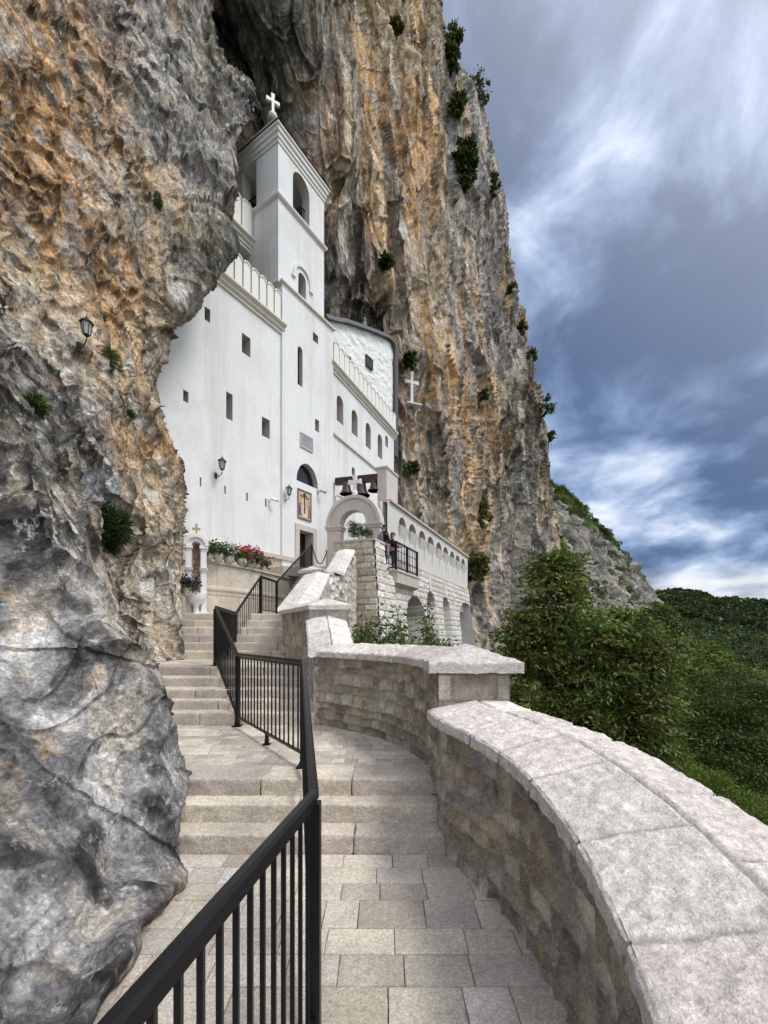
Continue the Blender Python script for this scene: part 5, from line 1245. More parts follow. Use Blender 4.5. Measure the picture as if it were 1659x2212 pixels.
# ================================================================ BALCONY
bz = 4.22; bc = np.array(P(858, 1229.6, 17.75)[:2]); BF = Fr(bc, dW)
Lb = BF.at(905, 1250)[0]
bal = thing('balcony', 'small wedge-shaped stone balcony jutting from the terrace below the bell pillar', 'balcony', (bc[0], bc[1], bz-.8))
tb = .62
b = MB(); b.fbox(BF, -.04, Lb+.04, bz-.07, bz, -tb, .04); b.build('floor_slab', M['pinkstone'], bal)
b = MB(); pr = [BF.p(0, bz-.07, 0), BF.p(Lb, bz-.07, 0), BF.p(Lb, bz-.07, -tb), BF.p(0, bz-.07, -tb), BF.p(0, bz-.52, 0), BF.p(Lb, bz-.52, 0), BF.p(Lb-.0, bz-.78, -tb), BF.p(0, bz-.78, -tb)]
b.add(pr, [(0, 4, 5, 1), (1, 5, 6, 2), (3, 7, 4, 0), (4, 7, 6, 5), (2, 6, 7, 3)]); b.build('corbel', M['stone'], bal)
br = thing('balcony_railing', 'black metal balcony railing with three heavy posts and crossed thin bars', 'railing', (bc[0], bc[1], bz))
zr = bz+1.12
for u in (.05, Lb*.5, Lb-.06):
    b = MB(); b.fbox(BF, u-.045, u+.045, bz, zr, -.12, -.03); b.build('post', M['metal'], br)
b = MB(); b.fbox(BF, 0, Lb, zr, zr+.05, -.13, -.02); b.fbox(BF, .0, .09, zr, zr+.05, -tb, -.13); b.build('top_rail', M['metal'], br)
b = MB(); b.fbox(BF, .1, Lb-.1, bz+.08, bz+.13, -.10, -.05); b.fbox(BF, .02, .07, bz+.08, bz+.13, -tb, -.12); b.build('bottom_rail', M['metal'], br)
for k in range(1, 8):
    if k == 4: continue
    u = Lb*k/8; b = MB(); b.fbox(BF, u-.01, u+.01, bz+.13, zr, -.085, -.065); b.build('bar', M['metal'], br)
for z in (bz+.45, bz+.82): b = MB(); b.fbox(BF, .1, Lb-.1, z-.012, z+.012, -.11, -.09); b.build('cross_bar', M['metal'], br)
b = MB(); 
for k in range(3):
    d_ = .16*(k+1); c = BF.p(.045, 0, -.1-d_*.9); b.box(c[0]-.01, c[0]+.01, c[1]-.01, c[1]+.01, bz+.13, zr)
b.build('side_bars', M['metal'], br)

# ================================================================ SHRINE AND FLOWER SHELF
# curved retaining wall carrying the flower shelf
sh = thing('flower_shelf_wall', 'curved panelled stone wall with a ledge for flower pots, between shrine and upper steps', 'retaining wall', (-4.7, 14, 2.07))
spts = [(-6.6, 11.5), (-5.75, 12.3), (-5.05, 13.0), (-4.55, 13.9), (-4.15, 14.9), (-3.75, 16.2), (-3.35, 17.6)]
zsh = EYE+(HY-1218)*13.0/FO
s, q = resample([(x, y, 2.0, zsh) for x, y in spts], .03); t = np.arange(2.0, zsh+.02, .03); S, T = np.meshgrid(s, t, indexing='ij')
idn, d, *_ = bricks(S.ravel(), (T.ravel()-2.75), 1.25, .5, 4, .3, 0); band = np.abs(T.ravel()-2.95) < .06
h = -.012*(1-sstep(.004, .02, d)); h = np.where(band, .03, h)
col = mixc(np.array((.56, .50, .41)), np.array((.64, .585, .50)), idn)*(.55+.45*sstep(0, .018, d))[:, None]*(1+.2*fbm(np.stack([S.ravel()*2, T.ravel(), T.ravel()*0], 1), 4, 5))[:, None]
Pg = np.stack([np.repeat(q[:, 0:1], len(t), 1), np.repeat(q[:, 1:2], len(t), 1), T], 2)
surf('panelled_face', Pg, M['masonry'], sh, h=h, col=col, flip=False)
b = MB(); qd = np.gradient(q[:, :2], axis=0); qd /= np.linalg.norm(qd, axis=1, keepdims=True); nn = np.stack([qd[:, 1], -qd[:, 0]], 1)
I = list(range(0, len(q), 6))+[len(q)-1]
for a, c in zip(I[:-1], I[1:]):
    A1, C1 = q[a, :2]+nn[a]*.07, q[c, :2]+nn[c]*.07; A2, C2 = q[a, :2]-nn[a]*1.3, q[c, :2]-nn[c]*1.3
    b.prism([tuple(A1), tuple(C1), tuple(C2), tuple(A2)], zsh, zsh+.07)
b.build('ledge', M['stone'], sh)
def plantpot(label, px, Y, kind, s=1., group='flower pots on the ledge', zb=None, pot=True, seed=0, dark=False):
    zb = zsh+.07 if zb is None else zb; x = (px-HX)/FO*Y
    t = thing('flower_pot', label, 'flower pot', (x, Y, zb), group)
    b = MB(); b.lathe([(.09*s, 0), (.14*s, .05*s), (.165*s, .14*s), (.15*s, .22*s), (.165*s, .24*s), (.14*s, .24*s)], (x, Y, zb), 14); b.build('pot', mat('pot', (.55, .52, .42) if not dark else (.5, .5, .48), .7, n1=(20, .1)), t, smooth=True)
    r = np.random.default_rng(seed+5); n = 260
    V = []; cols = []
    for what, nn_, colr, sz in (('leaves', n, (.06, .10, .03), .10), ('blossoms', int(n*.7) if kind is not None else 0, kind, .075)):
        if not nn_: continue
        c = r.normal(size=(nn_, 3))*np.array((.15, .15, .11))*s+np.array((x, Y, zb+(.33 if what == 'leaves' else .42)*s))
        Vv, F_, cc = leafcards(c, sz*s, np.array(colr), r, .35, aspect=.9)
        mesh_np(what, Vv, F_, M['leaf'] if what == 'leaves' else M['petal'], t, cc)
    return t
def leafcards(c, size, colr, r, var=.3, droop=0., aspect=.5, outward=None):
    n = len(c); d = r.normal(size=(n, 3)); d[:, 2] = d[:, 2]*.6-droop
    if outward is not None: d = d+outward*1.2
    d /= np.linalg.norm(d, axis=1, keepdims=True); w_ = np.cross(d, r.normal(size=(n, 3))); w_ /= np.linalg.norm(w_, axis=1, keepdims=True)+1e-9
    s = size*(.7+.6*r.random(n))[:, None]; nrm = np.cross(d, w_)
    a = c; b_ = c+d*s*.5+w_*s*aspect*.5-nrm*s*.06; e = c+d*s; f = c+d*s*.5-w_*s*aspect*.5-nrm*s*.06
    V = np.stack([a, b_, e, f], 1).reshape(-1, 3); F_ = np.arange(4*n).reshape(n, 4)
    cc = colr[None, :]*(1-var+2*var*r.random(n))[:, None]; cc = cc*(1+.15*r.normal(size=(n, 3)))
    return V, F_, np.repeat(np.clip(cc, .003, .9), 4, axis=0)
plantpot('cream pot of dark green leaves, nearest the shrine', 452, 12.75, None, .8, seed=1)
plantpot('round cream pot with leafy green plant, second from the shrine', 471, 12.9, None, .95, seed=2)
plantpot('round cream pot of white and pale lilac flowers', 494, 13.35, (.62, .58, .68), 1., seed=3)
plantpot('round cream pot of orange red flowers', 522, 13.9, (.55, .08, .03), 1., seed=4)
plantpot('pot of bright pink flowers, tallest of the row', 540, 14.3, (.68, .22, .38), 1.15, seed=5)
plantpot('pot of rosy pink flowers beside the tallest one', 552, 14.7, (.66, .20, .32), 1.05, seed=6)
plantpot('low pot of red flowers at the right end of the ledge', 567, 15.2, (.45, .06, .04), .9, seed=7)
# shrine
SH = Fr(P(401, 1250, 11.35)[:2], (.93, .37)); SH.d /= np.hypot(*SH.d); SH.n = np.array([SH.d[1], -SH.d[0]])
zg = 2.07; Ws = SH.at(446, 1250)[0]; u_m = Ws*.5; ztop_ = SH.at(424, 1158)[1]; ztop_ = min(ztop_, 4.6)
si = thing('wall_shrine', 'white arched roadside shrine with an icon panel, gilded cross and stone basin', 'shrine', (SH.O[0], SH.O[1], zg))
zsp = ztop_-Ws/2-.05
b = MB(); pt_ = .14
b.fbox(SH, 0, pt_, zg, zsp, -.45, 0); b.fbox(SH, Ws-pt_, Ws, zg, zsp, -.45, 0); b.fbox(SH, pt_, Ws-pt_, zg, zsp, -.45, -.30)
for z in (zg+.05, zg+1.2, zsp-.6, zsp-.02):
    b.fbox(SH, -.04, pt_+.03, z, z+.07, -.48, .04); b.fbox(SH, Ws-pt_-.03, Ws+.04, z, z+.07, -.48, .04)
b.build('pilasters', M['white'], si)
b = MB(); archband(b, SH, u_m, zsp+.05, Ws/2-.14, Ws/2+.02, -.45, .0, n=18); archband(b, SH, u_m, zsp+.05, Ws/2-.03, Ws/2+.06, .0, .06, n=18); archband(b, SH, u_m, zsp+.05, 0.001, Ws/2-.14, -.45, -.30, n=18); b.build('arched_hood', M['white'], si)
b = MB(); b.fprism(SH, [(pt_+.03, zg+1.15), (Ws-pt_-.03, zg+1.15), (Ws-pt_-.03, zsp+.05)]+[(u_m+(Ws/2-pt_-.03)*math.cos(math.pi*k/10), zsp+.05+(Ws/2-pt_-.03)*math.sin(math.pi*k/10)) for k in range(1, 10)]+[(pt_+.03, zsp+.05)], -.30, -.27)
b.build('icon_panel', mat('painted_panel', (.28, .12, .09), .5, n1=(9, .6), n2=(26, .5), dirt=((.55, .45, .38), 5, .5, .62)), si)
b = MB(); b.fbox(SH, pt_+.03, Ws-pt_-.03, zg+.68, zg+1.12, -.30, -.27); pn = b.build('lower_panel', mat('red_panel', (.50, .27, .20), .5, n1=(20, .2)), si)
b = MB(); cross_pts(b, SH.shift(-.26), u_m, zg+.72, .34, .06, .02, .4, .5, .24); b.build('dark_cross', M['void'], pn)
b = MB(); bcn = SH.p(u_m, 0, .10); b.lathe([(.09, .0), (.07, .22), (.10, .30), (.20, .36), (.25, .46), (.27, .58), (.24, .58)], (bcn[0], bcn[1], zg), 20); b.build('basin', M['white'], si, smooth=True)
b = MB(); tc_ = SH.p(u_m, 0, -.2); cross_pts(b, Fr((tc_[0], tc_[1]), SH.d), 0, ztop_+.02, .34, .045, .04, .6, .62, .2); b.build('finial_cross', M['gold'], si)
plantpot('hanging bunch of deep purple flowers on the left side of the shrine', 403, 11.0, (.10, .03, .13), .85, 'purple flowers', zb=2.55, seed=12, dark=True)

# white cross on the rock
cpx, _n = on_cliff('far_cliff', 887, 862); WC = Fr(P(887, 850, cpx[1]-.35)[:2], (.93, .37)); 
u, z0 = WC.at(889, 870); _, z1 = WC.at(887, 803)
wc = thing('rock_cross', 'rough white cross standing on a ledge of the cliff, right of the church', 'cross', WC.p(u, z0, 0))
b = MB(); cross_pts(b, WC, u, z0, z1-z0, .19, .16, .5, .66, 1.15); b.build('cross', M['plaster_rough'], wc)
b = MB(); b.fbox(WC, u-.4, u+.8, z0-.08, z0, -1.2, .12); b.build('ledge', M['plaster_rough'], wc)

# shrub in the planter follows with the greenery

# ================================================================ PEOPLE
def skin(name, joints, edges, m, parent, sub=2):
    me = bpy.data.meshes.new(name); me.from_pydata([j[:3] for j in joints], edges, []); me.materials.append(m)
    o = bpy.data.objects.new(name, me); C.objects.link(o); o.parent = parent
    md = o.modifiers.new('skin', 'SKIN'); md.use_smooth_shade = True
    for i, j in enumerate(joints):
        r = j[3]; me.skin_vertices[0].data[i].radius = r if isinstance(r, tuple) else (r, r)
    me.skin_vertices[0].data[0].use_root = True
    s = o.modifiers.new('sub', 'SUBSURF'); s.levels = sub; s.render_levels = sub
    return o
SKIN = mat('skin', (.42, .24, .17), .55); BLK_CL = mat('black_cloth', (.012, .012, .014), .85, n1=(20, .3)); JEAN = mat('dark_denim', (.03, .035, .05), .85, n1=(30, .3)); PACK = mat('grey_backpack', (.10, .11, .13), .7, n1=(12, .3)); HAIR = mat('dark_hair', (.015, .010, .008), .7); HAIRB = mat('brown_hair', (.09, .045, .025), .6, n1=(30, .3)); CAPM = mat('cap_cloth', (.06, .04, .045), .8)
def person(label, x, y, z, face, h, arms, male=True):
    """local frame: +X is the facing direction"""
    k = h/1.75
    t = thing('person', label, 'person', (0, 0, 0))
    J = lambda a, b_, c, r: (a*k, b_*k, c*k, r*k if not isinstance(r, tuple) else (r[0]*k, r[1]*k))
    # continuous body
    aL, aR = arms
    js = [J(0, 0, .95, (.13, .10)), J(0, 0, 1.12, (.12, .09)), J(-.01, 0, 1.32, (.15, .10)), J(-.01, 0, 1.45, (.07, .06)), J(.0, 0, 1.53, (.05, .05)), J(.015, 0, 1.63, (.085, .075)), J(.01, 0, 1.71, (.065, .06)),
          J(0, .09, .90, .085), J(.02, .10, .50, .058), J(-.02, .10, .10, .04), J(.10, .11, .03, .035), J(0, -.09, .90, .085), J(.03, -.10, .50, .058), J(-.01, -.10, .10, .04), J(.11, -.11, .03, .035),
          J(-.01, .17, 1.41, .055), J(*aL[0], .042), J(*aL[1], .03), J(*aL[2], .03), J(-.01, -.17, 1.41, .055), J(*aR[0], .042), J(*aR[1], .03), J(*aR[2], .03)]
    ed = [(0, 1), (1, 2), (2, 3), (3, 4), (4, 5), (5, 6), (0, 7), (7, 8), (8, 9), (9, 10), (0, 11), (11, 12), (12, 13), (13, 14), (2, 15), (15, 16), (16, 17), (17, 18), (2, 19), (19, 20), (20, 21), (21, 22)]
    skin('body', js, ed, SKIN, t)
    for side, a in ((1, aL), (-1, aR)):      # five fingers each, curled
        w = np.array(a[2])*k; d = np.array(a[2])-np.array(a[1]); d = d/np.linalg.norm(d); lat = np.cross(d, (0, 0, 1.)); lat /= np.linalg.norm(lat)+1e-6; dn = np.cross(lat, d)
        fj = [(*w, .020*k)]; fe = []
        for f, (off_, ln) in enumerate(((-.030, .062), (-.010, .075), (.010, .080), (.030, .070))):
            p1 = w+d*.055*k+lat*off_*k; p2 = p1+d*ln*.55*k-dn*.012*k; p3 = p2+d*ln*.3*k-dn*.035*k
            n0 = len(fj); fj += [(*p1, .010*k), (*p2, .009*k), (*p3, .008*k)]; fe += [(0, n0), (n0, n0+1), (n0+1, n0+2)]
        p1 = w+lat*.045*k*side+d*.02*k; p2 = p1+d*.045*k+lat*.01*k*side; n0 = len(fj); fj += [(*p1, .011*k), (*p2, .009*k)]; fe += [(0, n0), (n0, n0+1)]
        skin('hand', fj, fe, SKIN, t, 1)
    # clothes
    sh_ = [J(0, 0, .93, (.155, .125)), J(0, 0, 1.12, (.145, .115)), J(-.01, 0, 1.33, (.17, .125)), J(-.01, 0, 1.455, (.085, .075)), J(-.01, .17, 1.42, .072), J(*aL[0], .058), J(*(np.array(aL[0])*.25+np.array(aL[1])*.75), .048), J(-.01, -.17, 1.42, .072), J(*aR[0], .058), J(*(np.array(aR[0])*.25+np.array(aR[1])*.75), .048)]
    skin('jacket', sh_, [(0, 1), (1, 2), (2, 3), (2, 4), (4, 5), (5, 6), (2, 7), (7, 8), (8, 9)], BLK_CL, t)
    tr_ = [J(0, 0, .98, (.145, .115)), J(0, .09, .88, .100), J(.02, .10, .50, .072), J(-.02, .10, .09, .058), J(0, -.09, .88, .100), J(.03, -.10, .50, .072), J(-.01, -.10, .09, .058)]
    skin('trousers', tr_, [(0, 1), (1, 2), (2, 3), (0, 4), (4, 5), (5, 6)], JEAN, t)
    for sgn in (1, -1):
        b = MB(); b.tube([(-.06*k, sgn*.11*k, .04*k), (.03*k, sgn*.11*k, .045*k), (.15*k, sgn*.115*k, .03*k), (.19*k, sgn*.115*k, .025*k)], [.04*k, .045*k, .038*k, .02*k], 10); b.build('shoe', BLK_CL, t, smooth=True)
    # face
    hd = np.array((.02, 0, 1.645))*k
    b = MB(); b.tube([tuple(hd+np.array((.088, 0, .01))*k), tuple(hd+np.array((.108, 0, -.022))*k)], [.008*k, .014*k], 6); b.build('nose', SKIN, t, smooth=True)
    for sgn in (1, -1):
        b = MB(); b.ball(tuple(hd+np.array((.078, sgn*.032, .015))*k), .011*k, 6); b.build('eye', M['void'], t)
        b = MB(); b.ball(tuple(hd+np.array((-.005, sgn*.082, -.005))*k), .026*k, 6, 1.3); b.build('ear', SKIN, t, smooth=True)
    b = MB(); b.box(*(hd[0]+np.array((.078, .088))*k), -.022*k, .022*k, hd[2]-.052*k, hd[2]-.045*k); b.build('mouth', mat('lips', (.25, .09, .08), .5), t)
    if male:
        b = MB(); b.ball(tuple(hd+np.array((-.015, 0, .045))*k), .092*k, 12, .88); b.build('hair', HAIR, t, smooth=True)
        b = MB(); b.lathe([(.098*k, 0), (.098*k, .035*k), (.08*k, .075*k), (.02*k, .095*k)], tuple(hd+np.array((-.005, 0, .045))*k), 16); b.add([tuple(hd+np.array(v)*k) for v in ((.07, -.06, .05), (.165, -.045, .04), (.165, .045, .04), (.07, .06, .05), (.07, -.06, .06), (.16, -.04, .05), (.16, .04, .05), (.07, .06, .06))], [(0, 3, 2, 1), (4, 5, 6, 7), (0, 1, 5, 4), (1, 2, 6, 5), (2, 3, 7, 6), (3, 0, 4, 7)]); b.build('cap', BLK_CL, t, smooth=True)
        pk = [(-.17*k, 0, 1.0*k, (.12*k, .13*k)), (-.21*k, 0, 1.15*k, (.13*k, .15*k)), (-.20*k, 0, 1.35*k, (.12*k, .14*k)), (-.16*k, 0, 1.47*k, (.07*k, .10*k))]
        bpk = skin('backpack', pk, [(0, 1), (1, 2), (2, 3)], PACK, t)
        b = MB()
        for sgn in (1, -1): b.tube([(-.10*k, sgn*.11*k, 1.05*k), (.10*k, sgn*.13*k, 1.15*k), (.135*k, sgn*.13*k, 1.33*k), (.03*k, sgn*.12*k, 1.50*k), (-.10*k, sgn*.10*k, 1.47*k)], .022*k, 6)
        b.build('straps', BLK_CL, bpk, smooth=True)
    else:
        b = MB(); b.lathe([(.098*k, 0), (.10*k, .04*k), (.08*k, .08*k), (.02*k, .10*k)], tuple(hd+np.array((-.01, 0, .04))*k), 16); b.add([tuple(hd+np.array(v)*k) for v in ((.07, -.06, .045), (.17, -.045, .035), (.17, .045, .035), (.07, .06, .045), (.07, -.06, .055), (.165, -.04, .045), (.165, .04, .045), (.07, .06, .055))], [(0, 3, 2, 1), (4, 5, 6, 7), (0, 1, 5, 4), (1, 2, 6, 5), (2, 3, 7, 6), (3, 0, 4, 7)]); b.build('cap', CAPM, t, smooth=True)
        skin('hair', [(-.03*k, 0, 1.68*k, .08*k), (-.07*k, 0, 1.58*k, (.06*k, .085*k)), (-.09*k, 0, 1.42*k, (.035*k, .08*k)), (-.10*k, 0, 1.28*k, (.02*k, .05*k))], [(0, 1), (1, 2), (2, 3)], HAIRB, t)
    t.location = (x, y, z); t.rotation_euler = (0, 0, face)
    return t
hangL = [(.02, .25, 1.15), (.10, .24, .92), (.16, .23, .84)]; hangR = [(.02, -.25, 1.15), (.10, -.24, .92), (.16, -.23, .84)]
leanL = [(.08, .24, 1.18), (.30, .20, 1.12), (.38, .17, 1.13)]; leanR = [(.08, -.24, 1.18), (.30, -.20, 1.12), (.38, -.17, 1.13)]
person('person in black cap and jacket with a grey backpack, standing behind the planter corner', -.02, 17.75, TERR+.08, math.radians(50), 1.80, (hangL, hangR))
person('person in dark cap with long brown hair and black jacket, leaning on the balcony railing', .36, 18.32, bz, math.radians(-12), 1.62, (leanL, leanR), male=False)
# ================================================================ TERRAIN
def terrain(name, cols, nu, nv, label, m, colf, amp, seed, fall=None):
    """cols: list of columns of (px, py, Y) from crest downwards, same length"""
    K = np.array(cols, float); nc, nr = K.shape[:2]
    A = catmull(K.reshape(nc, -1), np.linspace(0, nc-1, nu)).reshape(nu, nr, 3)
    B = catmull(A.transpose(1, 0, 2).reshape(nr, -1), np.linspace(0, nr-1, nv)).reshape(nv, nu, 3).transpose(1, 0, 2)
    Y = np.maximum(B[..., 2], 2.); Pg = np.stack([(B[..., 0]-HX)/FO*Y, Y, EYE-(B[..., 1]-HY)/FO*Y], 2)
    q = Pg.reshape(-1, 3); sc = np.clip(Y.ravel()/60, .2, 6)
    h = (fbm(q/sc.mean()*.08, 5, seed)*amp*sc)
    fs = 11./np.median(Y); f1, g1, i1 = facets(q*np.array([1, 1, .55])*fs*2.6, seed+4); f2, g2, i2 = facets(q*np.array([1, 1, .5])*fs*8, seed+5)
    vst = fbm(q*np.array([1, 1, .2])*fs*4, 4, seed+6)
    rockm, col = colf(q, B, f1, g1, i1)
    h = h+rockm*(f1*amp*.8*sc+f2*amp*.4*sc+vst*amp*.3*sc)
    col = col*(1-.5*rockm*sstep(.1, 0, g1))[:, None]*(1+rockm*(.9*vst+.5*(i2-.5)))[:, None]
    o = surf(name, Pg, m, None, h=h, col=col, flip=True); tag(o, kind='structure')
    n = grid_normals(Pg); n = n*np.sign(n[..., 2:3]+1e-9)
    return o, Pg+n*0, B, rockm.reshape(nu, nv), n
M['terrain'] = mat('rocky_ground', attr=True, rough=.95, n1=(.35, .35), n2=(1.7, .4), bump=[(.25, .8, 1.), (1.1, .8, .3)], stretch=(1, 1, .5))
GRN = np.array((.035, .055, .018)); RCK = np.array((.20, .19, .17)); SOILC = np.array((.05, .055, .025))
def col_near(q, B, f1, g1, i1):
    n = fbm(q*.05, 4, 50); px, py = B[..., 0].ravel(), B[..., 1].ravel()
    d_ = np.interp(px, [1150, 1190, 1235, 1290, 1330, 1380, 1410, 1450, 1500, 1560, 1659], [1040, 1062, 1085, 1140, 1180, 1250, 1290, 1350, 1400, 1420, 1480])
    dep = py-d_
    rock = sstep(6, 26, dep+n*70)*sstep(360, 250, dep+n*60)*sstep(1490, 1430, px)*sstep(1400, 1330, py-.0*px)
    rock = np.clip(rock*1.1, 0, 1)
    c = mixc(np.tile(GRN, (len(px), 1)), np.tile(RCK, (len(px), 1))*(.7+.6*i1)[:, None], rock)
    return rock, c*(1+.5*fbm(q*.3, 4, 51))[:, None]
crest = [(1100, 990, 150), (1150, 1030, 150), (1190, 1060, 152), (1235, 1086, 158), (1290, 1142, 166), (1330, 1182, 174), (1380, 1252, 186), (1412, 1300, 200), (1450, 1362, 215), (1500, 1402, 235), (1560, 1425, 250), (1660, 1470, 260), (1850, 1520, 260)]
cols = []
for px, py, Y in crest:
    cols.append([(px-60, py+40, Y+60), (px-12, py+4, Y+12), (px, py, Y), (px+6, lerp(py, 1560, .18), lerp(Y, 30, .18)), (px+10, lerp(py, 1580, .42), lerp(Y, 34, .45)), (px+20, lerp(py, 1640, .68), lerp(Y, 26, .75)), (px+30, lerp(py, 1760, .88), lerp(Y, 20, .93)), (px+40, 2000, 14), (px+40, 2500, 11)])
NEARO, NEARP, NEARB, NEARR, NEARN = terrain('hillside', cols, 420, 420, '', M['terrain'], col_near, 1.6, 200)
tag(NEARO, 'steep scrubby hillside falling from the cliff foot towards the valley', 'hillside')
def col_far(q, B, f1, g1, i1):
    px, py = B[..., 0].ravel(), B[..., 1].ravel(); n = fbm(q*.012, 4, 60)
    rock = np.exp(-((py-1340-n*14-(px-1500)*.02)/16)**2)*np.clip(sstep(.05, .25, fbm(q*.01+9, 3, 61))+sstep(40, 15, np.abs(px-1510))*1.3+sstep(60, 30, np.abs(px-1625))*1.3, 0, 1)
    c = mixc(np.tile(GRN*1.2, (len(px), 1)), np.tile(RCK*1.1, (len(px), 1))*(.7+.6*i1)[:, None], np.clip(rock, 0, 1))
    return np.clip(rock, 0, 1), c*(1+.4*fbm(q*.05, 4, 51))[:, None]
crest2 = [(1330, 1305, 720), (1380, 1298, 720), (1420, 1291, 710), (1465, 1287, 700), (1510, 1293, 690), (1545, 1306, 680), (1580, 1304, 670), (1620, 1309, 660), (1659, 1309, 650), (1760, 1302, 640), (2000, 1310, 640)]
cols = [[(px-10, py+20, Y+160), (px, py+1, Y+25), (px, py, Y), (px, py+34, Y-40), (px, py+60, Y-60), (px, py+110, Y-210), (px, py+190, Y-380), (px, 1640, 180), (px, 1900, 120)] for px, py, Y in crest2]
FARO, FARP, FARB, FARR, FARN = terrain('far_ridge', cols, 420, 260, '', M['terrain'], col_far, 1.3, 210)
tag(FARO, 'distant wooded ridge with pale crags along the horizon', 'ridge')
b = MB(); b.add([(-6000, -3000, -150), (6000, -3000, -150), (6000, 9000, -150), (-6000, 9000, -150)], [(0, 1, 2, 3)]); o = b.build('valley_floor', mat('valley_green', (.04, .06, .025), .95, n1=(.01, .4), n2=(.05, .4))); o['kind'] = 'structure'
# ground right below the parapets and garden terrace
def slab_ground(name, poly, zfun, label):
    pass
gx = np.linspace(-1.6, 16, 130); gy = np.linspace(-2, 34, 200); GX, GY = np.meshgrid(gx, gy, indexing='ij')
edge = np.interp(GY, [-2, 1, 2, 3, 4, 5, 6, 8, 12, 16, 20, 34], [-.2, 1.2, 1.3, 1.15, .95, .5, .1, .0, .2, .3, .7, 6.2])
GZ = -.25-np.clip(GX-edge-1.5, 0, 99)*.75-.9*np.clip((GX-edge-4)/6, 0, 1)*0
GZ = np.where(GY < 5, GZ-1.8+.0*GX, GZ-1.8*np.clip((7-GY)/2, 0, 1)); GZ = GZ+fbm(np.stack([GX.ravel(), GY.ravel(), GX.ravel()*0], 1)*.5, 4, 9).reshape(GX.shape)*.5
GZ = np.where(GX < edge+.25, np.minimum(GZ, -.7), GZ)
o = surf('garden_ground', np.stack([GX, GY, GZ], 2), M['terrain'], None, col=np.tile(np.array((.06, .07, .03)), (GX.size, 1))); o['kind'] = 'structure'

# ================================================================ PLANTS
def clumps(center, rad, n, r, shell=.55, flat=1.):
    d = r.normal(size=(n, 3)); d /= np.linalg.norm(d, axis=1, keepdims=True)
    k = (shell+(1-shell)*r.random(n)**.6)[:, None]
    return np.array(center)[None, :]+d*k*np.array(rad)[None, :], d
def crown(center, rads, nclump, per, csz, leaf, colr, r, droop=.25, shell=.5, var=.3, aspect=.45, hue=.25, lobes=None, pad=.6):
    """leaf clusters spread through the crown; each cluster has a tone of its own"""
    cc, dd = [], []
    L_ = lobes or [(center, rads, 1.)]
    for c, rd, w_ in L_:
        a, d = clumps(c, rd, max(1, int(nclump*w_)), r, shell); cc.append(a); dd.append(d)
    cc = np.concatenate(cc); dd = np.concatenate(dd); n = len(cc)
    sz = csz*(.6+.8*r.random(n)); tone = (1-hue+2*hue*r.random(n)); warm = r.random(n)
    k = np.repeat(np.arange(n), per)
    g = r.normal(size=(n*per, 3))*np.array((1, 1, pad))*sz[k][:, None]*.55; g[:, 2] -= .35*np.hypot(g[:, 0], g[:, 1])*(1-pad)
    pts = cc[k]+g; out = dd[k]*.5; out[:, 2] -= .1
    V, F_, col = leafcards(pts, leaf, np.array(colr), r, var, droop, aspect, outward=out)
    kk = np.repeat(k, 4); col = col*tone[kk][:, None]*np.stack([.85+.4*warm[kk], np.ones(len(kk)), .8+.2*warm[kk]], 1)
    return V, F_, np.clip(col, .002, .6)
def tree(name, label, base, h, lobes, nclump, per, csz, leaf, colr, seed, tr=.16, group=None, cat='tree', limbs=7, **kw):
    r = np.random.default_rng(seed); base = np.array(base, float)
    t = thing(name, label, cat, base, group)
    b = MB(); top = base+np.array((r.normal()*.1, r.normal()*.1, h*.62)); mid = (base+top)/2+np.array((r.normal()*.1, r.normal()*.1, 0))*h*.1
    b.tube([tuple(base-np.array((0, 0, .3))), tuple(base+np.array((0, 0, h*.1))), tuple(mid), tuple(top)], [tr*1.4, tr, tr*.7, tr*.25], 8)
    for k in range(limbs):
        lb = lobes[r.integers(len(lobes))]; d = r.normal(size=3); d[2] = abs(d[2])*.6; d /= np.linalg.norm(d)
        e = np.array(lb[0])+d*np.array(lb[1])*.75; st_ = base+(top-base)*(.35+.6*r.random()); m_ = (st_+e)/2+r.normal(size=3)*.06*h
        b.tube([tuple(st_), tuple(m_), tuple(e)], [tr*.4, tr*.22, tr*.06], 6)
    b.build('trunk', M['bark'], t, smooth=True)
    V, F_, col = crown(None, None, nclump, per, csz, leaf, colr, r, lobes=lobes, **kw)
    mesh_np('crown', V, F_, M['leaf'], t, col)
    return t
def Pt(px, py, Y): return P(px, py, Y)
# the big tree on the slope
Yt = 17.
def lobe(px, py, rx, ry, Y=Yt, dep=None, w_=1.):
    c = P(px, py, Y); k = Y/FO; return (c, np.array((rx*k, (dep or rx*k*.8), ry*k)), w_)
lb = [lobe(1200, 1228, 34, 40, w_=.05), lobe(1200, 1300, 72, 60), lobe(1150, 1370, 55, 60), lobe(1245, 1370, 85, 70), lobe(1345, 1365, 55, 50), lobe(1385, 1420, 50, 60), lobe(1170, 1460, 80, 70), lobe(1290, 1460, 90, 70), lobe(1390, 1510, 60, 75), lobe(1200, 1560, 90, 60), lobe(1310, 1570, 100, 70), lobe(1400, 1610, 55, 60), lobe(1270, 1650, 120, 60)]
bs = P(1270, 1369, 17.5); bs[2] = -6.5
tree('leafy_tree', 'large dark leafy tree standing just beyond the parapet corner, reaching up the cliff', bs, 10, [(c, r_, .11) for c, r_, w_ in lb], 360, 100, .60, .21, (.115, .155, .038), 5, tr=.2, shell=.6, droop=.5, limbs=22, hue=.5, aspect=.42, pad=.28)
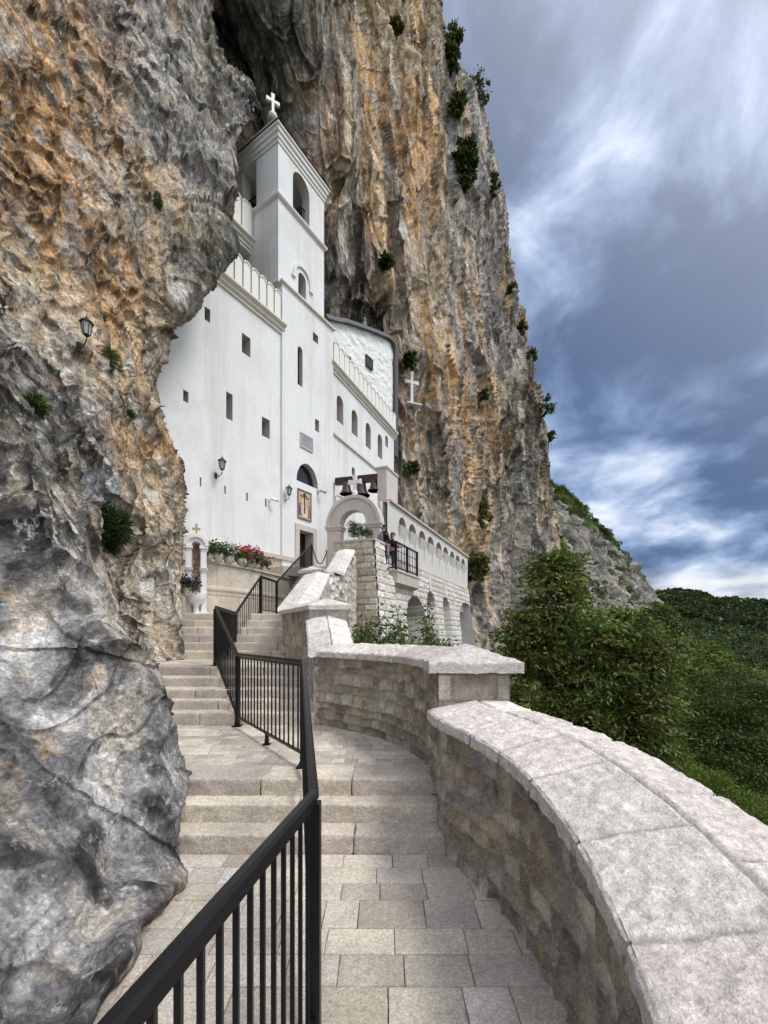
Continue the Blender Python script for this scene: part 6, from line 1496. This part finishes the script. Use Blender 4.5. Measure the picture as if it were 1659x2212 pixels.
# second tree at right, with finer foliage
lb = [lobe(1560, 1500, 80, 75, 27), lobe(1620, 1560, 90, 90, 26), lobe(1520, 1570, 70, 80, 26), lobe(1580, 1640, 100, 70, 25), lobe(1670, 1620, 80, 80, 26)]
bs = P(1570, 1369, 27); bs[2] = -14
tree('feathery_tree', 'broad dark green tree on the slope at the right edge', bs, 13, [(c, r_, .2) for c, r_, w_ in lb], 300, 95, .9, .24, (.060, .095, .022), 8, tr=.22, shell=.65, droop=.4, limbs=14, hue=.5, aspect=.3, pad=.3)
# bright shrubs in the lower right
k = 0
for px, py, rx, ry, Y, lab in ((1500, 1690, 70, 45, 19, 'bright green bush below the big tree, right above the parapet edge'), (1590, 1740, 70, 45, 18, 'bright green feathery bush at the lower right, above the coping'), (1650, 1790, 50, 60, 15, 'bright green bush cut by the right edge of the photo'), (1440, 1640, 45, 50, 21, 'small bright bush squeezed between the two big trees')):
    lbs = [lobe(px, py, rx, ry, Y), lobe(px-rx*.4, py+ry*.4, rx*.7, ry*.7, Y-.5), lobe(px+rx*.5, py+ry*.2, rx*.6, ry*.7, Y-.4)]
    bs = P(px, py+ry*2.2, Y); tree('bush', lab, bs, 2.4, [(c, r_, .4) for c, r_, w_ in lbs], 260, 30, .34, .12, (.105, .17, .025), 30+k, tr=.05, cat='bush', limbs=6, shell=.3, droop=.1, aspect=.3, group='bright bushes on the slope'); k += 1
# climbing shrubs behind the landing parapet
k = 0
for px, pyb, pyt, w_, Y, lab in ((800, 1400, 1300, 22, 9.5, 'thin leafy shrub in front of the stone buttress, left of the group'), (845, 1400, 1308, 20, 9.3, 'leafy shrub in the middle of the group behind the landing parapet'), (880, 1400, 1345, 26, 9.0, 'low thick shrub below the first blind arch'), (928, 1400, 1300, 18, 9.6, 'tallest shrub of the group, in front of the second blind arch'), (775, 1400, 1345, 16, 9.2, 'short shrub at the left end, beside the ramp coping'), (955, 1400, 1370, 20, 9.0, 'lowest shrub of the group, at the right end')):
    r = np.random.default_rng(60+k); base = P(px, 1369, Y); base[2] = -.2; t = thing('garden_shrub', lab, 'shrub', base, 'shrubs behind the landing parapet')
    zt = EYE+(HY-pyt)*Y/FO; b = MB(); VV = []; FF = []; CC = []; nb = 0
    for s_ in range(9):
        e = np.array((base[0]+r.normal()*w_*Y/FO*.8, base[1]+r.normal()*.3, lerp(.9, zt, .55+.45*r.random()))); m_ = (base+e)/2+r.normal(size=3)*.12
        b.tube([tuple(base), tuple(m_), tuple(e)], [.018, .012, .004], 5)
        f = r.random(85)[:, None]; f = .25+.75*f; c_ = (1-f)**2*base+2*f*(1-f)*m_+f*f*e+r.normal(size=(85, 3))*.075
        V, F_, col = leafcards(c_, .11, np.array((.085, .14, .035)), r, .45, .35, .42); VV.append(V); FF.append(F_+nb); CC.append(col); nb += len(V)
    b.build('stem', M['bark'], t); mesh_np('foliage', np.concatenate(VV), np.concatenate(FF), M['leaf'], t, np.concatenate(CC)); k += 1
# planter shrub
pc_ = P(775, 1146, 16.95); r = np.random.default_rng(3); t = thing('planter_shrub', 'rounded dark green shrub growing in the planter under the gate arch', 'shrub', (pc_[0], pc_[1], zpt))
V, F_, col = crown(None, None, 140, 26, .12, .05, (.05, .085, .018), r, lobes=[(pc_, np.array((.34, .3, .28)), .5), (pc_+np.array((-.22, 0, .08)), np.array((.22, .2, .3)), .3), (pc_+np.array((.28, 0, -.12)), np.array((.28, .2, .18)), .25)], shell=.3, droop=-.2)
mesh_np('foliage', V, F_, M['leaf'], t, col)
b = MB(); b.tube([(pc_[0], pc_[1], zpt), (pc_[0], pc_[1], pc_[2]+.1)], [.03, .01], 6); b.build('stem', M['bark'], t)
b = MB(); b.box(pc_[0]-.5, pc_[0]+.5, pc_[1]-.15, pc_[1]+.2, zpt+.09, zpt+.13)
# juniper tuft and grass on the left rock
def tuft(name, lab, pos, rad, n, leaf, colr, seed, cat='shrub', group=None, up=0., aspect=.12):
    r = np.random.default_rng(seed); t = thing(name, lab, cat, pos, group)
    d = r.normal(size=(n, 3)); d[:, 2] += up; d /= np.linalg.norm(d, axis=1, keepdims=True); sub = r.integers(0, 4, n); offs = r.normal(size=(4, 3))*np.array(rad)*.45; pts = np.array(pos)+offs[sub]+d*np.array(rad)*.62*(r.random(n)**.5)[:, None]
    V, F_, col = leafcards(pts, leaf, np.array(colr), r, .4, -up*.3, aspect, outward=d*1.2); mesh_np('foliage', V, F_, M['leaf'], t, col)
    b = MB()
    for k in range(4): b.tube([tuple(np.array(pos)-np.array((.1, -.05, .25))*max(rad)), tuple(np.array(pos)+r.normal(size=3)*np.array(rad)*.5)], [.02*max(rad), .006*max(rad)], 5)
    b.build('stem', M['bark'], t); return t
cp, n_ = on_cliff('cliff', 232, 1165); Yc = cp[1]; kk = Yc/FO
tuft('juniper_bush', 'spiky dark green bush sprouting from the crevice of the left rock', (cp[0]+.06, cp[1]-.15, cp[2]), (38*kk, 30*kk, 58*kk), 5200, .11*Yc/5, (.045, .075, .022), 1)
for i, (px, py, rx, ry, lab) in enumerate(((213, 692, 10, 20, 'small grass tuft on the rock above the lantern'), (230, 782, 20, 26, 'hanging green grass tuft just right of the rock lantern'), (343, 450, 8, 12, 'tiny green tuft on the overhang high at left'), (75, 885, 22, 10, 'green fern patch in a dark crack at the far left'), (278, 905, 8, 12, 'tiny tuft on the orange rock below the lantern'))):
    cp, n_ = on_cliff('cliff', px, py); kk = cp[1]/FO
    tuft('grass_tuft', lab, (cp[0]+.02, cp[1]-.08, cp[2]), (rx*kk, rx*kk, ry*kk), 900, .10, (.06, .10, .02), 20+i, 'grass tuft', 'grass tufts on the left rock', up=.3)
# shrubs on the far cliff and its skyline
cs = [(975, 80, 24, 30, 'airy tree leaning out of the cliff edge near the top', 0), (972, 130, 20, 22, 'dense dark bush under the topmost tree of the cliff edge', 1), (1032, 195, 26, 32, 'airy tree on the cliff edge, second from the top', 0), (995, 285, 20, 34, 'green shrub patch on the cliff face below the skyline trees', 1), (1005, 350, 24, 50, 'largest green patch hanging on the upper cliff face', 1), (990, 225, 16, 22, 'small shrub patch between the two skyline trees', 1),
      (1070, 392, 10, 28, 'thin scrub clinging to the cliff edge at mid height', 0), (1128, 705, 10, 14, 'small bush on the cliff edge above the middle', 1), (1145, 770, 14, 12, 'small dark bush jutting from the lower cliff edge', 1), (1172, 885, 22, 32, 'airy tree growing out of the lower cliff edge', 0), (1182, 948, 15, 18, 'dark round bush at the foot of the lower cliff edge', 1),
      (855, 62, 10, 12, 'little round bush on the cliff high above the tower', 1), (884, 775, 14, 11, 'round dark bush on the cliff beside the chapel roof', 1), (832, 562, 11, 10, 'small round tuft on the cliff right of the tower', 1), (1030, 1222, 22, 28, 'dark shrub where the cliff meets the end of the terrace wall', 1), (1045, 1100, 22, 36, 'olive shrub patch on the lower cliff face', 0), (1085, 1010, 6, 10, 'tiny tuft on the pale streaked cliff', 1), (1102, 620, 6, 10, 'tiny tuft on the right-hand cliff edge', 1), (890, 1010, 8, 8, 'tiny tuft beside the bell pillar on the cliff', 1), (1048, 850, 8, 8, 'tiny tuft midway up the streaked cliff', 1)]
for i, (px, py, rx, ry, lab, dense) in enumerate(cs):
    Yc = np.interp(px, [855, 960, 1060, 1190], [31, 38, 50, 60]); cp, n_ = on_cliff('far_cliff', px-(10 if px > 950 else 0), py); Yc = cp[1]; kk = Yc/FO
    c_ = P(px, py, Yc-.8); r = np.random.default_rng(90+i); t = thing('cliff_shrub', lab, 'shrub', c_, 'shrubs growing on the far cliff')
    n = int(rx*ry*(1.7 if dense else .6)); ncl = max(8, n//22)
    V, F_, col = crown(None, None, ncl, 26, .10*rx*kk*2.2, .42 if dense else .38, [(.075, .105, .026), (.055, .08, .022), (.095, .11, .035)][i % 3], r, lobes=[(c_, np.array((rx*kk, rx*kk*.8, ry*kk)), 1.)], shell=.25, aspect=.6, hue=.4)
    mesh_np('foliage', V, F_, M['leaf'], t, col)
    b = MB()
    for k in range(5):
        e = c_+r.normal(size=3)*np.array((rx, rx, ry))*kk*.5; b.tube([tuple(c_+np.array((-rx*kk*1.0, 1.5, -ry*kk*.6))), tuple((c_+e)/2), tuple(e)], [.11, .08, .03], 5)
    b.build('branches', M['bark'], t)
# separate trees standing out of the scrub lower on the slope
r = np.random.default_rng(77); protos = []
for k in range(3):
    t = thing('slope_tree', 'rounded green tree standing among the scrub on the valley slope', 'tree', (0, 0, 0), 'trees among the scrub on the valley slope')
    lbs = [(np.array((r.normal()*.6, r.normal()*.6, 3.2+r.normal()*.6)), np.array((1.7, 1.7, 1.4))*(.7+.5*r.random()), .25) for _ in range(5)]
    V, F_, col = crown(None, None, 90, 60, .75, .34, [(.10, .155, .030), (.14, .19, .04), (.055, .09, .022)][k], r, lobes=lbs, shell=.6, pad=.35, hue=.4)
    mesh_np('crown', V, F_, M['leaf'], t, col); b = MB(); b.tube([(0, 0, -1.5), (.1, 0, 1.2), (0, .1, 3.2)], [.22, .16, .06], 7); b.build('trunk', M['bark'], t); protos.append(t)
placed = 0; used = [False]*3
spots_ = []
while placed < 42:
    i = r.integers(5, NEARP.shape[0]-5); j = r.integers(5, NEARP.shape[1]-5); px, py, Y = NEARB[i, j]
    if not (1400 < px < 1720 and 1370 < py < 1660 and 32 < Y < 150) or NEARR[i, j] > .3: continue
    p_ = NEARP[i, j]
    if any(np.linalg.norm(p_-q_) < 3.2 for q_ in spots_): continue
    spots_.append(p_); k = placed % 3
    o = protos[k] if not used[k] else copy_tree(protos[k]); used[k] = True
    o.location = tuple(p_); sc_ = (.7+.7*r.random())*(1+Y/160); o.scale = (sc_, sc_, sc_*(.85+.3*r.random())); o.rotation_euler = (0, 0, r.random()*6.28); placed += 1
# woodland on the slopes
def wood(name, Pgrid, B, rockm, ok, n, size, leafn, leaf, colr, seed, label, nrm_up=.4):
    r = np.random.default_rng(seed); nu, nv = Pgrid.shape[:2]; V = []; F = []; Cc = []; base = 0; got = 0
    cpts = []
    while got < n:
        i = r.integers(1, nu-1); j = r.integers(1, nv-1)
        px, py, Y = B[i, j]
        if not ok(px, py, Y) or rockm[i, j] > .3+1.0*r.random()**1.1: continue
        cpts.append(Pgrid[i, j]+r.normal(size=3)*.3); got += 1
    cpts = np.array(cpts); Y = cpts[:, 1]; sz = size(Y)*(.6+.8*r.random(n)); k = np.repeat(np.arange(n), leafn)
    d = r.normal(size=(n*leafn, 3)); d[:, 2] = np.abs(d[:, 2])*1.1-.15; d /= np.linalg.norm(d, axis=1, keepdims=True); lump = 1+.3*np.sin(d[:, 0]*5+k)*np.cos(d[:, 1]*4+k*2)
    pts = cpts[k]+d*(sz[k]*lump*(.75+.25*r.random(len(k))))[:, None]*np.array((1, 1, .85)); pts[:, 2] += sz[k]*.35
    # leaf cluster cards
    tone = (.35+1.35*r.random(n)**1.3)[k]; warm = r.random(n)[k]
    V, F_, col = leafcards(pts, 1., np.array(colr), r, .35, .2, .9, outward=d)
    c4 = np.repeat(pts, 4, axis=0); V = c4+(V-c4)*np.repeat(leaf*sz[k], 4)[:, None]
    t4 = np.repeat(tone, 4)[:, None]; w4 = np.repeat(warm, 4); col = col*t4*np.stack([.8+.5*w4, np.ones(len(w4)), np.full(len(w4), .9)], 1)
    o = mesh_np(name, V, F_, M['leaf'], None, np.clip(col, .002, .5)); tag(o, label, 'woodland', kind='stuff'); return o
wood('hillside_woodland', NEARP, NEARB, NEARR, lambda px, py, Y: Y > 30 and 1150 < px < 1750 and py < 1800, 3200, lambda Y: np.where(Y > 130, 1.25, 1.75), 170, .27, (.098, .14, .032), 300, 'dense green scrub and low trees covering the near slope')
wood('ridge_woodland', FARP, FARB, FARR, lambda px, py, Y: 1370 < px < 1800 and Y > 150, 6000, lambda Y: np.clip(Y*.0075, 2, 6), 46, .5, (.070, .108, .038), 301, 'distant woodland covering the far ridge')
SKY_STRENGTH = .80; SUN_STRENGTH = 1.5; SUN_ANGLE = 16; EXPOSURE = .60; GLOW = 1.0
# ================================================================ SKY, SUN, CAMERA
w = bpy.data.worlds.new('World'); bpy.context.scene.world = w; w.use_nodes = True
nt = w.node_tree; N = nt.nodes; L = nt.links
bg = N['Background']
sdir = Vector((.50, -.18, .82)).normalized()
sky = N.new('ShaderNodeTexSky'); sky.sky_type = 'NISHITA'; sky.sun_disc = False
sky.sun_elevation = math.asin(sdir.z); sky.sun_rotation = math.atan2(sdir.x, sdir.y)
def nd(t, **k):
    n = N.new(t)
    for a, b_ in k.items(): setattr(n, a, b_)
    return n
def mth(op, a, b_=None, c=None):
    n = nd('ShaderNodeMath', operation=op)
    for i, v in enumerate((a, b_, c)):
        if v is None: continue
        if isinstance(v, (int, float)): n.inputs[i].default_value = v
        else: L.new(v, n.inputs[i])
    return n.outputs[0]
tc = nd('ShaderNodeTexCoord'); sp = nd('ShaderNodeSeparateXYZ'); L.new(tc.outputs['Generated'], sp.inputs[0])
X, Y, Z = sp.outputs
zz = mth('ADD', mth('MAXIMUM', Z, 0.0), .30)
u = mth('DIVIDE', X, zz); v = mth('DIVIDE', Y, zz)
cx = nd('ShaderNodeCombineXYZ'); L.new(u, cx.inputs[0]); L.new(v, cx.inputs[1])
def noise(scale, detail, rough, loc, rot=0, sc=(1, 1, 1), dist=0.):
    mp = nd('ShaderNodeMapping'); mp.inputs['Location'].default_value = loc; mp.inputs['Rotation'].default_value = (0, 0, rot); mp.inputs['Scale'].default_value = sc
    L.new(cx.outputs[0], mp.inputs['Vector'])
    n = nd('ShaderNodeTexNoise'); n.inputs['Scale'].default_value = scale; n.inputs['Detail'].default_value = detail; n.inputs['Roughness'].default_value = rough; n.inputs['Distortion'].default_value = dist
    L.new(mp.outputs[0], n.inputs['Vector']); return n.outputs['Fac']
RS = 11.3
n1 = noise(1.25, 10, .6, (1.3+RS, .2, 0), math.radians(-28), (1.15, .8, 1), .15)
n2 = noise(4.2, 9, .6, (5.2, 3.1, 0), math.radians(-28), (1.1, .9, 1), .2)
n3 = noise(.45, 3, .5, (2.2, 8.1, 0), math.radians(-20), (1, .6, 1))
# low sky: heaped clouds; high sky: broken sheet
mpd = nd('ShaderNodeMapping'); mpd.inputs['Scale'].default_value = (2.6, 2.6, 5.6); mpd.inputs['Location'].default_value = (.7, .2, .4); L.new(tc.outputs['Generated'], mpd.inputs['Vector'])
nlo = nd('ShaderNodeTexNoise'); nlo.inputs['Scale'].default_value = 1.9; nlo.inputs['Detail'].default_value = 10; nlo.inputs['Roughness'].default_value = .52; nlo.inputs['Distortion'].default_value = .25; L.new(mpd.outputs[0], nlo.inputs['Vector'])
lowf = nd('ShaderNodeMapRange'); lowf.inputs['From Min'].default_value = .52; lowf.inputs['From Max'].default_value = .22; L.new(Z, lowf.inputs['Value'])
mp3 = nd('ShaderNodeMapping'); mp3.inputs['Scale'].default_value = (1., 1., 1.15); mp3.inputs['Rotation'].default_value = (0, math.radians(38), 0); mp3.inputs['Location'].default_value = (4.2, 1.2, 2.4); L.new(tc.outputs['Generated'], mp3.inputs['Vector'])
n4 = nd('ShaderNodeTexNoise'); n4.inputs['Scale'].default_value = 4.4; n4.inputs['Detail'].default_value = 12; n4.inputs['Roughness'].default_value = .56; n4.inputs['Distortion'].default_value = .35; L.new(mp3.outputs[0], n4.inputs['Vector'])
f = mth('ADD', mth('MULTIPLY', n1, .34), mth('ADD', mth('MULTIPLY', n4.outputs['Fac'], .60), mth('MULTIPLY', n3, .18)))
fl = mth('ADD', mth('MULTIPLY', nlo.outputs['Fac'], 1.0), .06)
mxf = nd('ShaderNodeMix', data_type='FLOAT'); L.new(lowf.outputs[0], mxf.inputs['Factor']); L.new(f, mxf.inputs['A']); L.new(fl, mxf.inputs['B']); f = mxf.outputs['Result']
def blob(px, py, amp, tight):
    global f
    d = Vector(((px-HX)/FO, 1, (HY-py)/FO)).normalized()
    t_ = nd('ShaderNodeVectorMath', operation='DOT_PRODUCT'); L.new(tc.outputs['Generated'], t_.inputs[0]); t_.inputs[1].default_value = tuple(d)
    f = mth('ADD', f, mth('MULTIPLY', mth('POWER', mth('MAXIMUM', t_.outputs['Value'], 0.), tight), amp))
blob(1270, 0, .055, 300); blob(1400, 60, .03, 400); blob(1110, 200, -.03, 120); blob(1630, 130, -.055, 150); blob(1600, 620, -.10, 60); blob(1480, 760, -.06, 90); blob(1080, 560, .02, 60); blob(1500, 330, .05, 90); blob(1640, 60, -.05, 80); blob(1400, 1010, .02, 200); blob(1560, 1150, -.05, 160)
ramp = nd('ShaderNodeValToRGB'); L.new(f, ramp.inputs[0]); cr_ = ramp.color_ramp
cr_.interpolation = 'B_SPLINE'
cols_ = [(.455, (.045, .085, .18)), (.51, (.105, .165, .300)), (.56, (.20, .275, .44)), (.61, (.36, .45, .62)), (.675, (.74, .78, .88))]
cr_.elements[0].position = cols_[0][0]; cr_.elements[0].color = (*cols_[0][1], 1); cr_.elements[1].position = cols_[-1][0]; cr_.elements[1].color = (*cols_[-1][1], 1)
for p_, c_ in cols_[1:-1]:
    e = cr_.elements.new(p_); e.color = (*c_, 1)
# bright broken strip along the horizon
hz = nd('ShaderNodeMapRange'); hz.inputs['From Min'].default_value = .13; hz.inputs['From Max'].default_value = .03; L.new(Z, hz.inputs['Value'])
mp = nd('ShaderNodeMapping'); mp.inputs['Scale'].default_value = (3, 3, 26); L.new(tc.outputs['Generated'], mp.inputs['Vector'])
nh = nd('ShaderNodeTexNoise'); nh.inputs['Scale'].default_value = 1.6; nh.inputs['Detail'].default_value = 7; L.new(mp.outputs[0], nh.inputs['Vector'])
hm = mth('MULTIPLY_ADD', nh.outputs['Fac'], 3.2, -1.25); hf = nd('ShaderNodeClamp')
L.new(mth('MULTIPLY', hz.outputs[0], mth('ADD', hm, mth('MULTIPLY', hz.outputs[0], .55))), hf.inputs['Value'])
mh = nd('ShaderNodeMix', data_type='RGBA'); L.new(hf.outputs[0], mh.inputs['Factor']); L.new(ramp.outputs[0], mh.inputs['A']); mh.inputs['B'].default_value = (.95, .87, .72, 1)
# a share of clear-sky light between the clouds
sk = nd('ShaderNodeVectorMath', operation='SCALE'); L.new(sky.outputs[0], sk.inputs[0]); sk.inputs['Scale'].default_value = .012
add = nd('ShaderNodeVectorMath', operation='ADD'); L.new(mh.outputs['Result'], add.inputs[0]); L.new(sk.outputs[0], add.inputs[1])
# added glow in the unseen sky, behind the viewer's right shoulder, whitens fill light
dt = nd('ShaderNodeVectorMath', operation='DOT_PRODUCT'); L.new(tc.outputs['Generated'], dt.inputs[0]); dt.inputs[1].default_value = tuple(Vector((.45, -.42, .80)).normalized())
gl_ = mth('POWER', mth('MAXIMUM', dt.outputs['Value'], 0.0), 2.2)
gv = nd('ShaderNodeVectorMath', operation='SCALE'); gv.inputs[0].default_value = (1.0, .93, .83); L.new(mth('MULTIPLY', gl_, GLOW), gv.inputs['Scale'])
ad2 = nd('ShaderNodeVectorMath', operation='ADD'); L.new(add.outputs[0], ad2.inputs[0]); L.new(gv.outputs[0], ad2.inputs[1])
L.new(ad2.outputs[0], bg.inputs['Color']); bg.inputs['Strength'].default_value = SKY_STRENGTH

ld = bpy.data.lights.new('sun', 'SUN'); ld.energy = SUN_STRENGTH; ld.angle = math.radians(SUN_ANGLE); ld.color = (1, .955, .89)
lo = bpy.data.objects.new('sun', ld); C.objects.link(lo); lo.rotation_euler = (-sdir).to_track_quat('-Z', 'Y').to_euler(); lo.location = (20, -20, 40)

cd = bpy.data.cameras.new('camera'); co = bpy.data.objects.new('camera', cd); C.objects.link(co)
co.location = (0, 0, EYE); co.rotation_euler = (math.radians(90), 0, 0)
cd.sensor_fit = 'VERTICAL'; cd.sensor_height = 36; cd.lens = FO/2212*36; cd.shift_y = (HY-1106)/2212; cd.shift_x = 0
cd.clip_start = .05; cd.clip_end = 20000
sc = bpy.context.scene; sc.camera = co
sc.view_settings.view_transform = 'Standard'; sc.view_settings.look = 'None'; sc.view_settings.exposure = EXPOSURE; sc.view_settings.gamma = 1
